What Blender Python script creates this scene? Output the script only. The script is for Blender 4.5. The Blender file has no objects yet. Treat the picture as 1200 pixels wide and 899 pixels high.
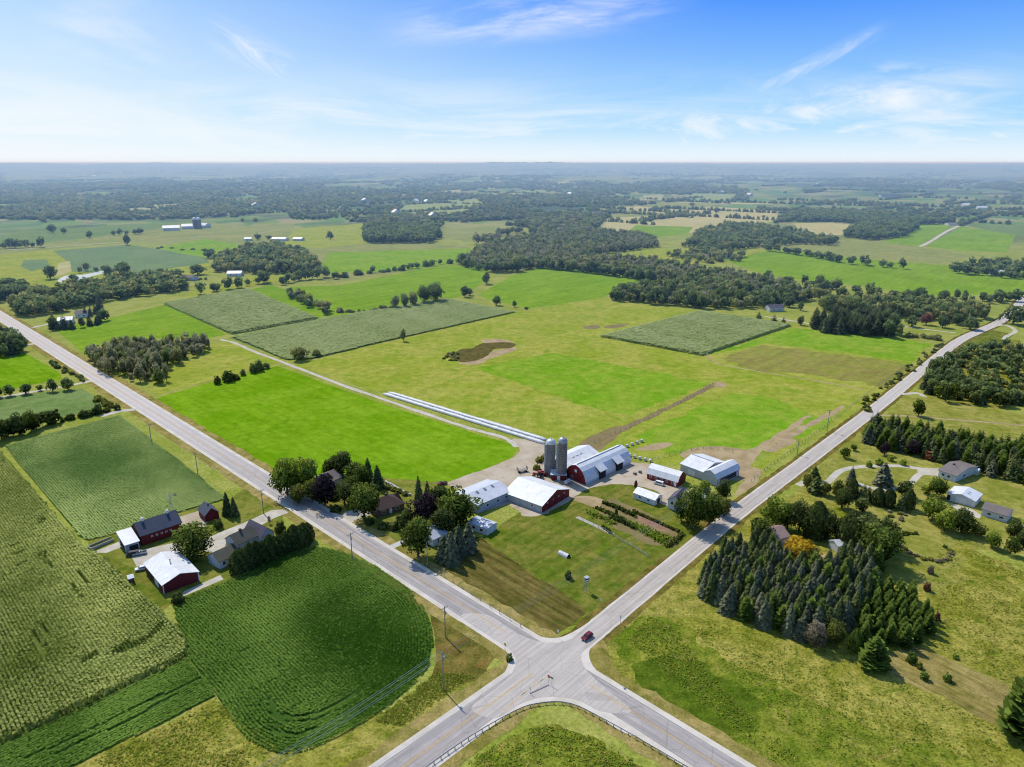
import bpy, math, random
import numpy as np
R = math.radians
rnd = random.Random(7)
scene = bpy.context.scene
COL = scene.collection

# ------------------------------------------------------------------ camera geometry / ground lookup
IW, IH, F, PITCH, CAMH = 1200.0, 899.0, 830.0, R(17.3), 120.0
CP, SP = math.cos(PITCH), math.sin(PITCH)
def at(px, py, z=0.0):
    a = (px-600)/F; b = (449.5-py)/F
    dy = CP+b*SP; dz = -SP+b*CP
    if dz > -0.004: dz = -0.004
    t = (z-CAMH)/dz
    return np.array((a*t, dy*t))
def ats(pts, z=0.0): return np.array([at(p[0], p[1], z) for p in pts])
def px_m(px, py):                      # metres per photo pixel at that ground point (across the view)
    p = at(px, py); return (p[1]*CP+CAMH*SP)/F
def height(px, py, ptop):              # height of something standing at (px,py) whose top shows at ptop
    y = at(px, py)[1]; b = (449.5-ptop)/F
    return CAMH+y*(-SP+b*CP)/(CP+b*SP)
def appsize(x, y, h): return h*F/math.hypot(math.hypot(x, y), CAMH)
def pip(P, poly):                      # points in polygon, vectorised
    x, y = P[:, 0], P[:, 1]; ins = np.zeros(len(P), bool); n = len(poly)
    for i in range(n):
        x1, y1 = poly[i]; x2, y2 = poly[(i+1) % n]
        c = ((y1 > y) != (y2 > y)) & (x < (x2-x1)*(y-y1)/((y2-y1) if y2 != y1 else 1e-9)+x1)
        ins ^= c
    return ins
def smooth(pts, n=8, closed=False):    # Catmull-Rom
    P = [np.array(p, float) for p in pts]; out = []
    m = len(P)
    for i in range(m if closed else m-1):
        p0 = P[(i-1) % m] if closed or i > 0 else 2*P[0]-P[1]
        p1, p2 = P[i], P[(i+1) % m]
        p3 = P[(i+2) % m] if closed or i+2 < m else 2*P[-1]-P[-2]
        for k in range(n):
            t = k/n
            out.append(.5*((2*p1)+(p2-p0)*t+(2*p0-5*p1+4*p2-p3)*t*t+(3*p1-p0-3*p2+p3)*t**3))
    if not closed: out.append(P[-1])
    return np.array(out)
def resample(P, step):
    P = np.array(P, float); d = np.hypot(*(P[1:]-P[:-1]).T[:2]); s = np.concatenate(([0], np.cumsum(d)))
    n = max(2, int(round(s[-1]/step))+1); t = np.linspace(0, s[-1], n)
    return np.stack([np.interp(t, s, P[:, k]) for k in range(P.shape[1])], 1)
def offset(P, d):
    P = np.array(P); t = np.gradient(P, axis=0); t /= np.linalg.norm(t, axis=1)[:, None]+1e-9
    return P+np.stack([-t[:, 1], t[:, 0]], 1)*d
def terr(x, y):                        # flat around the farm, gently rolling far away
    r = np.hypot(x, y); f = np.clip((r-2300)/3500, 0, 1); f = f*f*(3-2*f)
    h = 9*np.sin(x/820+1.3)*np.cos(y/1150+.4)+7*np.sin(x/390+y/760)+4*np.sin(x/230-y/300+2)
    ridge = np.clip((r-8500)/5500, 0, 1)*np.clip((24000-r)/7000, 0, 1)*(90+16*np.exp(-((x+300)/5200)**2)+11*np.sin(x/1500+.8)+9*np.sin(x/520+2)+7*np.sin(x/210+y/900)+4*np.sin(x/90))
    return f*h+ridge

# ------------------------------------------------------------------ materials
class NT:
    def __init__(s, name, world=None):
        if world: s.m = world
        else:
            s.m = bpy.data.materials.new(name)
        s.m.use_nodes = True; s.t = s.m.node_tree; s.t.nodes.clear()
    def n(s, typ, **kw):
        nd = s.t.nodes.new(typ)
        for k, v in kw.items():
            if k.startswith('i_'): s.put(nd.inputs[k[2:].replace('_', ' ')], v)
            elif k == 'ins':
                for kk, vv in v.items(): s.put(nd.inputs[kk], vv)
            else: setattr(nd, k, v)
        return nd
    def put(s, sock, v):
        if isinstance(v, bpy.types.NodeSocket): s.t.links.new(v, sock)
        else: sock.default_value = v
    def math(s, op, a, b=0.0, c=0.0, clamp=False):
        nd = s.n('ShaderNodeMath', operation=op, use_clamp=clamp); s.put(nd.inputs[0], a); s.put(nd.inputs[1], b); s.put(nd.inputs[2], c); return nd.outputs[0]
    def vmath(s, op, a, b=(0, 0, 0), scale=None):
        nd = s.n('ShaderNodeVectorMath', operation=op); s.put(nd.inputs[0], a); s.put(nd.inputs[1], b)
        if scale is not None: s.put(nd.inputs['Scale'], scale)
        return nd.outputs['Value'] if op in ('LENGTH', 'DOT_PRODUCT', 'DISTANCE') else nd.outputs[0]
    def mix(s, f, a, b, mode='MIX'):
        nd = s.n('ShaderNodeMix', data_type='RGBA', blend_type=mode); s.put(nd.inputs[0], f); s.put(nd.inputs[6], a); s.put(nd.inputs[7], b); return nd.outputs[2]
    def ramp(s, f, lo, hi):
        nd = s.n('ShaderNodeMapRange', interpolation_type='SMOOTHSTEP'); s.put(nd.inputs[0], f); nd.inputs[1].default_value = lo; nd.inputs[2].default_value = hi; return nd.outputs[0]
    def noise(s, vec, scale, detail=3, rough=.55, dist=0.0):
        nd = s.n('ShaderNodeTexNoise'); s.put(nd.inputs['Vector'], vec); nd.inputs['Scale'].default_value = scale
        nd.inputs['Detail'].default_value = detail; nd.inputs['Roughness'].default_value = rough; nd.inputs['Distortion'].default_value = dist
        return nd.outputs['Fac']
    def pos(s): return s.n('ShaderNodeNewGeometry').outputs['Position']
    def out(s, shader, vol=None):
        o = s.n('ShaderNodeOutputMaterial')
        if shader is not None: s.t.links.new(shader, o.inputs['Surface'])
        if vol is not None: s.t.links.new(vol, o.inputs['Volume'])
        return s.m
    def bsdf(s, color, rough=.85, spec=.2, normal=None, metal=0.0):
        b = s.n('ShaderNodeBsdfPrincipled'); s.put(b.inputs['Base Color'], color); s.put(b.inputs['Roughness'], rough)
        b.inputs['Specular IOR Level'].default_value = spec; b.inputs['Metallic'].default_value = metal
        if normal is not None: s.t.links.new(normal, b.inputs['Normal'])
        return b.outputs[0]
    def bump(s, h, strength, dist):
        b = s.n('ShaderNodeBump'); b.inputs['Strength'].default_value = strength; b.inputs['Distance'].default_value = dist
        s.t.links.new(h, b.inputs['Height']); return b.outputs[0]
def c4(c): return (c[0], c[1], c[2], 1.0)
def lin(r, g, b, k=1.0):               # photo sRGB (0-255) -> albedo, k = illumination divisor
    f = lambda u: ((u/255+.055)/1.055)**2.4 if u > 10 else u/255/12.92
    return (f(r)*k, f(g)*k, f(b)*k)
ALB = 0.74                             # what the daylight here makes of an albedo, inverted
def alb(r, g, b): return lin(r, g, b, ALB)

def field_mat(name, c1, c2, patch=30.0, fine=1.6, c3=None, rows=None, rowk=.25, bump=.5, grain=.5, streak=None):
    """vegetated ground: broad patches, medium tufts and fine grain, optionally mown / drilled in rows"""
    t = NT(name); p = t.pos()
    big = t.noise(p, 1/patch, 4, .6, .6); med = t.noise(p, 1/(fine*3.2), 4, .65); fin = t.noise(p, 1/(fine*.55), 3, .7)
    f = t.ramp(t.math('ADD', t.math('MULTIPLY', big, .65), t.math('MULTIPLY', med, .35)), .36, .64)
    col = t.mix(f, c4(c1), c4(c2))
    if c3 is not None:
        col = t.mix(t.math('MULTIPLY', t.ramp(t.noise(p, 1/(patch*.45), 5, .65, 1.0), .52, .70), .8), col, c4(c3))
    if streak is not None:             # long soft bands left by machines
        ang, sp, k = streak
        d = t.vmath('DOT_PRODUCT', p, (math.cos(ang), -math.sin(ang), 0))
        al = t.vmath('DOT_PRODUCT', p, (math.sin(ang), math.cos(ang), 0))
        cb = t.n('ShaderNodeCombineXYZ'); t.put(cb.inputs[0], t.math('DIVIDE', d, sp)); t.put(cb.inputs[1], t.math('DIVIDE', al, sp*14))
        s = t.ramp(t.noise(cb.outputs[0], 1.0, 3, .6), .3, .7)
        col = t.mix(k, col, t.mix(s, (.25, .25, .2, 1), (1, 1, 1, 1)), 'MULTIPLY')
    g = t.math('ADD', t.math('MULTIPLY', fin, .6), t.math('MULTIPLY', med, .4))
    col = t.mix(grain, col, t.mix(t.ramp(g, .32, .68), (.28, .32, .25, 1), (1.45, 1.4, 1.25, 1)), 'MULTIPLY')
    if rows is not None:
        ang, sp = rows
        d = t.vmath('DOT_PRODUCT', p, (math.cos(ang), -math.sin(ang), 0))
        d = t.math('ADD', d, t.math('MULTIPLY', t.noise(p, .25, 2), .9))
        w = t.math('ADD', t.math('MULTIPLY', t.math('SINE', t.math('MULTIPLY', d, 2*math.pi/sp)), .5), .5)
        col = t.mix(rowk, col, t.mix(w, (.3, .33, .25, 1), (1.25, 1.25, 1.2, 1)), 'MULTIPLY')
        g = t.math('ADD', g, t.math('MULTIPLY', w, .5))
    df = t.n('ShaderNodeBsdfDiffuse'); t.put(df.inputs[0], col); t.t.links.new(t.bump(g, bump, fine*.6), df.inputs['Normal'])
    return t.out(df.outputs[0])
def gravel_mat(name, c1, c2, scale=8.0, c3=None):
    t = NT(name); p = t.pos()
    f = t.ramp(t.noise(p, 1/scale, 5, .65, .5), .35, .65)
    col = t.mix(f, c4(c1), c4(c2))
    if c3 is not None: col = t.mix(t.ramp(t.noise(p, 1/(scale*.6), 5, .7, .8), .56, .72), col, c4(c3))
    fn = t.noise(p, 2.2, 4, .7)
    col = t.mix(.3, col, t.mix(fn, (.5, .5, .5, 1), (1.3, 1.3, 1.3, 1)), 'MULTIPLY')
    return t.out(t.bsdf(col, .92, .15, t.bump(fn, .4, .12)))
def leaf_mat(name, dark, light, var=.3, trans=.38):
    t = NT(name)
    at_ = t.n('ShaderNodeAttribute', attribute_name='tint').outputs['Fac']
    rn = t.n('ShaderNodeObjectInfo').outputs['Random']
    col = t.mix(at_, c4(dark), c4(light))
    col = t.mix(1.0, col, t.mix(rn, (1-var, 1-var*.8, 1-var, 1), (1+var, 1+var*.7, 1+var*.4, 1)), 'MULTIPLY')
    d = t.n('ShaderNodeBsdfDiffuse'); t.put(d.inputs[0], col)
    tr = t.n('ShaderNodeBsdfTranslucent'); t.put(tr.inputs[0], col)
    ms = t.n('ShaderNodeMixShader'); ms.inputs[0].default_value = trans
    t.t.links.new(d.outputs[0], ms.inputs[1]); t.t.links.new(tr.outputs[0], ms.inputs[2])
    return t.out(ms.outputs[0])
def paint(name, c, rough=.6, var=.18, scale=1.2, metal=0, spec=.35, ribs=None):
    """painted boards / sheet metal with weathering, ribs = spacing of vertical corrugation along local x"""
    t = NT(name); tc = t.n('ShaderNodeTexCoord').outputs['Object']
    f = t.noise(tc, 1/scale, 5, .65)
    col = t.mix(t.ramp(f, .3, .75), c4([v*(1-var) for v in c]), c4([min(1, v*(1+var*.5)) for v in c]))
    nrm = None
    if ribs:
        sx = t.n('ShaderNodeSeparateXYZ'); t.put(sx.inputs[0], tc)
        w = t.math('SINE', t.math('MULTIPLY', t.math('ADD', sx.outputs[0], sx.outputs[1]), 2*math.pi/ribs))
        col = t.mix(t.math('MULTIPLY', t.ramp(w, .3, .9), .22), col, c4([v*.55 for v in c]))
        nrm = t.bump(w, .3, .05)
    return t.out(t.bsdf(col, rough, spec, nrm, metal))
def roofmat(name, c, ribs=.9, rough=.5, rust=None, rustk=.5, spec=.4):
    t = NT(name); tc = t.n('ShaderNodeTexCoord').outputs['Object']
    sx = t.n('ShaderNodeSeparateXYZ'); t.put(sx.inputs[0], tc)
    f = t.noise(tc, .35, 5, .65); col = t.mix(t.ramp(f, .3, .7), c4([v*.82 for v in c]), c4(c))
    cb = t.n('ShaderNodeCombineXYZ'); t.put(cb.inputs[0], t.math('MULTIPLY', sx.outputs[0], 1.0)); t.put(cb.inputs[1], t.math('MULTIPLY', sx.outputs[1], 1.0))
    st = t.noise(cb.outputs[0], 1.1, 2, .5)
    col = t.mix(t.math('MULTIPLY', t.ramp(st, .45, .7), .25), col, c4([v*.6 for v in c]))
    if rust is not None: col = t.mix(t.math('MULTIPLY', t.ramp(t.noise(tc, .6, 5, .7), .52, .72), rustk), col, c4(rust))
    w = t.math('PINGPONG', t.math('ADD', sx.outputs[0], t.math('MULTIPLY', sx.outputs[1], .999)), ribs*.5)
    col = t.mix(t.math('MULTIPLY', t.math('LESS_THAN', w, .07), .2), col, c4([v*.5 for v in c]))
    return t.out(t.bsdf(col, rough, spec))

OLIVE = lambda k=1: None
M = {}
bearS = math.atan2(*(at(1180, 850)-at(1030, 770)))
M['ground'] = None
gA, gB = R(-45.4), R(42)               # bearings of the two roads
M['verge'] = field_mat('verge_grass', alb(146, 138, 66), alb(184, 164, 104), 14, 1.0, alb(120, 124, 50), grain=.5)
M['ditch'] = field_mat('ditch_grass', alb(104, 104, 44), alb(146, 130, 68), 10, 1.1, alb(150, 110, 62), grain=.6)
M['rough'] = field_mat('rough_meadow', alb(146, 150, 52), alb(184, 174, 90), 14, 1.3, alb(108, 130, 36), grain=.75, bump=.9)
M['rough_green'] = field_mat('rough_green_meadow', alb(110, 134, 36), alb(154, 158, 62), 12, 1.2, alb(176, 162, 88), grain=.75, bump=.9)
M['rough_dark'] = field_mat('rough_dark_meadow', alb(84, 110, 28), alb(116, 132, 42), 8, 1.2, alb(100, 126, 36), grain=.65, bump=.9)
M['lawn'] = field_mat('lawn', alb(118, 130, 50), alb(152, 150, 70), 16, .9, alb(92, 116, 38), grain=.4, bump=.3)
M['lawn_bright'] = field_mat('bright_lawn', alb(110, 132, 38), alb(152, 146, 70), 11, .9, alb(86, 120, 32), grain=.42, bump=.3, streak=(gB, 2.2, .35))
M['lawn_dry'] = field_mat('dry_lawn', alb(120, 114, 54), alb(146, 130, 74), 12, .8, alb(104, 114, 46), grain=.42, bump=.3, streak=(gA, 1.7, .65))
M['stubble'] = field_mat('pale_stubble', alb(166, 152, 84), alb(190, 172, 108), 10, .8, alb(130, 132, 56), grain=.45, bump=.4, streak=(bearS, 1.6, .55))
M['orchard'] = field_mat('right_lawn', alb(146, 150, 62), alb(178, 170, 92), 18, 1.0, alb(118, 132, 46), grain=.45, bump=.3)
M['alfalfa'] = field_mat('bright_hay', alb(122, 168, 22), alb(146, 184, 44), 30, 1.2, alb(110, 160, 18), grain=.28, bump=.25, streak=(gA, 3.2, .22))
M['hay'] = field_mat('lime_hay', alb(132, 170, 38), alb(152, 182, 54), 50, 1.5, alb(120, 164, 34), grain=.26, bump=.25, streak=(gB, 6, .25))
M['pasture'] = field_mat('pasture', alb(158, 174, 58), alb(186, 184, 88), 30, 1.6, alb(136, 168, 46), grain=.42, streak=(gB, 9, .1), bump=.45)
M['pasture_lime'] = field_mat('lime_pasture', alb(130, 176, 40), alb(160, 182, 66), 24, 1.6, alb(118, 166, 36), grain=.38, streak=(gB, 7, .12), bump=.3)
M['pasture_brown'] = field_mat('brown_pasture', alb(164, 152, 88), alb(164, 166, 80), 22, 1.6, alb(148, 166, 64), grain=.4, bump=.4, streak=(gB, 5, .25))
M['beans_blue'] = field_mat('bean_canopy_far', alb(124, 150, 104), alb(140, 160, 110), 50, 1.6, alb(112, 142, 90), grain=.25, rows=(gA, 3.0), rowk=.2)
M['beans_far'] = field_mat('bean_field', alb(126, 152, 84), alb(142, 162, 98), 40, 1.4, alb(112, 146, 70), grain=.35, streak=(gB, 6, .25))
M['soil'] = field_mat('dark_soil', alb(64, 78, 36), alb(84, 90, 44), 8, .8, grain=.4)
M['corn_floor'] = field_mat('corn_floor', alb(104, 120, 54), alb(120, 130, 66), 12, .8, grain=.3)
M['bean_floor'] = field_mat('bean_floor', alb(70, 102, 40), alb(86, 114, 50), 12, .8, grain=.3)
M['crop_floor'] = field_mat('far_crop_floor', alb(140, 154, 104), alb(154, 164, 116), 20, 1.2, grain=.3)
M['tan'] = field_mat('tan_field', alb(194, 186, 122), alb(210, 196, 142), 60, 3, alb(160, 166, 104), grain=.25)
M['olive'] = field_mat('olive_field', alb(150, 158, 88), alb(168, 168, 100), 70, 3, alb(136, 156, 80), grain=.3)
M['gravel'] = gravel_mat('gravel_yard', alb(196, 178, 150), alb(214, 198, 174), 9, alb(170, 148, 118))
M['drive'] = gravel_mat('gravel_drive', alb(202, 192, 170), alb(222, 214, 196), 5)
M['dirt'] = gravel_mat('bare_dirt', alb(174, 150, 108), alb(198, 174, 132), 7, alb(150, 138, 84))
M['mud'] = gravel_mat('trampled_mud', alb(136, 122, 76), alb(156, 136, 92), 5, alb(126, 136, 62))
M['shoulder'] = gravel_mat('gravel_shoulder', alb(220, 209, 192), alb(238, 228, 212), 6)
M['concrete'] = gravel_mat('concrete', alb(200, 196, 186), alb(214, 210, 202), 4)
M['pond'] = gravel_mat('pale_pond', alb(214, 220, 216), alb(226, 228, 222), 30)
M['pit'] = field_mat('pit_soil', alb(100, 94, 50), alb(126, 112, 66), 5, 1.2, alb(84, 104, 42), grain=.5)

def road_mat(name, base, light, ang, off, lanes=True, far=None):
    """asphalt: wheel tracks, patches, cracks; ang = bearing of the road, off = signed distance of its axis from the origin"""
    t = NT(name); p = t.pos()
    d = t.math('SUBTRACT', t.vmath('DOT_PRODUCT', p, (math.cos(ang), -math.sin(ang), 0)), off)
    al = t.vmath('DOT_PRODUCT', p, (math.sin(ang), math.cos(ang), 0))
    cb = t.n('ShaderNodeCombineXYZ'); t.put(cb.inputs[0], t.math('MULTIPLY', d, 1.3)); t.put(cb.inputs[1], t.math('MULTIPLY', al, .035))
    st = t.noise(cb.outputs[0], 1.0, 4, .6); pt = t.noise(p, .18, 5, .65)
    f = t.ramp(t.math('ADD', t.math('MULTIPLY', st, .7), t.math('MULTIPLY', pt, .3)), .36, .66)
    col = t.mix(f, c4(base), c4(light))
    if far is not None:                # low-angle sun glare painted in: base colour pales farther along
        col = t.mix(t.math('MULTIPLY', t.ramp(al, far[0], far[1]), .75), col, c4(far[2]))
    w = t.math('PINGPONG', t.math('ABSOLUTE', d), 1.55)
    col = t.mix(t.math('MULTIPLY', t.ramp(w, 1.5, .9), .0 if not lanes else .16), col, c4([v*.62 for v in base]))
    fine = t.noise(p, 3.5, 4, .75)
    col = t.mix(.25, col, t.mix(fine, (.6, .6, .6, 1), (1.3, 1.3, 1.3, 1)), 'MULTIPLY')
    vo = t.n('ShaderNodeTexVoronoi', feature='DISTANCE_TO_EDGE'); t.put(vo.inputs['Vector'], t.vmath('ADD', p, t.vmath('SCALE', p, scale=.0))); vo.inputs['Scale'].default_value = .16
    col = t.mix(t.math('MULTIPLY', t.math('LESS_THAN', vo.outputs['Distance'], .012), .25), col, c4([v*.45 for v in base]))
    return t.out(t.bsdf(col, .85, .25))

# ------------------------------------------------------------------ object helpers
def tag(o, label=None, cat=None, group=None, kind=None):
    if label: o['label'] = label
    if cat: o['category'] = cat
    if group: o['group'] = group
    if kind: o['kind'] = kind
    return o
def link(name, me, parent=None, mats=()):
    for m in mats: me.materials.append(m)
    o = bpy.data.objects.new(name, me); COL.objects.link(o); o.parent = parent; return o
def empty(name, loc, rz=0.0, label=None, cat=None, group=None):
    o = bpy.data.objects.new(name, None); COL.objects.link(o); o.location = loc; o.rotation_euler = (0, 0, rz)
    o.empty_display_size = .5
    return tag(o, label, cat, group)
class MB:                              # collects polygons for one mesh
    def __init__(s): s.v = []; s.f = []; s.mi = []
    def poly(s, pts, mi=0):
        b = len(s.v); s.v += [tuple(p) for p in pts]; s.f.append(tuple(range(b, b+len(pts)))); s.mi.append(mi)
    def box(s, c, d, rz=0.0, mi=0, taper=1.0):
        cx, cy, cz = c; hx, hy, hz = d[0]/2, d[1]/2, d[2]/2; ca, sa = math.cos(rz), math.sin(rz); b = len(s.v)
        for z, k in ((-hz, 1), (hz, taper)):
            for x, y in ((-hx, -hy), (hx, -hy), (hx, hy), (-hx, hy)):
                x *= k; y *= k
                s.v.append((cx+x*ca-y*sa, cy+x*sa+y*ca, cz+z))
        for f in ((3, 2, 1, 0), (4, 5, 6, 7), (0, 1, 5, 4), (1, 2, 6, 5), (2, 3, 7, 6), (3, 0, 4, 7)):
            s.f.append(tuple(b+i for i in f)); s.mi.append(mi)
    def tube(s, path, rad, n=8, mi=0, cap=True):
        P = [np.array(p, float) for p in path]; m = len(P); b0 = len(s.v)
        rads = rad if hasattr(rad, '__len__') else [rad]*m
        for i, p in enumerate(P):
            t = P[min(i+1, m-1)]-P[max(i-1, 0)]; t /= np.linalg.norm(t)+1e-9
            u = np.cross(t, (0, 0, 1) if abs(t[2]) < .95 else (1, 0, 0)); u /= np.linalg.norm(u); w = np.cross(t, u)
            for k in range(n):
                a = 2*math.pi*k/n; q = p+(u*math.cos(a)+w*math.sin(a))*rads[i]; s.v.append(tuple(q))
        for i in range(m-1):
            for k in range(n):
                a, b = b0+i*n+k, b0+i*n+(k+1) % n
                s.f.append((a, b, b+n, a+n)); s.mi.append(mi)
        if cap:
            s.f.append(tuple(b0+k for k in range(n))[::-1]); s.mi.append(mi)
            s.f.append(tuple(b0+(m-1)*n+k for k in range(n))); s.mi.append(mi)
    def lathe(s, prof, n=20, c=(0, 0), mi=0):
        b0 = len(s.v)
        for r, z in prof:
            for k in range(n):
                a = 2*math.pi*k/n; s.v.append((c[0]+r*math.cos(a), c[1]+r*math.sin(a), z))
        for i in range(len(prof)-1):
            for k in range(n):
                a, b = b0+i*n+k, b0+i*n+(k+1) % n
                s.f.append((a, b, b+n, a+n)); s.mi.append(mi)
        s.f.append(tuple(b0+(len(prof)-1)*n+k for k in range(n))); s.mi.append(mi)
    def mesh(s, name):
        me = bpy.data.meshes.new(name); me.from_pydata(s.v, [], s.f); me.polygons.foreach_set('material_index', s.mi); me.update(); return me
    def build(s, name, mats, parent=None, smooth=False):
        me = s.mesh(name)
        o = link(name, me, parent, mats if isinstance(mats, (list, tuple)) else [mats])
        if smooth: me.polygons.foreach_set('use_smooth', [True]*len(me.polygons))
        return o
def quads_mesh(name, V, tint, extra=None):
    """V: (n,4,3) quads; tint (n,)"""
    n = len(V); me = bpy.data.meshes.new(name)
    vv = V.reshape(-1, 3); ff = np.arange(n*4).reshape(n, 4); tt = np.repeat(tint, 4)
    nq = n; tri = None
    ev, ef = (np.zeros((0, 3)), []) if extra is None else extra
    nv = len(vv)+len(ev)
    me.vertices.add(nv); me.vertices.foreach_set('co', np.concatenate([vv, ev]).astype(np.float32).ravel())
    loops = [ff.ravel()]+[np.array(f)+len(vv) for f in ef]
    starts = list(range(0, nq*4, 4)); tot = nq*4
    for f in ef: starts.append(tot); tot += len(f)
    me.loops.add(tot); me.loops.foreach_set('vertex_index', np.concatenate(loops).astype(np.int32))
    me.polygons.add(nq+len(ef)); me.polygons.foreach_set('loop_start', np.array(starts, np.int32))
    me.polygons.foreach_set('material_index', np.array([0]*nq+[1]*len(ef), np.int32))
    a = me.attributes.new('tint', 'FLOAT', 'POINT'); a.data.foreach_set('value', np.concatenate([tt, np.full(len(ev), .5)]).astype(np.float32))
    me.update(calc_edges=True); return me
JAG = ('rough_meadow', 'rough_green_meadow', 'rough_dark_meadow', 'pasture', 'lime_pasture', 'brown_pasture', 'trampled_mud', 'bare_dirt', 'dry_lawn', 'bright_lawn', 'pit_soil', 'pale_stubble', 'gravel_yard', 'ditch_grass', 'lawn', 'right_lawn')
def sheet(name, pts, z, mat, world=False, smoothn=0, kind='structure', label=None, cat=None):
    P = np.array(pts, float) if world else ats(pts)
    if smoothn: P = smooth(P, smoothn, True)
    if mat.name in JAG and np.hypot(*P.T).min() < 620:
        rs = np.random.RandomState(len(P)*7+int(abs(P[0][0])*3)); Q = resample(np.vstack([P, P[:1]]), 1.6)[:-1]
        k = 2.0 if mat.name.startswith(('rough', 'brown', 'lime_p', 'past')) else .7
        n_ = rs.normal(0, 1, Q.shape); n_ = (n_+np.roll(n_, 1, 0)*.9+np.roll(n_, 2, 0)*.8+np.roll(n_, 3, 0)*.6)/1.8
        if len(Q) < 900: P = Q+n_*k*.55
    from mathutils.geometry import tessellate_polygon
    from mathutils import Vector
    tri = tessellate_polygon([[Vector((p[0], p[1], 0)) for p in P]])
    me = bpy.data.meshes.new(name)
    fs = []
    for a, b, c in tri:
        ar = (P[b][0]-P[a][0])*(P[c][1]-P[a][1])-(P[b][1]-P[a][1])*(P[c][0]-P[a][0])
        fs.append((a, b, c) if ar > 0 else (a, c, b))
    me.from_pydata([(p[0], p[1], z+(terr(p[0], p[1]) if math.hypot(*p[:2]) > 2300 else 0)) for p in P], [], fs); me.update()
    return tag(link(name, me, None, [mat]), label, cat, None, kind)
def ribbon(name, P, w, z, mat, kind='structure', label=None, cat=None, jitter=0.0):
    P = np.array(P); hw = w/2 if not hasattr(w, '__len__') else np.array(w)/2
    rs = np.random.RandomState(len(P)+int(abs(P[0][0])))
    j1 = rs.uniform(-jitter, jitter, len(P)) if jitter else 0; j2 = rs.uniform(-jitter, jitter, len(P)) if jitter else 0
    A, B = offset2(P, hw+j1), offset2(P, -hw+j2); n = len(P)
    v = [(p[0], p[1], z) for p in A]+[(p[0], p[1], z) for p in B]
    f = [(i, n+i, n+i+1, i+1) for i in range(n-1)]
    me = bpy.data.meshes.new(name); me.from_pydata(v, [], f); me.update()
    o = link(name, me, None, [mat])
    return tag(o, label, cat, None, kind)
def offset2(P, d):
    t = np.gradient(P, axis=0); t /= np.linalg.norm(t, axis=1)[:, None]+1e-9
    nrm = np.stack([-t[:, 1], t[:, 0]], 1)
    return P+nrm*(d[:, None] if hasattr(d, '__len__') else d)

# ------------------------------------------------------------------ ground out to the horizon
def ground():
    t = NT('ground_cover'); p = t.pos()
    r = t.vmath('LENGTH', p)
    big = t.noise(p, 1/22, 4, .6, .6); med = t.noise(p, 1/4, 4, .65); fin = t.noise(p, .9, 3, .7)
    near = t.mix(t.ramp(t.math('ADD', t.math('MULTIPLY', big, .6), t.math('MULTIPLY', med, .4)), .38, .62), c4(alb(148, 160, 58)), c4(alb(178, 178, 90)))
    near = t.mix(.5, near, t.mix(t.ramp(fin, .3, .7), (.4, .42, .35, 1), (1.4, 1.4, 1.3, 1)), 'MULTIPLY')
    mp = t.n('ShaderNodeMapping'); t.put(mp.inputs[0], p); mp.inputs['Rotation'].default_value = (0, 0, R(-44)); mp.inputs['Scale'].default_value = (1/260, 1/420, 0)
    vo = t.n('ShaderNodeTexVoronoi', distance='CHEBYCHEV'); t.put(vo.inputs['Vector'], mp.outputs[0]); vo.inputs['Randomness'].default_value = .75
    sep = t.n('ShaderNodeSeparateXYZ'); t.put(sep.inputs[0], vo.outputs['Color'])
    cr = t.n('ShaderNodeValToRGB'); cr.color_ramp.interpolation = 'CONSTANT'
    cols = [(118, 148, 76), (150, 156, 92), (100, 136, 72), (168, 160, 104), (126, 150, 66), (140, 146, 98)]
    while len(cr.color_ramp.elements) < len(cols): cr.color_ramp.elements.new(.5)
    for i, c in enumerate(cols): cr.color_ramp.elements[i].position = i/len(cols); cr.color_ramp.elements[i].color = c4(alb(*c))
    t.put(cr.inputs[0], sep.outputs[0])
    fr = t.ramp(t.math('ADD', t.math('MULTIPLY', t.noise(p, 1/1300, 4, .6, .4), .6), t.math('MULTIPLY', t.noise(p, 1/260, 4, .6), .4)), .50, .56)
    wood = t.mix(t.noise(p, 1/90, 4, .7), c4(alb(62, 80, 56)), c4(alb(100, 114, 74)))
    far = t.mix(fr, cr.outputs[0], wood)
    # beyond the last open country almost everything reads as woods
    far = t.mix(t.math('MULTIPLY', t.ramp(r, 6500, 12000), .6), far, wood)
    col = t.mix(t.ramp(r, 1100, 1700), near, far)
    m = t.out(t.bsdf(col, .95, .05, t.bump(fin, .5, .5)))
    rings = np.concatenate([[0], np.geomspace(40, 2300, 22), np.geomspace(2450, 15000, 110), np.geomspace(15600, 70000, 16)]); ns = 640
    v = [(0, 0, 0)]; f = []
    ang = np.linspace(0, 2*math.pi, ns, endpoint=False)
    for r_ in rings[1:]:
        x, y = r_*np.sin(ang), r_*np.cos(ang); z = terr(x, y)
        v += list(zip(x, y, z))
    for k in range(ns): f.append((0, 1+(k+1) % ns, 1+k))
    for i in range(len(rings)-2):
        b = 1+i*ns
        for k in range(ns): f.append((b+k, b+(k+1) % ns, b+ns+(k+1) % ns, b+ns+k))
    me = bpy.data.meshes.new('ground'); me.from_pydata(v, [], f); me.update()
    me.polygons.foreach_set('use_smooth', [True]*len(me.polygons))
    tag(link('ground', me, None, [m]), 'grassy farmland and rolling far country out to the horizon', None, None, 'structure')
ground()

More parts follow.
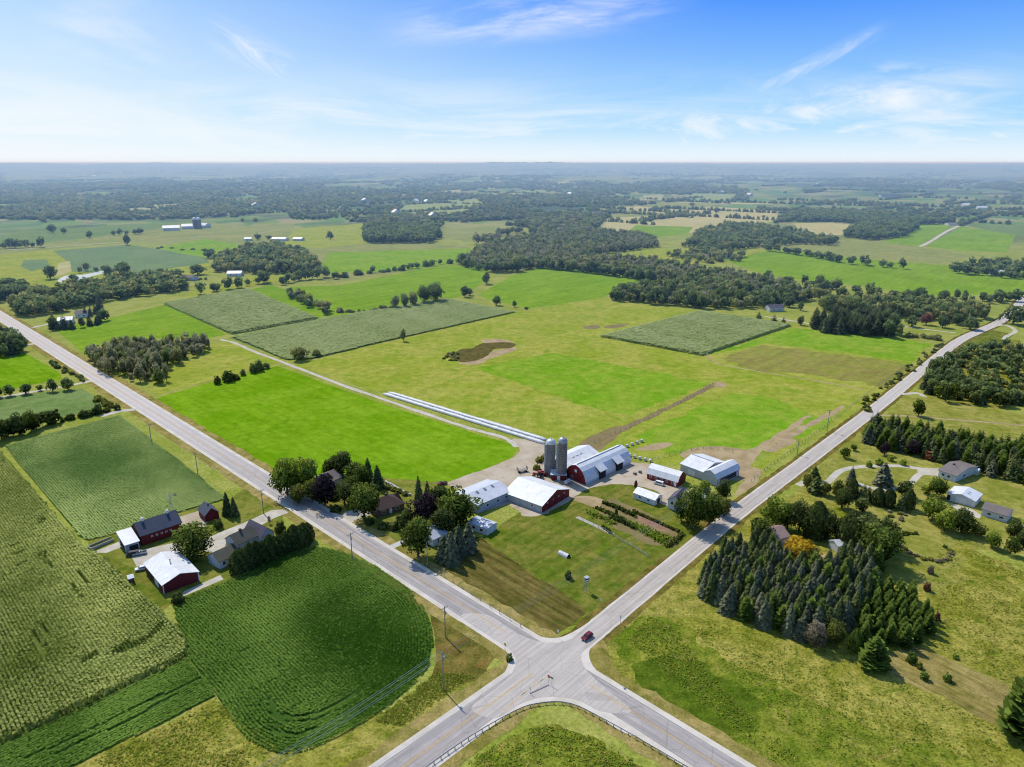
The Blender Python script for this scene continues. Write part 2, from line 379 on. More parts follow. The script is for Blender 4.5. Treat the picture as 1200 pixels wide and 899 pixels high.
# ------------------------------------------------------------------ roads
A0, A1 = at(0, 370.2), at(850, 902.7)
dA = (A1-A0)/np.linalg.norm(A1-A0); bearA = math.atan2(dA[0], dA[1])
nA = np.array((dA[1], -dA[0]))         # right-hand side when driving from far left to the crossing
offA = float(A0@np.array((math.cos(bearA), -math.sin(bearA))))
lineA = resample(np.array([A0-dA*500, A1+dA*160]), 12)
WA_SH, WA_P = 10.6, 7.6
Bpx = [(652, 776), (690, 745), (744, 700), (865, 600), (945, 540), (1033, 473), (1072, 441), (1120, 402), (1150, 387), (1172, 377), (1188, 364), (1199, 350), (1215, 336)]
lineB = smooth(ats(Bpx), 10)
Cpx = [(652, 772), (625, 789), (568, 830), (475, 897), (380, 965), (250, 1060)]
lineC = smooth(ats(Cpx), 10)
bearB = math.atan2(*(at(945, 540)-at(744, 700))); bearC = math.atan2(*(at(625, 789)-at(475, 897)))
offB = float(at(800, 652)@np.array((math.cos(bearB), -math.sin(bearB)))); offC = float(at(568, 830)@np.array((math.cos(bearC), -math.sin(bearC))))
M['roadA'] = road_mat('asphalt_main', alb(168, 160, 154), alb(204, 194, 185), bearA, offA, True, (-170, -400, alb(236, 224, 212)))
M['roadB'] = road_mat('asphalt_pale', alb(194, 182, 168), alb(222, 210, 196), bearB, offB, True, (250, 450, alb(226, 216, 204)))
M['roadC'] = road_mat('asphalt_grey', alb(172, 164, 158), alb(204, 194, 185), bearC, offC)
M['roadX'] = road_mat('asphalt_crossing', alb(194, 184, 173), alb(218, 207, 194), bearB, offB, False)
M['yellow'] = paint('yellow_line', alb(228, 188, 110), .8, .25, .8)
M['white_line'] = paint('white_line', alb(214, 212, 206), .8, .25, .8)
# wide mown verges, then shoulders, asphalt, markings: 4 mm steps
ribbon('road_shoulder', lineA, WA_SH, .048, M['shoulder'])
ribbon('road_shoulder', lineB, 6.9, .052, M['shoulder'], jitter=.1)
ribbon('road_shoulder', lineC, 10.4, .056, M['shoulder'])
cross = [(521, 715), (562, 741), (583, 753), (593, 763), (596, 775), (590, 790), (572, 806), (535, 833), (504, 855),
         (540, 873), (565, 855), (608, 831), (630, 825), (655, 823), (675, 827), (702, 840), (740, 862),
         (790, 852), (735, 815), (703, 790), (692, 775), (691, 762), (698, 750), (716, 735), (740, 714),
         (722, 705), (700, 722), (678, 737), (660, 746), (645, 748), (626, 744), (605, 735), (572, 714), (545, 697)]
sheet('road_shoulder', cross, .060, M['shoulder'], smoothn=4)
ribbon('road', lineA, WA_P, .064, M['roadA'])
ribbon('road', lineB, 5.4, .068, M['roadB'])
ribbon('road', lineC, 7.4, .072, M['roadC'])
inner = [(540, 722), (580, 750), (600, 764), (604, 776), (598, 792), (580, 808), (552, 830), (580, 842), (608, 826), (632, 818), (655, 817),
         (680, 822), (705, 834), (740, 834), (705, 803), (684, 781), (682, 764), (692, 748), (716, 727), (706, 722), (684, 740), (664, 751), (645, 754), (624, 750), (598, 738), (572, 721)]
sheet('road', inner, .076, M['roadX'], smoothn=4)
def line_along(P, off_, w, z, mat, name='road_marking'): ribbon(name, offset2(np.array(P), off_), w, z, mat)
sA = resample(lineA, 4)
dX = lambda P: np.array([abs((p-at(640, 769))@dA) for p in P])
seg1 = sA[(dX(sA) > 13) & ((sA-at(640, 769))@dA < 0)]; seg2 = sA[(dX(sA) > 11) & ((sA-at(640, 769))@dA > 0)]
for s_ in (seg1, seg2):
    line_along(s_, .17, .13, .080, M['yellow']); line_along(s_, -.17, .13, .080, M['yellow'])
    for o_ in (3.3, -3.3): line_along(s_, o_, .12, .080, M['white_line'])
sC = resample(smooth(ats([(625, 789), (568, 830), (475, 897), (380, 965)]), 8), 3)
line_along(sC, .17, .14, .084, M['yellow']); line_along(sC, -.17, .14, .084, M['yellow'])
sC2 = resample(smooth(ats([(640, 794), (622, 806), (606, 820), (590, 833)]), 8), 2)
line_along(sC2, 0, .2, .084, M['yellow'])
line_along(sC, 3.2, .12, .084, M['white_line'])

# ------------------------------------------------------------------ fields and yards (photo outline -> ground)
zc = [.004]
def fld(name, pts, mat, sm=0, z=None):
    if z is None: zc[0] += .0005; z = .018+zc[0]*.5
    return sheet(name, pts, z, M[mat], smoothn=sm)
GZ = iter(np.arange(.0004, .0079, .0001))
def low(name, pts, mat, sm=0): return sheet(name, pts, next(LZ), M[mat], smoothn=sm)
# far and mid country first (each its own level; 6 mm apart where the view is long)
LZ = iter(np.arange(.020, .047, .0002))
low('pasture', [(345, 428), (400, 413), (600, 366), (700, 349), (760, 355), (925, 380), (1090, 403), (1050, 447), (960, 512), (880, 562), (835, 552), (760, 540), (640, 520), (450, 462)], 'pasture')
low('pasture', [(556, 432), (650, 414), (836, 449), (738, 487), (700, 480)], 'pasture_lime')
low('pasture', [(856, 462), (1000, 468), (960, 505), (905, 525), (860, 540), (770, 528), (745, 510)], 'pasture_lime')
low('pasture', [(845, 420), (892, 404), (1050, 424), (1075, 430), (1035, 455), (960, 447), (880, 434)], 'pasture_brown')
low('pasture', [(835, 415), (925, 384), (1000, 389), (1090, 403), (1070, 424), (900, 402)], 'pasture_lime')
low('pasture', [(878, 440), (930, 436), (985, 446), (1020, 452), (975, 490), (915, 470), (870, 455)], 'pasture', 5)
low('hay_field', [(62, 384), (110, 377), (195, 357), (266, 392), (235, 398), (180, 396), (130, 398), (98, 414)], 'hay')
low('hay_field', [(180, 447), (250, 402), (272, 400), (325, 425), (180, 464)], 'pasture')
low('bean_field', [(268, 396), (375, 375), (520, 350), (604, 365), (470, 395), (362, 421), (335, 422)], 'beans_far')
low('hay_field', [(290, 340), (318, 334), (352, 345), (385, 366), (373, 374)], 'hay')
low('hay_field', [(340, 336), (400, 335), (520, 310), (574, 314), (566, 332), (540, 348), (480, 359), (386, 373), (352, 348)], 'hay')
low('hay_field', [(560, 346), (598, 324), (640, 311), (765, 328), (705, 349), (620, 362), (575, 352)], 'hay')
low('hay_field', [(352, 296), (372, 288), (470, 283), (552, 289), (545, 308), (470, 319), (385, 332), (370, 322)], 'olive')
low('hay_field', [(372, 320), (385, 296), (552, 291), (545, 307), (470, 318)], 'pasture_lime')
low('hay_field', [(514, 266), (600, 268), (622, 272), (600, 280), (560, 284), (516, 279)], 'olive')
low('field', [(345, 268), (425, 262), (432, 285), (372, 291), (330, 288)], 'pasture')
low('bean_field', [(0, 276), (80, 268), (160, 262), (215, 262), (160, 272), (60, 284), (0, 287)], 'beans_far')
low('field', [(0, 288), (60, 284), (160, 272), (250, 262), (345, 268), (330, 288), (250, 292), (165, 284), (70, 291), (0, 298)], 'olive')
low('field', [(0, 298), (75, 292), (150, 288), (240, 302), (250, 320), (160, 328), (100, 340), (0, 345)], 'pasture')
low('bean_field', [(62, 294), (150, 287), (240, 300), (245, 308), (150, 322), (78, 318), (82, 308)], 'beans_blue')
low('bean_field', [(28, 305), (55, 304), (58, 313), (36, 318), (24, 312)], 'beans_blue')
low('tan_field', [(68, 308), (82, 306), (84, 318), (66, 324)], 'tan')
low('field', [(248, 276), (300, 262), (345, 262), (345, 270), (300, 284), (270, 288)], 'olive')
low('hay_field', [(182, 290), (240, 280), (300, 290), (245, 302), (215, 298)], 'pasture_lime')
low('hay_field', [(225, 340), (300, 322), (345, 316), (325, 330), (240, 348), (215, 350)], 'pasture')
low('hay_field', [(850, 306), (905, 292), (1010, 304), (1200, 318), (1260, 330), (1200, 346), (1090, 346), (1000, 334), (905, 324)], 'hay')
low('field', [(905, 290), (950, 280), (1040, 284), (1140, 300), (1110, 310), (1010, 302)], 'olive')
low('hay_field', [(700, 296), (760, 290), (860, 293), (900, 290), (850, 306), (790, 312), (715, 306)], 'pasture')
low('tan_field', [(690, 262), (735, 243), (800, 237), (905, 238), (915, 258), (840, 272), (740, 276)], 'tan')
low('olive_field', [(700, 243), (760, 238), (862, 233), (846, 238), (790, 252), (700, 256)], 'olive')
low('hay_field', [(733, 274), (745, 264), (812, 266), (806, 274), (770, 278)], 'hay')
low('tan_field', [(930, 262), (990, 260), (1005, 266), (985, 276), (940, 274)], 'tan')
low('hay_field', [(1035, 285), (1075, 262), (1115, 263), (1110, 270), (1078, 288)], 'hay')
low('hay_field', [(1085, 289), (1126, 265), (1190, 276), (1180, 296), (1130, 294)], 'hay')
low('field', [(1128, 264), (1150, 260), (1230, 268), (1230, 280), (1190, 275)], 'beans_far')
low('field', [(1080, 432), (1110, 412), (1172, 396), (1200, 400), (1240, 470), (1170, 480), (1080, 472)], 'rough')
low('field', [(1040, 486), (1060, 462), (1180, 482), (1260, 500), (1260, 545), (1200, 527), (1030, 492)], 'orchard')
low('lawn', [(1110, 400), (1160, 386), (1186, 392), (1178, 402), (1150, 408)], 'lawn_bright')
low('lawn', [(935, 573), (1010, 495), (1200, 560), (1260, 600), (1230, 650), (1090, 640), (1045, 625), (940, 610)], 'orchard')
low('lawn', [(700, 740), (870, 612), (935, 575), (1080, 640), (1140, 640), (1260, 700), (1260, 960), (860, 960), (700, 780)], 'rough')
low('lawn', [(1030, 620), (1090, 625), (1130, 655), (1105, 700), (1060, 690), (1030, 660)], 'orchard')
low('rough_meadow', [(722, 745), (765, 722), (800, 738), (870, 780), (960, 830), (1060, 862), (1150, 899), (1100, 940), (900, 960), (840, 900), (780, 830), (742, 790)], 'rough_green', 6)
low('rough_meadow', [(745, 785), (800, 768), (850, 790), (900, 830), (880, 862), (830, 858), (780, 828)], 'rough_dark', 6)
low('meadow', [(830, 705), (900, 735), (990, 765), (960, 790), (890, 770), (835, 740)], 'rough', 6)
low('stubble', [(1020, 772), (1075, 758), (1180, 800), (1175, 855), (1100, 815), (1040, 790)], 'stubble')
low('rough_meadow', [(545, 899), (600, 862), (640, 850), (690, 862), (740, 890), (800, 940), (520, 950)], 'rough_green', 5)
low('meadow', [(60, 910), (255, 815), (330, 884), (430, 850), (520, 790), (560, 800), (440, 899), (300, 990)], 'rough')
low('meadow', [(506, 722), (522, 722), (585, 765), (560, 800), (504, 802), (511, 760)], 'ditch')
low('lawn', [(103, 634), (165, 617), (212, 601), (266, 588), (292, 570), (330, 600), (335, 628), (275, 680), (205, 706), (190, 716), (150, 686), (125, 660), (100, 645)], 'lawn')
low('lawn', [(100, 645), (125, 652), (165, 670), (190, 700), (205, 706), (190, 718), (150, 687), (125, 661)], 'lawn_bright')
low('hay_field', [(183, 467), (240, 450), (325, 429), (450, 474), (560, 509), (598, 520), (605, 528), (600, 536), (562, 552), (520, 566), (470, 562), (400, 560), (340, 566), (300, 540)], 'alfalfa')
low('hay_field', [(-60, 425), (30, 414), (70, 437), (73, 444), (0, 458), (-60, 470)], 'alfalfa')
low('bean_field', [(-60, 470), (0, 465), (95, 455), (128, 475), (60, 492), (0, 505), (-60, 515)], 'beans_far')
low('lawn', [(330, 565), (400, 555), (470, 562), (520, 566), (545, 600), (560, 650), (500, 668), (400, 610)], 'lawn')
low('lawn', [(480, 650), (520, 660), (610, 600), (680, 580), (770, 560), (860, 600), (760, 690), (700, 722), (645, 745), (610, 735)], 'lawn_bright')
low('lawn', [(500, 665), (560, 628), (660, 690), (690, 720), (645, 746), (600, 732)], 'lawn_dry')
low('lawn', [(575, 640), (610, 606), (690, 590), (800, 620), (840, 618), (740, 695), (690, 715)], 'lawn_bright')
low('bare_ground', [(676, 524), (688, 514), (704, 506), (730, 498), (742, 500), (724, 510), (712, 522), (690, 530)], 'mud', 4)
low('track', [(700, 511), (735, 497), (780, 477), (812, 461), (836, 449), (840, 452), (815, 465), (782, 481), (738, 502), (706, 516)], 'mud', 3)
low('bare_ground', [(832, 450), (842, 447), (852, 451), (844, 455)], 'dirt', 3)
low('bare_ground', [(878, 420), (960, 416), (990, 424), (960, 436), (890, 432)], 'pasture_brown', 4)
low('bare_ground', [(538, 426), (556, 420), (580, 411), (606, 407), (600, 412), (576, 420), (560, 427)], 'dirt', 4)
low('pit', [(527, 418), (541, 409), (553, 408), (566, 402), (584, 400), (605, 403), (598, 408), (579, 409), (573, 415), (560, 422), (540, 424)], 'pit', 4)
low('bare_ground', [(564, 399), (578, 397), (590, 398), (604, 401), (588, 401), (568, 402)], 'dirt', 3)
low('pit', [(682, 384), (696, 381), (704, 383), (694, 386)], 'mud', 4)
low('pit', [(706, 383), (722, 380), (736, 380), (730, 383), (714, 385)], 'mud', 4)
ribbon('verge', resample(lineA, 3), 17.5, next(LZ), M['verge'], jitter=.7)
ribbon('verge', resample(lineB, 3), 10.5, next(LZ), M['ditch'], jitter=.5)
ribbon('verge', resample(lineC, 3), 17, next(LZ), M['verge'], jitter=.7)
low('verge', [(692, 738), (708, 752), (716, 772), (730, 795), (790, 838), (890, 899), (860, 905), (760, 840), (705, 802), (680, 770)], 'verge', 3)
low('gravel_yard', [(520, 566), (562, 552), (602, 536), (608, 524), (600, 514), (640, 520), (640, 540), (680, 565), (740, 542), (770, 550), (800, 572), (828, 575), (815, 592), (775, 592), (755, 572), (716, 568), (690, 574), (668, 586), (640, 602), (610, 605), (596, 590), (560, 602), (545, 575)], 'gravel', 2)
low('lawn', [(690, 574), (716, 568), (755, 571), (772, 578), (750, 582), (765, 595), (800, 600), (820, 620), (760, 660), (690, 600), (680, 582)], 'lawn_bright', 2)
low('bare_ground', [(836, 527), (862, 528), (874, 540), (884, 552), (880, 562), (850, 562), (830, 552), (815, 540)], 'dirt', 4)
low('bare_ground', [(796, 533), (822, 524), (858, 524), (880, 531), (878, 545), (862, 536), (838, 532), (812, 538)], 'dirt', 4)
low('bare_ground', [(884, 548), (892, 556), (880, 572), (862, 582), (866, 570)], 'dirt', 4)
low('track', [(862, 532), (885, 524), (920, 503), (944, 487), (948, 489), (924, 507), (892, 528), (880, 545)], 'dirt', 3)
low('bare_ground', [(668, 584), (690, 582), (712, 588), (704, 596), (684, 590)], 'dirt', 3)
low('track', [(905, 520), (925, 506), (955, 492), (985, 476), (988, 479), (958, 497), (930, 512)], 'dirt', 3)
low('bare_ground', [(745, 527), (770, 519), (790, 520), (772, 527)], 'dirt', 4)
low('bare_ground', [(895, 525), (925, 512), (930, 520), (905, 530)], 'dirt', 3)
low('pond', [(68, 328), (78, 323), (98, 322), (122, 317), (122, 320), (100, 326), (86, 331), (72, 331)], 'pond', 3)
low('driveway', [(318, 598), (334, 597), (338, 601), (322, 607), (264, 638), (262, 650), (240, 646), (213, 646), (176, 656), (170, 664), (160, 664), (152, 648), (168, 644), (205, 636), (240, 632), (258, 624), (290, 611)], 'drive')
low('driveway', [(206, 607), (236, 599), (246, 610), (240, 618), (214, 620)], 'gravel')
low('driveway', [(107, 648), (142, 634), (146, 640), (125, 648)], 'drive')
low('bare_ground', [(208, 702), (216, 693), (258, 674), (262, 679)], 'drive')
low('driveway', [(395, 610), (405, 600), (440, 592), (444, 600), (420, 608), (403, 617)], 'drive', 2)
low('driveway', [(452, 641), (475, 631), (490, 624), (493, 627), (476, 636), (457, 645)], 'concrete')
low('driveway', [(862, 600), (848, 595), (828, 588), (835, 582), (858, 588), (873, 592)], 'drive', 2)
low('driveway', [(890, 622), (905, 628), (935, 640), (960, 648), (985, 655), (980, 660), (950, 655), (915, 645), (895, 632)], 'dirt', 2)
trk = smooth(ats([(258, 398), (275, 402), (300, 413), (330, 424), (400, 451), (470, 475), (540, 499), (590, 513), (606, 524)]), 6)
ribbon('farm_track', trk, 2.6, .0475, M['drive'], jitter=.4)
trk = smooth(ats([(935, 569), (948, 564), (968, 566), (985, 552), (1010, 547), (1050, 546), (1075, 549), (1095, 552)]), 8)
ribbon('driveway', trk, 2.8, .0482, M['drive'])
trk = smooth(ats([(1095, 554), (1078, 556), (1066, 567), (1048, 573), (1022, 572), (1000, 565)]), 8)
ribbon('driveway', trk, 2.6, .0486, M['drive'])
sheet('driveway', [(1074, 548), (1100, 549), (1100, 558), (1076, 556)], .0489, M['drive'])
sheet('driveway', [(1108, 588), (1140, 597), (1150, 604), (1148, 608), (1128, 602)], .0489, M['drive'])
def trackline(pts, w, mat='drive', z=[.0470]):
    z[0] += .00015
    ribbon('farm_track', smooth(ats(pts), 6), w, z[0]-.004, M[mat], jitter=w*.1)
trackline([(1030, 487), (1070, 488), (1130, 493), (1190, 498), (1240, 505)], 2.0, 'dirt')
trackline([(1056, 462), (1075, 461), (1084, 465)], 3, 'drive')
trackline([(1078, 289), (1092, 282), (1108, 272), (1123, 265)], 6, 'drive')
trackline([(1160, 383), (1178, 381), (1190, 388), (1180, 394), (1176, 398)], 3)
trackline([(0, 466), (40, 459), (75, 453), (100, 448), (108, 446)], 3.2)
trackline([(118, 488), (140, 482), (158, 480)], 4)
trackline([(28, 405), (45, 402)], 4); trackline([(38, 384), (60, 379)], 4)
trackline([(8, 293), (70, 289), (140, 284)], 4)
trackline([(180, 281), (250, 277), (290, 276), (330, 268)], 5, 'dirt')
trackline([(822, 411), (840, 425), (880, 434), (960, 447), (1010, 456)], 1.6, 'dirt')
trackline([(896, 371), (910, 373), (940, 378), (955, 380)], 3)
trackline([(1060, 383), (1100, 388), (1120, 390)], 2.5)

# ------------------------------------------------------------------ crops (plants as real leaves in drilled rows)
M['corn'] = leaf_mat('corn_leaves', alb(132, 152, 58), alb(246, 248, 150), .0, .48)
M['corn_far'] = leaf_mat('corn_leaves_far', alb(196, 212, 134), alb(224, 234, 164), .0, .48)
M['beans'] = leaf_mat('bean_leaves', alb(62, 104, 26), alb(158, 192, 84), .0, .42)
M['beans2'] = leaf_mat('bean_leaves_pale', alb(140, 176, 92), alb(238, 252, 158), .0, .5)
def crop_points(polyW, bearing, rowsp, step, rs, keep=None):
    dr = np.array((math.sin(bearing), math.cos(bearing))); nr = np.array((dr[1], -dr[0]))
    s = polyW@nr; t = polyW@dr
    rows = np.arange(s.min(), s.max(), rowsp); al = np.arange(t.min(), t.max(), step)
    S, T = np.meshgrid(rows, al, indexing='ij')
    T = T+rs.uniform(-.5, .5, S.shape)*step; S = S+rs.normal(0, rowsp*.07, S.shape)
    P = S.ravel()[:, None]*nr+T.ravel()[:, None]*dr
    return P[pip(P, polyW)], np.full(0, 0)
def leaf_quads(P, h, w, rs, bearing, tilt=(20, 60), per=2, hv=.18, gaps=0.0, patch=18.0):
    n = len(P)
    if gaps:
        q = np.sin(P[:, 0]/5.3+1)*np.sin(P[:, 1]/7.1+2)+.5*np.sin(P[:, 0]/2.1+P[:, 1]/3.3)
        P = P[(q < 1.28) | (rs.rand(n) < .3)]; n = len(P)
    V = []; T = []
    low_ = np.sin(P[:, 0]/patch)*np.cos(P[:, 1]/(patch*1.3)+.6)+.6*np.sin(P[:, 0]/(patch*.37)+P[:, 1]/(patch*.5))+.5*np.sin(P[:, 0]/3.7+1.3*np.sin(P[:, 1]/5.1))
    for k in range(per):
        yaw = rs.uniform(0, 2*math.pi, n); ti = np.radians(rs.uniform(*tilt, n)); ww = w*rs.uniform(.75, 1.3, n)
        u = np.stack([np.cos(yaw), np.sin(yaw), np.zeros(n)], 1)
        v = np.stack([-np.sin(yaw)*np.cos(ti), np.cos(yaw)*np.cos(ti), np.sin(ti)], 1)
        c = np.concatenate([P+rs.normal(0, w*.14, (n, 2)), (h*(1-hv)+rs.uniform(-hv, hv, n)*h-ww*.3*np.sin(ti))[:, None]], 1)
        hu = u*ww[:, None]*.5; hv_ = v*ww[:, None]*.5
        V.append(np.stack([c-hu-hv_*1.1, c+hu-hv_*.8, c+hu*.6+hv_, c-hu*.7+hv_*.9], 1))
        T.append(np.clip(.5+low_*.2+rs.normal(0, .16, n), 0, 1))
    return np.concatenate(V), np.concatenate(T)
def crop(name, label, pts, bearing, rowsp, step, h, w, mat, seed, base='soil', per=2, tilt=(20, 60), gaps=0.0, extra=None, keep=None, walls=True, spots=(), lines=()):
    polyW = ats(pts); rs = np.random.RandomState(seed)
    sheet('soil', pts, .0190+seed*.00002, M[base])
    P, _ = crop_points(polyW, bearing, rowsp, step, rs)
    if keep is not None: P = P[keep(P)]
    if extra is not None: P = np.concatenate([P, extra])
    for ln, wd in lines:               # wheel tracks and missed plants
        Lp = resample(smooth(ats(ln), 6) if len(ln) > 2 else ats(ln), .5); box = (P > Lp.min(0)-2).all(1) & (P < Lp.max(0)+2).all(1)
        idx = np.where(box)[0]; keep_ = np.ones(len(P), bool)
        for c0 in range(0, len(idx), 4000):
            ii = idx[c0:c0+4000]; keep_[ii] = np.linalg.norm(P[ii][:, None]-Lp[None], axis=2).min(1) > wd
        P = P[keep_]
    V, T = leaf_quads(P, h, w, rs, bearing, tilt, per, gaps=gaps)
    C = V.mean(1)[:, :2]
    for (sx_, sy_), r_m, amp in spots:
        T = np.clip(T+amp*np.exp(-((C-at(sx_, sy_))**2).sum(1)/(r_m*r_m)), -.25, 1.25)
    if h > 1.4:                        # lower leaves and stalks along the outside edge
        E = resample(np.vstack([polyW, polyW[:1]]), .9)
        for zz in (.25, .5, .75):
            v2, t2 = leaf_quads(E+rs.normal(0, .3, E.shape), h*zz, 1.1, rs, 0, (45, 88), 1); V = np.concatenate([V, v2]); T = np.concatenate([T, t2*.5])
    o = link(name, quads_mesh(name, V, T), None, [M[mat]])
    return tag(o, label, 'crop', None, 'stuff')
corn1 = [(-10, 522), (0, 532), (52, 594), (93, 641), (125, 662), (150, 688), (186, 718), (212, 746), (219, 767), (204, 777), (133, 811), (52, 849), (0, 871), (-70, 905), (-150, 800), (-90, 600)]
gapline = ats([(190, 741), (182, 750), (154, 765), (140, 768), (105, 779)])
def keep_corn(P):
    d = np.min(np.linalg.norm(P[:, None]-resample(gapline, 2.0)[None], axis=2), axis=1)
    return (d > 1.1+.9*np.sin(P[:, 0]/2.3)) | (np.sin(P[:, 0]*.8)*np.sin(P[:, 1]*.7) > .35)
crop('corn_field', 'tasselled corn standing in close rows at the lower left of the view', corn1, gA, .82, .34, 2.3, .5, 'corn', 1, gaps=1, spots=(((30, 620), 16, .2), ((150, 700), 12, .25), ((60, 780), 14, -.15), ((10, 700), 12, -.15)), lines=(([(104, 778), (110, 774)], 1.4), ([(138, 768), (150, 760)], 1.2), ([(182, 748), (190, 738)], 1.2), ([(52, 660), (62, 671)], .6), ([(92, 675), (105, 690)], .55), ([(40, 745), (52, 765)], .6), ([(50, 738), (57, 748)], .6), ([(18, 655), (26, 652)], 1.1), ([(22, 668), (30, 664)], 1.0), ([(15, 645), (22, 643)], .8), ([(84, 690), (96, 707)], .5)), keep=keep_corn, tilt=(5, 35), base='corn_floor')
arc_px = [(440, 664), (478, 690), (500, 718), (508, 750), (502, 782), (470, 815), (440, 838), (400, 862), (352, 882), (325, 883), (303, 874), (280, 857), (254, 815)]
arcW = resample(smooth(ats(arc_px), 8), .55)
bean1 = [(203, 706), (262, 683), (330, 650), (372, 641), (405, 648), (440, 664)]+arc_px[1:]+[(219, 769), (211, 742)]
b1W = ats(bean1)
head = []
rsb = np.random.RandomState(5)
for k in range(17):
    o_ = offset2(arcW, -(k*.8+.4)); o_ = o_[pip(o_, b1W)]; head.append(o_+rsb.normal(0, .05, o_.shape))
head = np.concatenate(head)
arcL = resample(arcW, 2.0)
def keep_b(P):
    D = np.linalg.norm(P[:, None]-arcL[None], axis=2); k = D.argmin(1)
    return (D.min(1) > 13.4) | (k < 2) | (k > len(arcL)-3)
crop('bean_field', 'dark green soybeans in curving rows between the hedge and the crossroads', bean1, gA, .8, .34, .6, .5, 'beans', 2, spots=(((425, 725), 17, -.36), ((470, 760), 12, -.3), ((330, 705), 11, .35), ((300, 740), 9, .15), ((250, 720), 10, .1)), lines=(([(318, 820), (325, 835), (340, 841), (365, 838), (395, 826), (420, 812)], .5), ([(315, 826), (325, 842), (345, 847), (375, 842), (405, 829)], .42), ([(320, 858), (345, 862), (370, 855)], .5), ([(395, 755), (402, 772)], .4), ([(283, 765), (292, 760)], .5)), base='bean_floor', extra=head, keep=keep_b, tilt=(0, 26))
crop('bean_field', 'strip of soybeans with long wheel tracks along the edge of the corn', [(-60, 905), (0, 873), (52, 851), (133, 813), (206, 779), (219, 770), (253, 816), (180, 852), (100, 891), (60, 912), (0, 945)], math.atan2(*(at(206, 779)-at(52, 851))), .8, .34, .6, .5, 'beans', 3, lines=(([(30, 890), (110, 855), (190, 815)], .42), ([(60, 886), (140, 850), (200, 822)], .4), ([(180, 822), (240, 792)], .4), ([(175, 830), (205, 815)], .4)), base='bean_floor', tilt=(0, 26))
crop('bean_field', 'bluish green soybean rectangle behind the red barn with grey roof', [(6, 523), (60, 508), (140, 487), (200, 532), (266, 585), (240, 592), (212, 600), (165, 616), (135, 626), (103, 634), (94, 630)], gA, .84, .42, .6, .6, 'beans2', 4, spots=(((95, 545), 22, -.6), ((60, 530), 20, -.25), ((150, 590), 22, .2), ((200, 560), 14, -.2)), base='bean_floor', tilt=(0, 26))
crop('corn_field', 'corn rectangle with a dark edge below the tree belt at mid left', [(193, 357), (240, 348), (290, 340), (372, 374), (272, 392)], gB, 1.9, .8, 2.2, 1.6, 'corn_far', 6, base='crop_floor', tilt=(0, 14))
crop('corn_field', 'corn block with a dark edge in the middle of the right pasture', [(705, 395), (820, 366), (926, 382), (822, 417)], gA, 1.6, .7, 2.2, 1.4, 'corn_far', 7, base='crop_floor', tilt=(0, 14))
crop('bean_field', 'long pale green soybean strip with a dark lower edge in the middle of the fields', [(272, 395), (375, 375), (520, 350), (604, 366), (470, 396), (366, 421), (335, 422)], gB, 1.8, .8, 1.3, 1.5, 'corn_far', 8, base='crop_floor', tilt=(0, 14))

# ------------------------------------------------------------------ trees
BARK = None
M['bark'] = gravel_mat('bark', (.10, .08, .06), (.16, .13, .10), 1.0)
LEAF = {
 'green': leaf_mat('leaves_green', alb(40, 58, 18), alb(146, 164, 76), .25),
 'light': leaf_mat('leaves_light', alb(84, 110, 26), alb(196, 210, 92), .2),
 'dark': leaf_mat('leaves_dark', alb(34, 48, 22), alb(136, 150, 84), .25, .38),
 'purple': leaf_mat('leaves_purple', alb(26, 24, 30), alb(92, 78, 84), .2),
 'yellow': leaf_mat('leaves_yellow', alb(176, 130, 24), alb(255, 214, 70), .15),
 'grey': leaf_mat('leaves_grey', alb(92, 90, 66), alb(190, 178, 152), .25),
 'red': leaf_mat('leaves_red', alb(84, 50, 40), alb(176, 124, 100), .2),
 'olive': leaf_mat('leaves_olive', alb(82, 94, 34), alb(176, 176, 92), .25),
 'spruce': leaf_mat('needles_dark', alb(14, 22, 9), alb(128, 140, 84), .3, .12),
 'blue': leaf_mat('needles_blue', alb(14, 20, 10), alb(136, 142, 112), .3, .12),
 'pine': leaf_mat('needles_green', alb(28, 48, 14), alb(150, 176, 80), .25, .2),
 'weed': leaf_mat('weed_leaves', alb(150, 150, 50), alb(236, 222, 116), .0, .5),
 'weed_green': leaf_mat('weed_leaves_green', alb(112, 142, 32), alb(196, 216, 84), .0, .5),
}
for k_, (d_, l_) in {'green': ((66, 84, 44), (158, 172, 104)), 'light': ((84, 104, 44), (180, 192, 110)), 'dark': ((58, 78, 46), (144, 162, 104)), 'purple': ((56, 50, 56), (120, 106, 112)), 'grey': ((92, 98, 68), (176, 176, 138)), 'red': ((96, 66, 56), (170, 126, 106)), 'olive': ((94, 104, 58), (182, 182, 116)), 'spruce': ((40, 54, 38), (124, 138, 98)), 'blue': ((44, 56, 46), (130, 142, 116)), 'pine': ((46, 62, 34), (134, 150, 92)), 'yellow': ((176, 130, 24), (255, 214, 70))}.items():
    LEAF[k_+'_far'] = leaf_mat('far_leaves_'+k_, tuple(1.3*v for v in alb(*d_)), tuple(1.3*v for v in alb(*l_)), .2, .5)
def cards(rs, C, N, size, jit=.55, shear=.3):
    """quads centred C (n,3) with outward normals N"""
    n = len(C); N = N+rs.normal(0, jit, N.shape); N /= np.linalg.norm(N, axis=1)[:, None]+1e-9
    r = rs.normal(0, 1, (n, 3)); U = np.cross(N, r); U /= np.linalg.norm(U, axis=1)[:, None]+1e-9; W = np.cross(N, U)
    s = (size*rs.uniform(.6, 1.35, n))[:, None]
    a = rs.uniform(.7, 1.2, (n, 4, 1))
    return np.stack([C-U*s*a[:, 0], C-W*s*a[:, 1]*.8+N*s*shear, C+U*s*a[:, 2], C+W*s*a[:, 3]*.8-N*s*shear*.5], 1)
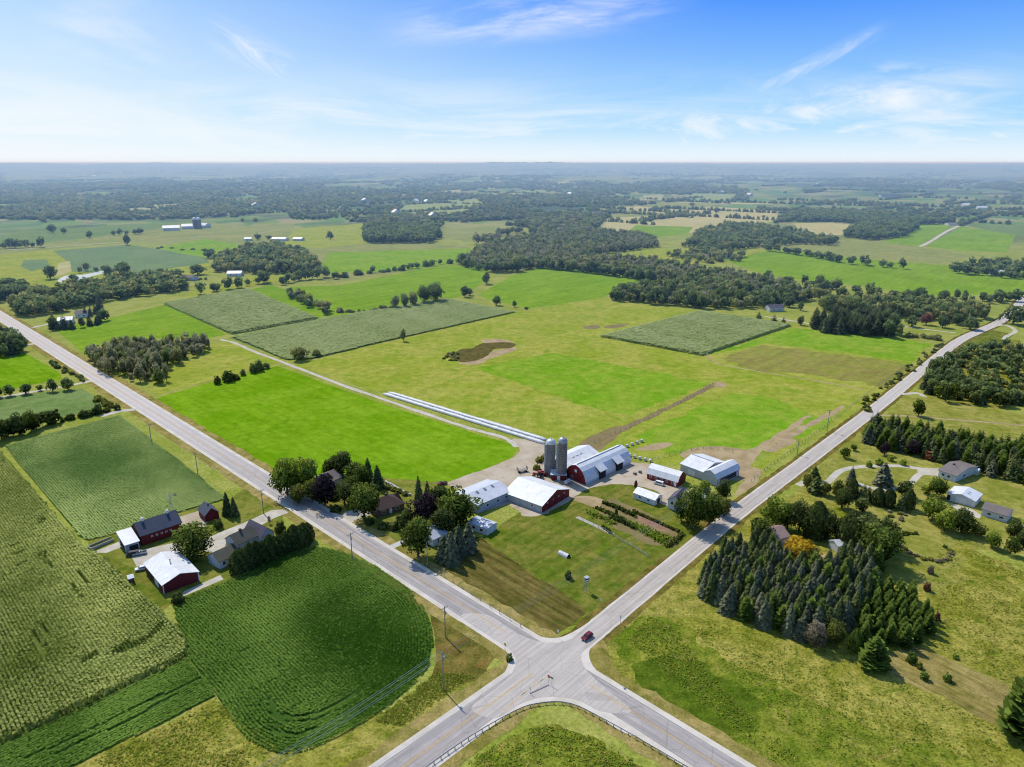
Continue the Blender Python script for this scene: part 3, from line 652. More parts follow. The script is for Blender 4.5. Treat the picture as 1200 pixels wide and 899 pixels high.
def deciduous(rs, ncard, nl, size, tall=1.0, sparse=0.0):
    L = []
    for i in range(nl):
        th = rs.uniform(0, 2*math.pi); ph = math.acos(rs.uniform(-.85, 1)); k = rs.uniform(.45, .85)
        rr = .36*k*(1.0+.25*math.sin(3*th+rs.rand()*2))
        c = np.array((rr*math.sin(ph)*math.cos(th), rr*math.sin(ph)*math.sin(th), .50+.42*k*math.cos(ph)))
        L.append((c, rs.uniform(.12, .2)*(1.15 if i < nl//3 else .9), rs.normal(0, .16)))
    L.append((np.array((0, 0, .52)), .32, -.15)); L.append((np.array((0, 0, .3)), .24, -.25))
    V = []; T = []
    w = np.array([l[1]**2 for l in L]); cnt = (ncard*w/w.sum()).astype(int)+1
    for (c, r, tn), m in zip(L, cnt):
        d = rs.normal(0, 1, (m, 3)); d[:, 2] = d[:, 2]*.9+.25; d /= np.linalg.norm(d, axis=1)[:, None]
        q = c+d*r*rs.uniform(.75, 1.08, (m, 1))*np.array((1, 1, .92))
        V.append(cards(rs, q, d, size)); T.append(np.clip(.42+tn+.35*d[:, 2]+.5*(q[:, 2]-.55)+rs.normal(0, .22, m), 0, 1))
    V = np.concatenate(V); T = np.concatenate(T); V[..., 2] = np.maximum(V[..., 2], .07)
    return V, T
def trunk_mb(rs, h=.55, r=.028, limbs=5):
    b = MB(); b.tube([(0, 0, 0), (.004, .003, h*.35), (-.004, .006, h*.7), (0, 0, h)], [r*1.25, r*.9, r*.7, r*.4], 7)
    for k in range(limbs):
        a = 2*math.pi*k/limbs+rs.uniform(-.4, .4); z0 = h*rs.uniform(.38, .75); l = rs.uniform(.16, .26)
        b.tube([(0, 0, z0), (math.cos(a)*l*.5, math.sin(a)*l*.5, z0+l*.5), (math.cos(a)*l, math.sin(a)*l, z0+l*1.15)], [r*.5, r*.36, r*.15], 5)
    return b
def conifer(rs, whorls, nb, width=.5, base=.05, droop=.35, power=.85, sub=2):
    V = []; T = []
    for i in range(whorls):
        f = (i+.3*rs.rand())/whorls; z = base+(1-base)*f
        R_ = width*(1-f)**power*rs.uniform(.85, 1.12)+.012
        m = max(4, int(nb*(1-f*.55)))
        for k in range(m):
            a = 2*math.pi*(k+rs.rand()*.8)/m+i*1.3; r = R_*rs.uniform(.72, 1.12); dz = -droop*r
            d = np.array((math.cos(a), math.sin(a), 0)); s = np.array((-math.sin(a), math.cos(a), 0)); w = max(.020, r*rs.uniform(.24, .36))
            p0 = np.array((0, 0, z+.02)); p1 = d*r*.62+np.array((0, 0, z+dz*.35+.02)); p2 = d*r+np.array((0, 0, z+dz+.01))
            t = .22+.5*rs.rand()+.2*f
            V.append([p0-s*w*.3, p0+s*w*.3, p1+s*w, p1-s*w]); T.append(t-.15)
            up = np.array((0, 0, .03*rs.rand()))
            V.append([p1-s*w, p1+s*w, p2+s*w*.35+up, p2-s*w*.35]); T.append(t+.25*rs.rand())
            if sub > 1:
                q = d*r*rs.uniform(.35, .8)+np.array((0, 0, z+dz*.3+.015)); ss = s*w*1.3*rs.choice((-1, 1)); 
                V.append([q-d*w*.4, q+d*w*.5, q+ss+d*w*.8+np.array((0, 0, -.01)), q+ss*1.1+np.array((0, 0, -.015))]); T.append(t+.2)
    V.append([[-.015, 0, .94], [.015, 0, .94], [.006, .004, 1.03], [-.006, -.004, 1.03]]); T.append(.6)
    V.append([[0, -.015, .94], [0, .015, .94], [.004, .006, 1.03], [-.004, -.006, 1.03]]); T.append(.6)
    return np.array(V, float), np.clip(np.array(T), 0, 1)
def bushy(rs, n, size):                # a shrub: foliage from the ground up
    d = rs.normal(0, 1, (n, 3)); d[:, 2] = np.abs(d[:, 2]); d /= np.linalg.norm(d, axis=1)[:, None]
    bl = 1+.22*np.sin(3*np.arctan2(d[:, 1], d[:, 0])+rs.rand()*6)*np.cos(2.5*d[:, 2]*3)
    q = d*np.array((.46, .46, .86))*bl[:, None]*rs.uniform(.7, 1.03, (n, 1))+np.array((0, 0, .06))
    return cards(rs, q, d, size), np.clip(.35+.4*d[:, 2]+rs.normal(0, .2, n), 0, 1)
def column(rs, n, size):               # arborvitae: dense flame shape from the ground
    z = rs.beta(1.3, 1.15, n); a = rs.uniform(0, 2*math.pi, n)
    r = .46*np.minimum(1, (1.02-z)*2.4)**.7*(.85+.15*np.sin(5*a+7*z)); r = r*rs.uniform(.8, 1.05, n)
    q = np.stack([r*np.cos(a), r*np.sin(a), z], 1); d = np.stack([np.cos(a), np.sin(a), np.full(n, .45)], 1)
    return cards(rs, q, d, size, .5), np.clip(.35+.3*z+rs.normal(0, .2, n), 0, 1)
LIB = {}
def lib():
    rs = np.random.RandomState(11)
    def put(key, VT, tr=None):
        V, T = VT
        ent = {'V': V, 'T': T, 'crown': quads_mesh('crown', V, T)}
        if tr is not None:
            ent['trunk'] = tr.mesh('trunk'); ent['trunk'].materials.append(M['bark'])
            ent['whole'] = quads_mesh('tree', V, T, (np.array(tr.v), tr.f))
        else: ent['whole'] = ent['crown']
        for k in ('crown', 'whole'):
            if len(ent[k].materials) == 0: ent[k].materials.append(LEAF['green'])
        if tr is not None and len(ent['whole'].materials) == 1: ent['whole'].materials.append(M['bark'])
        LIB.setdefault(key, []).append(ent)
    for i in range(4):
        put('round_hi', deciduous(rs, 2600, 26, .030), trunk_mb(rs))
        put('round_mid', deciduous(rs, 620, 16, .058), trunk_mb(rs, limbs=3))
        put('round_lo', deciduous(rs, 150, 10, .105), trunk_mb(rs, limbs=0))
        put('thin_hi', deciduous(rs, 900, 20, .030), trunk_mb(rs, limbs=7))
        tr = MB(); tr.tube([(0, 0, 0), (0, 0, .9)], [.022, .006], 6)
        put('spruce_hi', conifer(rs, 22, 15, .5, .0, .32, rs.uniform(.46, .62)), tr)
        put('spruce_mid', conifer(rs, 14, 11, .5, .02, .3, .66), tr)
        put('spruce_lo', conifer(rs, 9, 8, .5, sub=1), tr)
        put('pine_hi', conifer(rs, 20, 14, .5, .02, -.25, .62), tr)
        put('column_hi', column(rs, 2400, .045)); put('bush_hi', bushy(rs, 700, .07)); put('bush_lo', bushy(rs, 160, .14))
lib()
ITEMS = []                             # every plant: dict(shape, leaf, x, y, h, w, name, label, cat, group)
def tree(px, py, ptop, wpx, shape, leaf, label, name=None, group=None, cat=None, force=True):
    x, y = at(px, py); h = height(px, py, ptop); w = wpx*px_m(px, py)*(1.2 if shape == 'round' and py > 500 else 1.05)
    # the crown's near side hides the foot, so the true foot lies a little behind the lowest visible edge
    add(x, y, h, w, shape, leaf, label, name, group, cat, force)
def add(x, y, h, w, shape, leaf, label, name=None, group=None, cat=None, force=False):
    nm = name or {'round': 'deciduous_tree', 'thin': 'deciduous_tree', 'spruce': 'spruce_tree', 'pine': 'pine_tree', 'column': 'cedar_tree', 'bush': 'shrub'}[shape]
    ct = cat or ('shrub' if shape == 'bush' else 'tree')
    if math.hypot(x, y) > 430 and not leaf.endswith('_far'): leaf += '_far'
    ITEMS.append(dict(shape=shape, leaf=leaf, x=x, y=y, h=h, w=w, name=nm, label=label, cat=ct, group=group, force=force, a=appsize(x, y, h)))
def patch(pts, sp, choices, hr, wr, label, group, seed, jit=.35, bearing=None, cap=None):
    """trees on a jittered grid in a polygon; choices = list of (shape, leaf, weight)"""
    W = ats(pts); rs = np.random.RandomState(seed); b = bearing if bearing is not None else R(20)
    dr = np.array((math.sin(b), math.cos(b))); nr = np.array((dr[1], -dr[0])); s = W@nr; t = W@dr
    S, T = np.meshgrid(np.arange(s.min(), s.max(), sp), np.arange(t.min(), t.max(), sp), indexing='ij')
    S = S+rs.uniform(-jit, jit, S.shape)*sp; T = T+rs.uniform(-jit, jit, T.shape)*sp
    P = S.ravel()[:, None]*nr+T.ravel()[:, None]*dr; P = P[pip(P, W)]
    wt = np.array([c[2] for c in choices], float); wt /= wt.sum()
    for p in P:
        c = choices[rs.choice(len(choices), p=wt)]
        lab = label if isinstance(label, str) else label[c[0]]
        k = rs.uniform(.8, 1.45) if seed > 48 else 1.0
        add(p[0], p[1], rs.uniform(*hr)*k, rs.uniform(*wr)*k, c[0], c[1], lab, None, group)
def row(pts, sp, choices, hr, wr, label, group, seed, jit=.8):
    rs = np.random.RandomState(seed)
    P = resample(smooth(ats(pts), 6) if len(pts) > 2 else ats(pts), sp*(.66 if seed > 48 else 1))
    if seed > 48: P = P[rs.rand(len(P)) > .14]; P = P+rs.normal(0, sp*.16, P.shape)
    wt = np.array([c[2] for c in choices], float); wt /= wt.sum()
    for p in P:
        c = choices[rs.choice(len(choices), p=wt)]; q = p+rs.normal(0, jit, 2); k = rs.uniform(.7, 1.45) if seed > 48 else 1.0
        lab = label if isinstance(label, str) else label[c[0]]
        add(q[0], q[1], rs.uniform(*hr)*k, rs.uniform(*wr)*k, c[0], c[1], lab, None, group)

# --- left farm
tree(229, 653, 611, 44, 'round', 'green', 'big round leafy tree between the red barn and the white farmhouse')
tree(267, 603, 576, 13, 'spruce', 'spruce', 'taller dark spruce of the pair beyond the small red shed')
tree(275, 605, 582, 12, 'spruce', 'spruce', 'shorter dark spruce of the pair beyond the small red shed')
tree(256, 619, 609, 11, 'bush', 'dark', 'clipped round dark bush in front of the small red shed')
tree(329, 624, 611, 12, 'bush', 'dark', 'small dark round bush where the cedar hedge nears the road')
tree(316, 614, 603, 5, 'thin', 'grey', 'thin bare young tree beside the white farmhouse drive')
tree(209, 706, 694, 15, 'bush', 'dark', 'low dark bush at the corner of the white roofed red shed')
tree(212, 651, 643, 5, 'bush', 'dark', 'tiny dark bush at the edge of the gravel by the big round tree')
row([(281, 670), (300, 662), (325, 651), (345, 642), (364, 634)], 2.0, [('column', 'dark', 1)], (6.5, 8.8), (4.6, 6.0), 'tall dark cedar in the thick hedge beside the white farmhouse', 'cedars of the farmhouse hedge', 31, .35)
# --- farmstead across the road
tree(337, 580, 533, 34, 'round', 'light', 'pale green spreading tree at the roadside, left one of a pair')
tree(357, 577, 531, 34, 'round', 'light', 'pale green spreading tree at the roadside, right one of a pair')
tree(381, 592, 552, 32, 'round', 'purple', 'dark purple leaved tree in front of the grey roofed house')
tree(402, 560, 525, 22, 'round', 'dark', 'tallest dark tree behind the grey roofed house')
tree(416, 566, 539, 22, 'round', 'dark', 'dark round tree right of the tallest one behind the grey roofed house')
tree(432, 565, 536, 15, 'spruce', 'spruce', 'pointed dark spruce at the hay field edge behind the grey roofed house')
tree(443, 572, 545, 16, 'spruce', 'spruce', 'dark spruce nearest the stone wall behind the brown roofed house')
tree(386, 560, 537, 16, 'round', 'green', 'small leafy tree behind the grey roofed house on its left')
tree(404, 592, 560, 24, 'round', 'dark', 'dark leafy tree in front of the grey roofed house, right of the purple tree')
tree(427, 609, 562, 40, 'round', 'green', 'large mid green maple standing before the brown roofed house')
tree(391, 585, 576, 12, 'bush', 'dark', 'dark bush under the purple tree by the road')
for i, (a, b) in enumerate(((394, 599), (433, 614), (449, 619), (461, 620))): tree(a, b, b-8, 12, 'bush', 'dark', 'low dark garden bush in front of the brown roofed house', group='bushes before the brown roofed house')
tree(471, 619, 602, 17, 'bush', 'dark', 'clipped dark globe bush beside the short concrete path')
tree(491, 592, 557, 14, 'spruce', 'spruce', 'tall dark spruce right of the brown roofed house')
tree(501, 588, 563, 11, 'spruce', 'spruce', 'slimmer dark spruce near the parked maroon pickup')
tree(499, 616, 574, 32, 'round', 'purple', 'dark purple leaved tree beside the long white shed')
tree(535, 617, 571, 46, 'round', 'green', 'broad leafy tree hiding the end of the long white shed')
tree(490, 652, 602, 34, 'round', 'green', 'tall leafy tree at the end of the concrete path')
for i, (a, b, c, d) in enumerate(((521, 657, 626, 'blue'), (529, 660, 622, 'blue'), (538, 652, 614, 'blue'), (549, 646, 612, 'blue'))): tree(a, b, c, 21, 'spruce', d, 'bluish dark spruce in the clump below the white trailer', group='spruces below the white trailer')
for a, b in ((455, 573), (462, 575), (468, 577), (475, 580)): tree(a, b, b-5, 8, 'bush', 'olive', 'low shrub on the stone wall behind the brown roofed house', group='shrubs on the stone wall')
for a, b, c, w, lf, lab in ((393, 556, 532, 22, 'dark', 'dark leafy tree filling the gap behind the grey roofed house'), (424, 572, 544, 22, 'green', 'rounded tree between the grey roofed house and the stone wall'), (414, 584, 556, 24, 'green', 'leafy tree between the grey and the brown roofed houses'), (438, 584, 564, 18, 'dark', 'low dark tree beside the left end of the brown roofed house'), (366, 588, 560, 22, 'green', 'leafy tree between the roadside pair and the purple tree'), (350, 590, 566, 20, 'olive', 'small olive tree under the roadside pair'), (512, 602, 566, 28, 'dark', 'dark tree behind the purple tree beside the long white shed'), (520, 628, 592, 28, 'dark', 'dark tree between the white cottage and the long shed'), (478, 612, 594, 16, 'dark', 'dark small tree beside the brown roofed house at its right end')):
    tree(a, b, c, w, 'round', lf, lab)
for a, b, lab in ((632, 541, 'left'), (629, 550, 'lower'), (638, 538, 'upper')): tree(a, b, b-6, 9, 'bush', 'olive', 'brushy %s clump on the gravel left of the silos' % lab)
# --- trees at the right end of the main farm
tree(811, 619, 566, 30, 'round', 'green', 'tall leafy tree by the road in front of the pale grey roofed farmhouse')
tree(798, 611, 578, 18, 'round', 'green', 'leafy tree touching the farmhouse at the right of the yard')
tree(831, 614, 576, 26, 'round', 'green', 'leafy tree casting its shadow on the road beside the farmhouse')
tree(823, 590, 560, 20, 'round', 'light', 'pale leafy tree behind the farmhouse, below the grey barn')
tree(847, 586, 560, 18, 'round', 'dark', 'dark tree below the grey barn with the cross wing')
tree(848, 605, 582, 18, 'round', 'olive', 'olive leafy tree by the drive mouth at the right of the yard')
tree(814, 602, 574, 20, 'round', 'light', 'paler leafy tree filling the middle of the clump beside the pale farmhouse')
tree(837, 598, 575, 18, 'round', 'olive', 'olive tree inside the clump beside the pale farmhouse')
tree(722, 604, 595, 4, 'bush', 'dark', 'small dark shrub at the head of the garden rows')
tree(666, 678, 668, 8, 'bush', 'dark', 'lone small dark bush on the lawn near the road and the raised stand', force=True)
tree(745, 571, 563, 4, 'column', 'red', 'small reddish conifer at the edge of the gravel near the white shed')
# --- grove right of the road
tree(909, 620, 580, 34, 'round', 'light', 'bright green roadside tree at the left end of the tall screen of trees')
tree(893, 636, 606, 30, 'round', 'green', 'leafy tree at the roadside corner of the spruce grove')
tree(934, 660, 627, 40, 'round', 'yellow', 'yellow autumn tree at the edge of the dark spruce grove')
tree(948, 668, 640, 26, 'round', 'olive', 'olive green tree at the right side of the yellow autumn tree')
row([(922, 620), (945, 626), (968, 632), (990, 638), (1008, 644)], 3.4, [('column', 'dark', 1), ('round', 'dark', 3)], (10.5, 13.5), (7.5, 10), {'column': 'dark evergreen in the tall screen behind the yellow autumn tree', 'round': 'dark leafy tree in the tall screen behind the yellow autumn tree'}, 'tall screen behind the yellow tree', 41, .5)
tree(1026, 660, 610, 46, 'round', 'green', 'large dome shaped tree at the right end of the tall screen')
tree(1010, 645, 600, 40, 'round', 'dark', 'dark dome shaped tree next to the largest one of the tall screen')
tree(1036, 644, 606, 32, 'round', 'dark', 'dark tree half hidden behind the largest dome of the tall screen')
grove = [(818, 695), (835, 668), (852, 650), (888, 642), (920, 668), (965, 672), (1000, 660), (1026, 672), (1030, 692), (1012, 716), (985, 745), (945, 752), (890, 733), (840, 713)]
patch(grove, 2.75, [('spruce', 'blue', 4), ('spruce', 'spruce', 6), ('pine', 'pine', 1.2)], (6.2, 10.2), (3.8, 5.6), {'spruce': 'dark spruce standing close in the dense grove right of the crossroads', 'pine': 'greener pine among the dark spruces of the grove right of the crossroads'}, 'dense spruce grove', 42, .28, gB)
yp = [(998, 742), (1018, 702), (1040, 694), (1062, 694), (1097, 738), (1088, 752), (1048, 762), (1006, 762)]
patch(yp, 3.1, [('pine', 'pine', 1)], (5.2, 7.5), (2.8, 3.6), 'young green pine in the planted rows beside the spruce grove', 'young pines in rows', 43, .14, R(24))
tree(1023, 781, 746, 32, 'pine', 'pine', 'single stout pine standing alone below the young pine rows')
tree(1001, 762, 737, 15, 'column', 'pine', 'slim green conifer left of the single stout pine')
tree(955, 758, 726, 24, 'round', 'grey', 'greyish bush like tree at the front edge of the spruce grove')
tree(976, 757, 724, 24, 'round', 'olive', 'brownish olive tree at the front edge of the spruce grove')
tree(1196, 862, 776, 52, 'pine', 'pine', 'big green pine cut off by the right edge of the view')
for a, b, c, w, lf, lab in ((1068, 776, 764, 11, 'pine', 'small dark shrub in the stubble nearest the single stout pine'), (1077, 783, 775, 6, 'olive', 'tiny olive shrub in the middle of the stubble strip'), (1083, 796, 787, 9, 'pine', 'small shrub with a long shadow lowest in the stubble strip'), (1110, 798, 789, 9, 'pine', 'small shrub standing apart at the right in the stubble strip'), (1120, 772, 767, 6, 'pine', 'tiny dark shrub in the yellow meadow above the stubble'), (1086, 692, 682, 8, 'red', 'small red leaved shrub in the yellow meadow'), (1090, 672, 662, 7, 'grey', 'small brownish shrub on the lawn above the red leaved one'), (1098, 727, 717, 6, 'red', 'dark reddish shrub at the right edge of the young pine rows')):
    tree(a, b, c, w, 'bush', lf, lab)
# --- right house plot
tree(997, 566, 546, 14, 'spruce', 'blue', 'upright blue spruce left of the oval drive')
tree(1034, 568, 542, 22, 'spruce', 'blue', 'large blue spruce inside the oval drive')
tree(990, 537, 523, 11, 'round', 'green', 'lone small leafy tree on the lawn near the road, nearer one of two')
tree(1000, 528, 520, 8, 'round', 'green', 'lone small leafy tree on the lawn near the road, farther one of two')
tree(954, 562, 546, 15, 'spruce', 'spruce', 'dark spruce at the mouth of the oval drive')
row([(944, 572), (965, 578), (985, 582)], 4.5, [('round', 'dark', 2), ('spruce', 'spruce', 1), ('round', 'olive', 1)], (6, 8), (5, 7), {'round': 'leafy tree in the screen along the oval drive', 'spruce': 'spruce in the screen along the oval drive'}, 'screen along the oval drive', 44, .8)
row([(985, 579), (1005, 585), (1030, 591), (1050, 596), (1066, 597)], 3.4, [('column', 'spruce', 2), ('spruce', 'spruce', 1)], (6, 8), (4.2, 5.5), {'column': 'dark cedar in the screen below the oval drive', 'spruce': 'dark spruce in the screen below the oval drive'}, 'evergreens below the oval drive', 45, .5)
tree(986, 595, 571, 20, 'round', 'dark', 'round bluish dark tree on the lawn below the oval drive, left of two')
tree(1010, 600, 582, 17, 'round', 'dark', 'round bluish dark tree on the lawn below the oval drive, right of two')
tree(1060, 582, 561, 20, 'round', 'dark', 'dark leafy tree at the lower bend of the oval drive')
tree(1097, 582, 558, 22, 'round', 'green', 'leafy tree just below the grey roofed white house at the right')
tree(1084, 578, 567, 13, 'round', 'light', 'pale small tree by the end of the oval drive')
tree(1092, 610, 580, 28, 'round', 'light', 'broad pale green tree below the white roofed shed at the right')
tree(1106, 622, 595, 24, 'round', 'light', 'pale green tree below the concrete apron at the right')
tree(1126, 624, 594, 28, 'round', 'dark', 'darker leafy tree below the concrete apron at the right')
tree(1146, 628, 612, 16, 'round', 'olive', 'small olive tree in front of the long garage')
tree(1162, 642, 622, 18, 'round', 'light', 'pale small tree at the lower right of the orchard lawn')
tree(1187, 632, 606, 17, 'round', 'dark', 'dark tree at the right end of the long garage')
tree(1184, 650, 628, 16, 'round', 'green', 'leafy tree at the right edge below the long garage')
tree(1198, 645, 618, 18, 'round', 'dark', 'dark tree at the right edge of the view below the long garage')
tree(1036, 533, 517, 13, 'round', 'purple', 'small dark purple tree before the pine belt at the right')
tree(1068, 533, 514, 16, 'round', 'purple', 'dark plum coloured tree against the pine belt at the right')
tree(1091, 538, 528, 17, 'bush', 'red', 'reddish brown shrub left of the grey roofed white house')
for a, b in ((1030, 545), (1018, 547), (1058, 545), (1043, 540)): tree(a, b, b-8, 7, 'bush', 'light', 'small pale shrub on the lawn above the oval drive', group='shrubs above the oval drive')
tree(1076, 488, 466, 16, 'round', 'green', 'lone round tree on the mown field at the right')
patch([(1010, 521), (1022, 500), (1060, 506), (1120, 518), (1200, 533), (1260, 556), (1260, 585), (1185, 566), (1130, 548), (1060, 532)], 3.7, [('spruce', 'spruce', 4), ('pine', 'pine', 3), ('spruce', 'blue', 1)], (6.5, 9.8), (4.4, 6.2), {'spruce': 'dark spruce in the long evergreen belt at the right', 'pine': 'green pine in the long evergreen belt at the right'}, 'long evergreen belt', 46, .3, R(60))
# flower ring
for k in range(26):
    a = 2*math.pi*k/26; x, y = at(1082, 641); 
    if 0.2 < a < 1.0: continue
    add(x+7*math.cos(a)+rnd.uniform(-.5, .5), y+9*math.sin(a)+rnd.uniform(-.5, .5), rnd.uniform(.6, 1.3), rnd.uniform(1.4, 2.4), 'bush', rnd.choice(('olive', 'grey', 'green')), 'low perennial clump in the oval flower bed on the right lawn', None, 'oval flower bed', None, True)
for k in range(12):
    p = at(rnd.uniform(1040, 1075), 0*1+rnd.uniform(597, 612)); add(p[0], p[1], rnd.uniform(.6, 1.2), rnd.uniform(1.2, 2.2), 'bush', rnd.choice(('olive', 'grey')), 'low shrub in the wild border below the evergreens', None, 'wild border', None, True)
# --- scrub and woods, right
patch([(1076, 456), (1092, 432), (1110, 424), (1120, 440), (1125, 455), (1165, 466), (1215, 474), (1170, 479), (1100, 471)], 5.2, [('spruce', 'spruce', 2), ('round', 'dark', 3), ('round', 'green', 1)], (7, 10), (5.5, 7.5), {'spruce': 'dark conifer along the edge of the scrub above the mown field at the right', 'round': 'leafy tree along the edge of the scrub above the mown field at the right'}, 'edge of the right scrub', 47)
patch([(1100, 440), (1118, 414), (1160, 404), (1240, 415), (1260, 472), (1165, 466), (1122, 452)], 6.2, [('round', 'olive', 1), ('round', 'green', 2), ('round', 'dark', 3), ('spruce', 'spruce', 1)], (4, 8), (4.5, 7.5), {'spruce': 'scattered conifer inside the open scrub at the right', 'round': 'scattered small tree inside the open scrub at the right'}, 'open scrub at the right', 48)
tree(1187, 380, 357, 30, 'round', 'dark', 'large dark tree beside the road at the far right')
tree(1137, 386, 371, 22, 'round', 'dark', 'dark rounded tree left of the road near its far end')
for i, (a, b, lf, lab) in enumerate(((1068, 383, 'dark', 'first small round tree in the row along the far lane'), (1085, 381, 'red', 'reddish round tree in the row along the far lane'), (1104, 384, 'dark', 'round tree right of the reddish one along the far lane'), (1122, 381, 'dark', 'last round tree of the row along the far lane'))): tree(a, b, b-15, 15, 'round', lf, lab)
for a, b, c, w in ((1077, 353, 335, 20), (1105, 352, 338, 15), (1121, 350, 338, 9), (1130, 352, 339, 9), (1151, 353, 341, 12), (1170, 352, 338, 14), (1181, 353, 340, 13)): tree(a, b, c, w, 'round', 'dark', 'tree in the loose row at the lower edge of the far right hay field', group='loose row below the far hay field')
patch([(953, 389), (956, 380), (1010, 378), (1058, 388), (1060, 397), (1000, 393)], 6.2, [('pine', 'spruce', 2), ('spruce', 'spruce', 1), ('round', 'dark', 1)], (10, 13), (6.5, 8.5), {'spruce': 'dark spruce in the block planting at the far end of the pasture', 'pine': 'dark pine in the block planting at the far end of the pasture', 'round': 'dark leafy tree in the block planting at the far end of the pasture'}, 'block planting beyond the pasture', 49)
patch([(955, 366), (960, 356), (1040, 356), (1110, 362), (1152, 366), (1160, 377), (1120, 380), (1060, 374), (1000, 369)], 7, [('round', 'dark', 2), ('round', 'green', 2), ('round', 'olive', 2)], (8, 12), (7, 10), 'tree in the wooded belt left of the road at the far right', 'wooded belt at the far right', 50)
row([(1062, 395), (1080, 396), (1098, 398)], 5, [('bush', 'olive', 1)], (2.5, 4), (4, 6), 'shrub in the hedge running to the road below the wooded belt', 'hedge below the wooded belt', 51)
row([(945, 352), (975, 352), (1010, 354), (1060, 356)], 9, [('round', 'green', 2), ('round', 'olive', 1)], (9, 12), (8, 11), 'tree on the upper edge of the wooded belt at the far right', 'upper edge of the wooded belt', 52)
tree(938, 364, 352, 8, 'round', 'dark', 'small tree right of the violet roofed house at mid right')
tree(896, 362, 345, 16, 'round', 'dark', 'tree against the left end of the violet roofed house at mid right')
tree(925, 360, 346, 16, 'round', 'dark', 'tree behind the right end of the violet roofed house at mid right')
for a, b in ((889, 373), (907, 376), (918, 379)): tree(a, b, b-9, 8, 'spruce', 'spruce', 'small conifer before the violet roofed house at mid right', group='conifers before the violet roofed house')
tree(938, 381, 369, 10, 'round', 'dark', 'lone small tree near the block planting at the end of the pasture')
patch([(712, 352), (724, 342), (790, 340), (850, 334), (930, 346), (945, 353), (898, 361), (830, 363), (760, 357)], 6.4, [('round', 'dark', 3), ('round', 'grey', 1), ('round', 'green', 3), ('round', 'olive', 1)], (8, 12), (6, 9), 'tree in the wooded strip above the right corn block', 'wooded strip above the right corn block', 53)
W1 = [(538, 309), (560, 293), (600, 283), (650, 275), (700, 272), (765, 280), (772, 290), (705, 299), (690, 303), (760, 309), (800, 316), (880, 328), (958, 347), (950, 353), (870, 347), (790, 333), (690, 320), (630, 315), (597, 319), (576, 319)]
patch(W1, 6.6, [('round', 'grey', 4), ('thin', 'grey', 1), ('round', 'dark', 2), ('round', 'green', 3), ('round', 'olive', 1), ('spruce', 'spruce', .5)], (7, 11), (5, 8), {'round': 'tree in the greyish wood beyond the hay fields at the centre', 'thin': 'bare looking tree in the greyish wood beyond the hay fields', 'spruce': 'conifer in the greyish wood beyond the hay fields at the centre'}, 'greyish central wood', 54)
row([(536, 309), (560, 317), (576, 319), (597, 319), (630, 314), (690, 320), (765, 330)], 9, [('round', 'dark', 3), ('round', 'green', 1)], (10, 13), (9, 12), 'darker tree along the near edge of the greyish central wood', 'near edge of the central wood', 55)
patch([(770, 300), (800, 296), (870, 300), (880, 306), (850, 308), (800, 306)], 12, [('round', 'green', 1), ('round', 'olive', 1)], (6, 10), (7, 10), 'small tree around the far houses at centre right', 'trees around the far centre right houses', 56)
patch([(800, 290), (820, 272), (860, 264), (910, 270), (960, 280), (985, 284), (975, 288), (930, 287), (880, 292), (830, 296)], 9.5, [('round', 'green', 2), ('round', 'dark', 2), ('round', 'olive', 1)], (7, 12), (7, 11), 'tree in the loose wood around the far houses at the right', 'loose wood around the far houses', 57)
row([(898, 294), (930, 298), (960, 303), (988, 309)], 12, [('round', 'dark', 1)], (7, 11), (9, 12), 'tree in the hedgerow crossing the far right fields, left half', 'left half of the far right hedgerow', 58)
row([(1000, 310), (1025, 312), (1055, 315)], 13, [('round', 'dark', 1)], (8, 12), (9, 13), 'tree in the hedgerow crossing the far right fields, right half', 'right half of the far right hedgerow', 59)
patch([(985, 278), (1010, 264), (1050, 262), (1076, 268), (1060, 278), (1020, 282)], 9, [('round', 'dark', 2), ('round', 'green', 1)], (10, 13), (9, 12), 'tree in the dark oval wood beside the far right lime field', 'dark oval wood at the far right', 60)
patch([(918, 258), (935, 250), (1000, 250), (1070, 258), (1120, 262), (1060, 265), (990, 262)], 10, [('round', 'dark', 2), ('round', 'green', 1)], (9, 13), (9, 13), 'tree in the long wood behind the far right fields', 'long wood behind the far right fields', 61)
patch([(1110, 320), (1120, 313), (1150, 312), (1170, 306), (1200, 312), (1210, 326), (1190, 328), (1150, 324)], 12, [('round', 'dark', 1), ('round', 'green', 1)], (7, 11), (8, 12), 'tree around the white house far up on the right edge', 'trees around the far right white house', 62)
row([(850, 336), (905, 330), (960, 338), (1060, 350), (1150, 356), (1200, 352)], 12, [('round', 'dark', 2), ('round', 'green', 2), ('bush', 'dark', 1)], (6, 11), (7, 11), {'round': 'tree in the ragged line between the far right hay field and the wooded belt', 'bush': 'shrub in the ragged line between the far right hay field and the wooded belt'}, 'ragged line below the far right hay field', 92, 3)
row([(715, 306), (780, 312), (850, 306)], 12, [('round', 'green', 2), ('bush', 'olive', 1)], (5, 9), (6, 10), {'round': 'tree in the line under the far centre right houses', 'bush': 'shrub in the line under the far centre right houses'}, 'line under the far centre right houses', 93, 3)
row([(240, 303), (300, 300), (180, 290)], 20, [('bush', 'dark', 1)], (2, 4), (4, 8), 'shrub on the field edge behind the wooded hill', 'field edge behind the wooded hill', 94, 2)
row([(560, 288), (600, 274), (690, 270)], 13, [('round', 'grey', 2), ('round', 'green', 2)], (8, 13), (8, 13), 'tree on the far ragged edge of the central wood', 'far edge of the central wood', 95, 5)
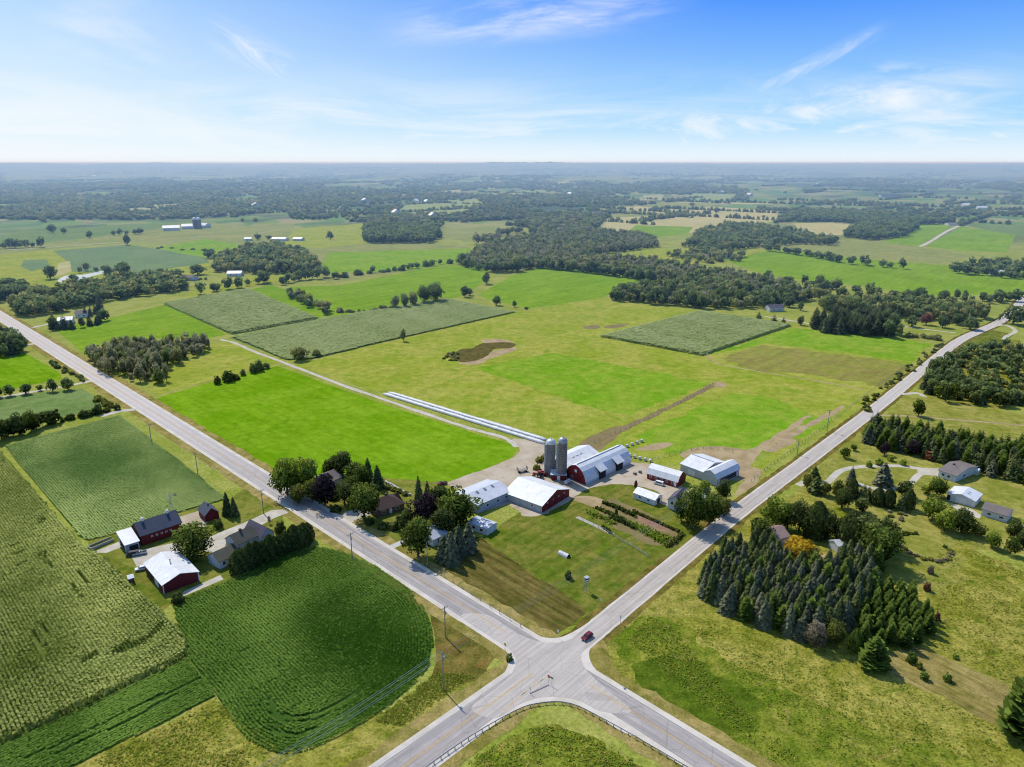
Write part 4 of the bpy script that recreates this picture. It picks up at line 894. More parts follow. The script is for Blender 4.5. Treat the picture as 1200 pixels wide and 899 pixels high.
# --- left middle distance
wet = [(102, 418), (112, 437), (140, 443), (168, 452), (196, 449), (198, 432), (246, 410), (240, 404), (150, 410)]
patch(wet, 5.4, [('round', 'grey', 3), ('thin', 'grey', 4), ('round', 'green', 2), ('round', 'olive', 1)], (6, 11), (3.6, 6.2), 'slim greyish tree in the swampy thicket by the main road at the left', 'greyish roadside thicket', 63)
for a, b, c, w in ((255, 450, 440, 8), (268, 447, 434, 14), (277, 445, 438, 8), (285, 440, 432, 6), (297, 437, 425, 8), (304, 435, 422, 10), (312, 432, 424, 8)): tree(a, b, c, w, 'bush', 'dark', 'dark shrub in the short row above the bright hay field', group='short shrub row above the hay field')
tree(351, 422, 404, 22, 'round', 'olive', 'lone yellowish bush tree beside the farm track')
tree(371, 418, 409, 10, 'bush', 'olive', 'low shrub just right of the lone yellowish tree')
row([(521, 420), (530, 414), (536, 420), (528, 423)], 2.2, [('bush', 'dark', 1), ('bush', 'olive', 1)], (1, 2), (2, 3.2), 'low shrub in the green end of the pasture pit', 'shrubs of the pasture pit', 40)
tree(473, 400, 384, 8, 'round', 'olive', 'small pale tree at the edge of the long corn strip')
row([(-6, 517), (12, 512), (30, 508), (62, 497)], 3.0, [('round', 'dark', 3), ('round', 'green', 1)], (8, 11.5), (7, 10), 'tree in the tall hedge at the upper edge of the bluish soybean field', 'tall left hedge', 64)
row([(62, 497), (85, 492), (110, 487), (133, 481)], 2.8, [('bush', 'dark', 1)], (2.5, 4.2), (3, 4.5), 'shrub in the thin part of the left hedge toward the road', 'thin part of the left hedge', 65)
for a, b, c, w in ((12, 464, 449, 13), (31, 462, 448, 15), (47, 458, 450, 8), (62, 459, 443, 13), (80, 457, 441, 16), (-2, 466, 452, 14)): tree(a, b, c, w, 'round', 'dark', 'round dark tree along the lane at the left edge', group='trees along the left lane')
row([(115, 468), (122, 473), (130, 478)], 2.5, [('bush', 'olive', 1)], (1.6, 2.6), (2.4, 3.4), 'low shrub on the bank where the left lane meets the main road', 'shrubs on the bank by the lane', 66)
patch([(-20, 392), (10, 396), (26, 402), (33, 414), (0, 420), (-30, 422)], 5.5, [('round', 'dark', 3), ('spruce', 'blue', 1), ('round', 'green', 1)], (8, 11), (6, 8), {'round': 'tree in the dense clump on the left edge below the main road', 'spruce': 'spruce in the dense clump on the left edge below the main road'}, 'clump at the left edge', 67)
patch([(12, 358), (30, 350), (90, 340), (150, 332), (205, 325), (222, 337), (212, 342), (120, 354), (64, 368), (22, 374)], 7.2, [('round', 'dark', 4), ('round', 'green', 2), ('round', 'olive', 3)], (8, 12), (8, 11), 'tree in the thick belt behind the hidden house at the left', 'thick belt at the left', 68)
row([(62, 384), (75, 386), (95, 384), (112, 380), (127, 376)], 5.5, [('spruce', 'spruce', 2), ('round', 'dark', 1)], (7, 10), (5.5, 7), {'spruce': 'spruce sheltering the hidden house at the left', 'round': 'leafy tree sheltering the hidden house at the left'}, 'shelter of the hidden house', 69, 1.2)
row([(100, 372), (110, 370), (118, 366)], 6, [('spruce', 'blue', 1)], (9, 12), (5, 6), 'tall bluish spruce behind the hidden house at the left', 'tall spruces of the hidden house', 70)
patch([(-20, 345), (0, 338), (30, 336), (38, 346), (20, 352), (-20, 358)], 8, [('round', 'dark', 1)], (8, 12), (8, 11), 'dark tree at the left edge above the main road', 'dark trees at the left edge', 71)
row([(228, 345), (255, 341), (285, 336), (314, 331)], 11, [('round', 'dark', 1)], (9, 12), (9, 12), 'round tree in the row behind the left corn rectangle', 'row behind the corn rectangle', 72, 1.5)
row([(330, 333), (350, 329), (378, 326)], 9, [('round', 'dark', 1)], (9, 12), (9, 12), 'tree in the dense row right of the wooded hill', 'row right of the wooded hill', 73, 1.5)
patch([(250, 320), (258, 305), (285, 294), (330, 291), (362, 302), (376, 320), (330, 322)], 8.5, [('round', 'dark', 2), ('round', 'green', 2), ('round', 'olive', 2)], (9, 13), (8, 12), 'tree on the rounded wooded hill at the left', 'rounded wooded hill', 74)
row([(338, 347), (350, 352), (362, 358), (376, 360), (382, 368)], 6, [('round', 'olive', 1), ('round', 'dark', 1), ('round', 'grey', 1)], (6, 9), (6, 9), 'tree in the thicket between two lime hay fields at the left', 'thicket between the lime fields', 75, 2)
for a, b, c, w, lf in ((464, 361, 345, 12, 'grey'), (474, 360, 342, 12, 'grey'), (484, 358, 340, 14, 'olive'), (497, 355, 332, 20, 'dark'), (510, 353, 329, 22, 'dark')): tree(a, b, c, w, 'round', lf, 'tree in the short clump on the edge of the long corn strip', group='short clump by the corn strip')
row([(400, 366), (420, 366), (445, 363), (462, 361)], 5, [('bush', 'grey', 2), ('bush', 'olive', 1)], (2, 3.5), (3, 5), 'shrub in the rough hedge left of the clump by the corn strip', 'rough hedge by the corn strip', 76)
for a, b, c, w in ((545, 348, 333, 12), (550, 346, 336, 10), (570, 333, 318, 12), (582, 358, 345, 11), (603, 360, 351, 6), (617, 363, 359, 6)): tree(a, b, c, w, 'round', 'dark', 'tree in the fence line between the two central hay fields', group='fence line of the central hay fields')
row([(395, 327), (430, 321), (470, 317), (510, 311), (538, 308)], 10, [('round', 'dark', 1), ('bush', 'dark', 1)], (4, 7), (6, 9), {'round': 'tree in the hedge crossing the fields at left centre', 'bush': 'shrub in the hedge crossing the fields at left centre'}, 'hedge at left centre', 77)
patch([(425, 281), (438, 272), (470, 268), (504, 270), (517, 279), (505, 285), (432, 286)], 8.5, [('round', 'dark', 3), ('round', 'green', 1)], (11, 14), (8, 12), 'tree in the dark compact wood at left centre', 'dark compact wood', 78)
for a, b, c, w, lab in ((59, 327, 308, 17, 'dark tree left of the pale pond'), (145, 327, 303, 20, 'dark tree right of the pale pond, taller of two'), (129, 329, 309, 13, 'greyish tree right of the pale pond, smaller of two'), (87, 331, 320, 12, 'low tree in the middle of the near pond bank'), (62, 273, 261, 12, 'lone dark tree on the far left field, bigger of two'), (75, 274, 266, 8, 'lone dark tree on the far left field, smaller of two'), (105, 279, 269, 9, 'lone round tree on the green rise at the far left'), (149, 287, 273, 9, 'lone tree where the far left track ends'), (387, 281, 270, 9, 'lone dark tree right of the far white farmhouse'), (302, 281, 273, 10, 'tree at the left end of the far white farmhouse'), (316, 281, 275, 8, 'tree beside the far white farmhouse'), (246, 303, 291, 15, 'dark tree at the left foot of the wooded hill'), (190, 325, 313, 13, 'tree left of the white house below the wooded hill'), (208, 324, 314, 10, 'tree behind the white house below the wooded hill'), (232, 322, 308, 20, 'broad tree right of the white house below the wooded hill')):
    tree(a, b, c, w, 'round', 'dark', lab)
row([(-5, 292), (14, 291), (33, 290), (45, 290)], 12, [('round', 'dark', 1)], (9, 13), (11, 15), 'tree of the clump on the far left track', 'clump on the far left track', 79)
row([(135, 276), (150, 275), (164, 274)], 16, [('round', 'dark', 1)], (8, 12), (10, 14), 'tree of the loose group below the far left dairy', 'loose group below the far dairy', 80)
row([(96, 320), (106, 318), (140, 320)], 14, [('round', 'grey', 1)], (6, 9), (6, 9), 'thin tree on the far bank of the pale pond', 'far bank of the pond', 81)
row([(205, 332), (218, 328), (240, 328)], 6, [('bush', 'green', 1)], (2, 4), (4, 6), 'shrub around the white house below the wooded hill', 'shrubs of the white house', 82)
# weeds and bushes on the road edges
row([(60, 425), (70, 432), (88, 440), (98, 447)], 3.0, [('bush', 'dark', 1)], (1.2, 2.0), (1.6, 2.6), 'low bush in the ditch beside the left lime field', 'bushes in the left ditch', 83)
row([(1008, 482), (1030, 462), (1060, 438), (1085, 418), (1105, 404)], 7, [('bush', 'olive', 1), ('bush', 'dark', 1)], (1.2, 2.2), (1.8, 3.4), 'low bush on the pasture fence beside the far road', 'bushes on the pasture fence', 84)
tree(597, 774, 766, 8, 'bush', 'green', 'small green bush at the left corner of the crossroads')

# resolve: biggest 300 of each kind are things, the rest one stuff object per kind
byname = {}
for it in ITEMS: byname.setdefault(it['name'], []).append(it)
rsT = np.random.RandomState(99)
rest = []
for nm, L in byname.items():
    L.sort(key=lambda i: (not i['force'], -i['a']))
    for i, it in enumerate(L):
        if i < 298 and it['a'] > 3.0: it['thing'] = True
        else: it['thing'] = False; rest.append(it)
def pick(shape, a):
    key = {'round': 'round_', 'thin': 'thin_hi', 'spruce': 'spruce_', 'pine': 'pine_hi', 'column': 'column_hi', 'bush': 'bush_'}[shape]
    if key in ('round_', 'spruce_'): key += 'hi' if a > 22 else ('mid' if a > 9 else 'lo')
    if key == 'bush_': key += 'hi' if a > 9 else 'lo'
    return LIB[key][rsT.randint(4)]
def setleaf(o, leaf):
    o.material_slots[0].link = 'OBJECT'; o.material_slots[0].material = LEAF[leaf]
for it in ITEMS:
    if not it['thing']: continue
    e = pick(it['shape'], it['a']); rz = rsT.uniform(0, 6.28); sc = (it['w']*1.06, it['w']*rsT.uniform(.98, 1.14), it['h'])
    if 'trunk' in e and it['a'] > 14:
        r_ = empty(it['name'], (it['x'], it['y'], 0), rz, it['label'], it['cat'], it['group'])
        c = bpy.data.objects.new('crown', e['crown']); COL.objects.link(c); c.parent = r_; c.scale = sc; setleaf(c, it['leaf'])
        t_ = bpy.data.objects.new('trunk', e['trunk']); COL.objects.link(t_); t_.parent = r_; t_.scale = (min(sc[0], sc[2]), min(sc[1], sc[2]), sc[2])
    else:
        o = bpy.data.objects.new(it['name'], e['whole']); COL.objects.link(o); o.location = (it['x'], it['y'], 0); o.rotation_euler = (0, 0, rz); o.scale = sc
        setleaf(o, it['leaf']); tag(o, it['label'], it['cat'], it['group'])
def mass(name, label, arr, cat='woodland'):
    """arr: list of (x,y,z,h,w,key,leaf) merged into one mesh per call"""
    keys = sorted({a[6] for a in arr}); VV = []; TT = []; MI = []
    for a in arr:
        e = LIB[a[5]][rsT.randint(4)]; an = rsT.uniform(0, 6.28); V = e['V']; ca, sa = math.cos(an), math.sin(an)
        X = (V[..., 0]*ca-V[..., 1]*sa)*a[4]+a[0]; Y = (V[..., 0]*sa+V[..., 1]*ca)*a[4]+a[1]; Z = V[..., 2]*a[3]+a[2]
        VV.append(np.stack([X, Y, Z], -1)); TT.append(np.clip(e['T']+rsT.normal(0, .14), 0, 1)); MI.append(np.full(len(V), keys.index(a[6])))
    me = quads_mesh(name, np.concatenate(VV), np.concatenate(TT)); me.polygons.foreach_set('material_index', np.concatenate(MI).astype(np.int32))
    return tag(link(name, me, None, [LEAF[k] for k in keys]), label, cat, None, 'stuff')
buck = {}
for it in rest:
    k = 'spruce_lo' if it['shape'] in ('spruce', 'pine', 'column') else ('bush_lo' if it['shape'] == 'bush' else 'round_lo')
    if k == 'spruce_lo' and it['a'] > 9: k = 'spruce_mid'
    nm = {'s': 'conifer_wood', 'b': 'shrub_growth', 'r': 'woodland'}[k[0]]
    buck.setdefault(nm, []).append((it['x'], it['y'], 0.0, it['h'], it['w'], k, it['leaf']))
for nm, arr in buck.items():
    mass(nm, {'conifer_wood': 'remaining far conifers merging into one dark mass in the plantations', 'shrub_growth': 'far shrubs merging into one rough growth along hedges', 'woodland': 'middle distance woods whose leafy crowns merge into one mass'}[nm], arr)

# --- the wooded country toward the horizon: thousands of crowns on the rolling ground
def inpoly(px, py, polys):
    P = np.stack([px, py], 1); m = np.zeros(len(px), bool)
    for q in polys: m |= pip(P, q)
    return m
OPEN = [[(145, 247), (165, 243), (212, 239), (208, 243), (165, 249)], [(300, 209), (352, 202), (352, 207), (300, 212)], [(395, 211), (470, 204), (490, 208), (400, 213)], [(528, 213), (562, 209), (566, 213)],
        [(495, 226), (540, 222), (540, 226)], [(462, 252), (480, 238), (560, 234), (567, 240), (540, 252)], [(372, 254), (378, 243), (425, 242), (428, 250)], [(572, 226), (640, 221), (640, 226)], [(645, 216), (668, 212), (668, 216)],
        [(775, 211), (845, 205), (848, 210)], [(748, 236), (755, 229), (778, 229), (776, 236)], [(802, 236), (812, 227), (862, 228), (858, 236)], [(696, 270), (730, 243), (800, 236), (905, 236), (925, 250), (905, 262), (840, 274), (730, 280)],
        [(60, 209), (150, 204), (300, 202), (300, 206), (150, 209)], [(870, 245), (880, 224), (960, 218), (1130, 219), (1220, 228), (1220, 250), (1120, 252), (1000, 248), (915, 246)], [(514, 281), (520, 262), (590, 262), (625, 271), (600, 282)],
        [(-20, 270), (0, 258), (140, 260), (235, 256), (300, 254), (360, 260), (430, 262), (420, 300), (-20, 330)], [(290, 252), (330, 247), (345, 258), (300, 262)], [(900, 262), (1220, 252), (1220, 330), (900, 330)], [(690, 295), (700, 280), (760, 280), (900, 275), (900, 330), (700, 330)],
        [(520, 228), (620, 226), (600, 229)], [(0, 200), (60, 198), (60, 201), (0, 203)], [(880, 207), (980, 203), (990, 206), (890, 210)]]
rf = np.random.RandomState(3)
for k, q in enumerate(OPEN):
    if max(v[1] for v in q) < 258 and min(v[1] for v in q) > 207 and (k not in (6, 14)):
        sheet('field', [tuple(v) for v in q], 2.5, field_mat('far_field', alb(*[(176, 180, 128), (168, 178, 112), (188, 182, 140), (150, 168, 104)][k % 4]), alb(*[(188, 186, 138), (156, 170, 104), (178, 178, 124), (164, 176, 112)][k % 4]), 120, 5, grain=.2))
N = 30000
px = rf.uniform(-80, 1280, N); u = rf.rand(N); py = 196.5+u**1.25*78
nz = np.sin(px/37+py/5)+np.sin(px/83-py/3.1+1)+np.sin(px/17+py/2.2+2)*.6
ok = ~inpoly(px, py, OPEN) & (nz > np.where(py < 212, -.5, np.where(px > 640, -.5, np.where(px > 420, -.9, -1.8)))) & ~((py > 258) & (px < 420)) & ~((py > 262) & (px > 800))
ok &= ~((py > 268) & (px > 500) & (px < 560))
# sparse trees inside the open country too
sp_ = inpoly(px, py, OPEN) & (rf.rand(N) < .01) & (py < 262)
ok |= sp_
far = []
for a, b in zip(px[ok], py[ok]):
    x, y = at(a, b); r_ = math.hypot(x, y)
    h = rf.uniform(8, 14); w = h*rf.uniform(.9, 1.5)*(1+min(1.6, max(0, (r_-2000)/3000)))
    lf = rf.choice(['dark', 'green', 'grey', 'olive'], p=[.35, .3, .2, .15])
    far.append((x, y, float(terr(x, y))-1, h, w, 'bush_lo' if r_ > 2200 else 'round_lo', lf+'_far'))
for k in range(190):                   # hedgerows between the far fields
    a, b = rf.uniform(-60, 1260), 206+rf.rand()**1.1*54
    if b > 256 and a < 420: continue
    p = at(a, b); th = R(rf.choice([-45, 43]))+rf.normal(0, .06); n = rf.randint(12, 46); d_ = np.array((math.sin(th), math.cos(th)))
    for i in range(n):
        if rf.rand() < .12: continue
        q = p+d_*(i-n/2)*9+rf.normal(0, 2.5, 2); h = rf.uniform(6, 12)
        far.append((q[0], q[1], float(terr(q[0], q[1]))-.5, h, h*rf.uniform(.8, 1.3), 'bush_lo', rf.choice(['dark', 'green', 'olive'])+'_far'))
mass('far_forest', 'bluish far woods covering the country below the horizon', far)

# ------------------------------------------------------------------ rough growth in meadows (uncountable)
def weeds(name, label, polys, n, hr, leafs, seed, size=.34):
    rs = np.random.RandomState(seed); VV = []; TT = []; MI = []
    for q in polys:
        W = ats(q); lo, hi = W.min(0), W.max(0); P = rs.uniform(lo, hi, (n*3, 2)); P = P[pip(P, W)][:n]
        cl = np.sin(P[:, 0]/3.1+2)*np.sin(P[:, 1]/4.3)+np.sin(P[:, 0]/9+P[:, 1]/7); P = P[cl+rs.normal(0, .6, len(P)) > -.9]
        m = len(P); h = rs.uniform(*hr, m)
        for k in range(3):
            C = np.concatenate([P+rs.normal(0, .35, (m, 2)), (h*rs.uniform(.3, .9, m))[:, None]], 1)
            d = rs.normal(0, .6, (m, 3)); d[:, 2] = 1
            VV.append(cards(rs, C, d, size)); TT.append(np.clip(rs.normal(.45, .25, m), 0, 1)); MI.append(rs.randint(0, len(leafs), m))
    me = quads_mesh(name, np.concatenate(VV), np.concatenate(TT)); me.polygons.foreach_set('material_index', np.concatenate(MI).astype(np.int32))
    tag(link(name, me, None, [LEAF[k] for k in leafs]), label, 'weeds', None, 'stuff')
weeds('tall_weeds', 'tall weeds and brush in the rough meadow right of the crossroads', [[(735, 750), (760, 722), (790, 735), (830, 790), (890, 850), (940, 890), (905, 890), (830, 828), (760, 772)], [(800, 720), (960, 770), (1100, 820), (1180, 860), (1200, 899), (980, 899), (880, 815)]], 1700, (.1, .35), ['weed', 'weed_green', 'weed_green'], 21, .22)
weeds('meadow_growth', 'patchy meadow growth on the far right slope', [[(1100, 640), (1230, 670), (1230, 800), (1180, 800), (1090, 755), (1100, 700)]], 1800, (.1, .35), ['weed', 'weed', 'weed_green'], 22, .24)
weeds('ditch_growth', 'weeds inside the guardrail corner at the bottom centre', [[(550, 895), (600, 862), (640, 850), (690, 862), (740, 890), (790, 930), (520, 940)]], 1800, (.1, .35), ['weed_green', 'weed'], 23, .22)
weeds('grass_growth', 'tall grass between the soybeans and the crossing road at lower left', [[(110, 893), (256, 820), (325, 888), (250, 930)], [(440, 845), (510, 790), (560, 790), (470, 850)]], 1800, (.1, .4), ['weed', 'weed_green'], 24, .22)

# ------------------------------------------------------------------ buildings
M['red'] = paint('red_boards', alb(150, 40, 40), .7, .3, .8, ribs=.3)
M['red_dark'] = paint('dark_red_boards', alb(124, 34, 38), .7, .3, .8, ribs=.3)
M['white_wall'] = paint('white_siding', (.62, .63, .64), .6, .15, 1.0, ribs=.3)
M['cream'] = paint('cream_siding', (.55, .55, .52), .6, .15, 1.0, ribs=.3)
M['grey_wall'] = paint('grey_metal_siding', (.42, .44, .47), .5, .15, 1.2, ribs=.4)
M['brown_wall'] = paint('brown_brick', (.16, .10, .07), .8, .3, .5)
M['white_roof'] = roofmat('white_metal_roof', (.76, .76, .75), .9, rust=(.46, .40, .34), rustk=.35)
M['silver_roof'] = roofmat('silver_metal_roof', (.58, .60, .64), .9, rust=(.42, .38, .34), rustk=.35)
M['patched_roof'] = roofmat('patched_white_roof', (.74, .74, .73), .9, rust=(.46, .44, .42), rustk=.5)
M['grey_roof'] = roofmat('dark_grey_shingles', alb(98, 104, 118), .35, .85, spec=.15)
M['tan_roof'] = roofmat('taupe_shingles', alb(148, 138, 132), .35, .85, spec=.15)
M['brown_roof'] = roofmat('brown_shingles', alb(96, 80, 74), .35, .85, spec=.15)
M['violet_roof'] = roofmat('violet_grey_shingles', alb(110, 104, 118), .35, .85, spec=.15)
M['pink_roof'] = roofmat('pinkish_shingles', alb(196, 166, 154), .35, .85, spec=.15)
M['teal_roof'] = roofmat('pale_green_roof', alb(168, 196, 184), .5, .7)
M['olive_roof'] = roofmat('weathered_shingles', alb(122, 118, 100), .35, .85, spec=.15)
M['trim'] = paint('white_trim', (.72, .72, .72), .5, .08, 1)
M['glass'] = paint('dark_glass', (.03, .035, .045), .15, .2, 2, spec=.6)
M['dark'] = paint('dark_opening', (.02, .02, .022), .9, .2, 1)
M['steel'] = paint('galvanised_steel', (.38, .39, .40), .45, .2, .6, metal=.3)
M['skylight'] = paint('skylight_panel', (.20, .22, .24), .4, .2, .8)

GAB = lambda e, r: [(0, e), (.5, e+r), (1, e)]
GAMB = lambda e, r: [(0, e), (.16, e+.60*r), (.5, e+r), (.84, e+.60*r), (1, e)]
ARCH = lambda e, r: [(0, e), (.06, e+.36*r), (.16, e+.66*r), (.31, e+.88*r), (.5, e+r), (.69, e+.88*r), (.84, e+.66*r), (.94, e+.36*r), (1, e)]
LEAN = lambda e, r: [(0, e), (1, e+r)]
def gbody(L, W, prof, axis, wall, roof, parent, over=.35, th=.14, off=(0, 0), z0=0.0, hip=False, wname='wall', rname='roof'):
    """walls under a profile + thick roof following it. Local frame: x along p0->p1, y away from the viewer.
    axis 'x': ridge along x, profile runs over y; axis 'y': ridge along y."""
    span, run = (W, L) if axis == 'x' else (L, W)
    def pt(s, a, z):                   # s across span, a along run
        return (a+off[0], s+off[1], z+z0) if axis == 'x' else (s+off[0], a+off[1], z+z0)
    b = MB(); pr = [(t*span, z) for t, z in prof]
    for a, fl in ((0, 0), (run, 1)):
        P = [pt(0, a, 0)]+[pt(s, a, z-.02) for s, z in pr]+[pt(span, a, 0)]
        b.poly(P if fl else P[::-1])
    for s, z in ((0, pr[0][1]), (span, pr[-1][1])): b.poly([pt(s, 0, 0), pt(s, run, 0), pt(s, run, z-.02), pt(s, 0, z-.02)])
    wo = b.build(wname, wall, parent)
    r = MB()
    def slope(i): return (pr[i+1][1]-pr[i][1])/(pr[i+1][0]-pr[i][0]+1e-6)
    P = list(pr)
    s0, s1 = min(abs(slope(0)), 3), min(abs(slope(-2)) if len(P) > 2 else abs(slope(0)), 3)
    k0 = over/math.hypot(1, slope(0)); P[0] = (P[0][0]-k0, P[0][1]-k0*slope(0))
    sl = (pr[-1][1]-pr[-2][1])/(pr[-1][0]-pr[-2][0]+1e-6); k1 = over/math.hypot(1, sl); P[-1] = (P[-1][0]+k1, P[-1][1]+k1*sl)
    top = [(s, z+th) for s, z in P]
    a0, a1 = -over, run+over
    ins = [0]*len(P)
    if hip:
        mx = max(z for _, z in P)
        ins = [run*.0+(span*.5 if abs(z-mx) < 1e-6 else 0) for _, z in P]
    for i in range(len(P)-1):
        A_, B_ = top[i], top[i+1]; C_, D_ = P[i], P[i+1]
        r.poly([pt(A_[0], a0+ins[i], A_[1]), pt(A_[0], a1-ins[i], A_[1]), pt(B_[0], a1-ins[i+1], B_[1]), pt(B_[0], a0+ins[i+1], B_[1])])
        r.poly([pt(C_[0], a0+ins[i], C_[1]), pt(D_[0], a0+ins[i+1], D_[1]), pt(D_[0], a1-ins[i+1], D_[1]), pt(C_[0], a1-ins[i], C_[1])])
        for a, sg in ((a0, 1), (a1, -1)):
            r.poly([pt(C_[0], a+sg*ins[i], C_[1]), pt(D_[0], a+sg*ins[i+1], D_[1]), pt(B_[0], a+sg*ins[i+1], B_[1]), pt(A_[0], a+sg*ins[i], A_[1])])
    if hip:
        for a, sg in ((a0, 1), (a1, -1)):
            r.poly([pt(top[0][0], a, top[0][1]), pt(top[-1][0], a, top[-1][1])]+[pt(top[len(P)//2][0], a+sg*ins[len(P)//2], top[len(P)//2][1])])
    for i in (0, len(P)-1): r.poly([pt(P[i][0], a0, P[i][1]), pt(P[i][0], a1, P[i][1]), pt(top[i][0], a1, top[i][1]), pt(top[i][0], a0, top[i][1])])
    ro = r.build(rname, roof, parent)
    return wo, ro
def frame(p0, p1, z=0):
    a, b = at(*p0), at(*p1); d = b-a; L = float(np.linalg.norm(d)); rz = math.atan2(d[1], d[0]); return a, L, rz
def house(name, label, cat, p0, p1, W, prof, wall, roof, axis='x', over=.35, hip=False, group=None):
    a, L, rz = frame(p0, p1)
    # local y must point away from the camera
    root = empty(name, (a[0], a[1], .045), rz, label, cat, group)
    gbody(L, W, prof, axis, M[wall], M[roof], root, over, hip=hip)
    root['_L'] = L; root['_W'] = W
    del root['_L']; del root['_W']
    return root, L
def wall_xf(side, L, W):
    return {'front': lambda u, z, o: (u*L, -o, z), 'back': lambda u, z, o: (u*L, W+o, z), 'left': lambda u, z, o: (-o, u*W, z), 'right': lambda u, z, o: (L+o, u*W, z)}[side]
def opening(root, side, L, W, u, z, w, h, name='window', mat='glass', trim='trim', off=(0, 0)):
    c = wall_xf(side, L, W)(u, z, .03); rz = 0 if side in ('front', 'back') else math.pi/2
    c = (c[0]+off[0], c[1]+off[1], c[2])
    if name == 'window':
        b = MB(); b.box(c, (w+.22, .05, h+.22), rz); f = b.build('window', M[trim], root)
        c2 = wall_xf(side, L, W)(u, z, .062); c2 = (c2[0]+off[0], c2[1]+off[1], c2[2])
        b = MB(); b.box(c2, (w, .03, h), rz); b.build('pane', M[mat], f)
        return f
    b = MB(); b.box(c, (w, .06, h), rz); return b.build(name, M[mat], root)
def vent(root, x, y, z, mat='trim', h=1.0, w=.7):
    b = MB(); b.box((x, y, z+h/2-.2), (w, w, h)); b.box((x, y, z+h-.1), (w*1.3, w*1.3, .18), 0, 0, .4); return b.build('roof_vent', M[mat], root)
def stripbox(root, name, mat, c, d, rz=0, tilt=0.0):
    b = MB(); b.box((0, 0, 0), d); o = b.build(name, M[mat], root); o.location = c; o.rotation_euler = (tilt, 0, rz); return o

# left farm
r_, L = house('barn', 'dark red barn with a blue grey roof, two roof vents and small white windows', 'barn', (167, 640), (214, 624), 8.6, GAB(3.7, 3.0), 'red_dark', 'grey_roof')
for u in (.26, .38, .50, .61, .72): opening(r_, 'front', L, 8.6, u, 2.3, .45, .45)
opening(r_, 'left', L, 8.6, .5, 1.5, 2.6, 2.6, 'door', 'grey_wall')
for u in (.18, .80): vent(r_, u*L, 4.3, 6.8, 'trim', 1.1)
for u in (.17, .79): b = MB(); b.box((u*L, 3.0, 6.02), (.35, .9, .3)); b.build('chimney', M['grey_roof'], r_)
r_, L = house('lean_to_shed', 'open shed with a silvery flat roof against the left end of the dark red barn', 'shed', (148.5, 648.5), (164, 643.5), 8.6, LEAN(2.9, 1.1), 'grey_wall', 'silver_roof')
opening(r_, 'front', L, 8.6, .6, 1.1, 2.6, 2.0, 'opening', 'dark'); opening(r_, 'left', L, 8.6, .5, 1.2, 5.0, 2.0, 'opening', 'dark')
r_, L = house('small_shed', 'small dark red shed with a blue grey gable roof beyond the barn', 'shed', (241, 612), (257, 607), 6.6, GAB(2.4, 2.2), 'red_dark', 'grey_roof', 'y')
opening(r_, 'front', L, 6.6, .45, 1.0, 2.0, 1.9, 'door', 'red'); vent(r_, L/2, 2.8, 4.6, 'grey_roof', .8, .5)
r_, L = house('machine_shed', 'red machine shed with a broad white metal roof beside the corn', 'shed', (192, 696.5), (234, 680.5), 16.0, GAB(3.0, 1.7), 'red_dark', 'white_roof', 'y', .3)
opening(r_, 'left', L, 16, .35, 1.3, 3.4, 2.4, 'door', 'white_wall'); opening(r_, 'left', L, 16, .72, 1.3, 3.0, 2.4, 'door', 'dark')
for u in (.012, .988): opening(r_, 'front', L, 16, u, 1.5, .25, 2.9, 'corner_trim', 'trim')
b = MB(); b.tube([(L*.5, 8, 4.5), (L*.5, 8, 6.0)], .16, 8); b.box((L*.5, 8, 6.05), (.5, .5, .2)); b.build('chimney', M['steel'], r_)
# white farmhouse
a, L, rz = frame((258, 667.5), (284, 655))
r_ = empty('farmhouse', (a[0], a[1], .045), rz, 'white farmhouse with weathered grey gables behind the cedar hedge', 'house')
gbody(L, 6.2, GAB(2.7, 2.0), 'x', M['white_wall'], M['olive_roof'], r_)
gbody(7.5, 6.4, GAB(4.8, 2.4), 'x', M['white_wall'], M['olive_roof'], r_, off=(L-.5, 1.2))
gbody(4.8, 9.0, GAB(4.6, 2.5), 'y', M['white_wall'], M['violet_roof'], r_, off=(L+7.02, -.6))
for u in (.2, .45, .7): opening(r_, 'front', L, 6.2, u, 1.5, .9, 1.1)
opening(r_, 'left', L, 6.2, .5, 1.1, 2.6, 2.1, 'door', 'trim')
opening(r_, 'left', L, 6.4, .5, 3.7, .9, 1.2, off=(L-.5, 1.2))
opening(r_, 'front', 4.8, 9, .3, 3.2, .9, 1.2, off=(L+7.02, -.6)); opening(r_, 'front', 4.8, 9, .7, 3.2, .9, 1.2, off=(L+7.02, -.6))
b = MB(); b.box((L+3, 4.4, 7.2), (.7, .7, 1.4)); b.build('chimney', M['brown_wall'], r_)
r_, L = house('garden_hut', 'tiny dark hut with a white roof at the edge of the corn', 'hut', (151.5, 685), (158, 683), 2.3, GAB(1.7, .5), 'brown_wall', 'white_roof', 'x', .15)
# trough
a, L, rz = frame((107, 645.5), (134, 634))
r_ = empty('feed_bunk', (a[0], a[1], .045), rz, 'long dark concrete feed bunk on the strip left of the dark red barn', 'trough')
b = MB(); b.box((L/2, .1, .45), (L, .2, .9)); b.box((L/2, 2.3, .45), (L, .2, .9)); b.box((.1, 1.2, .45), (.2, 1.98, .9)); b.build('trough_wall', M['concrete'], r_)
b = MB(); b.box((L/2+.1, 1.2, .3), (L-.3, 1.96, .6)); b.build('silage', M['soil'], r_)
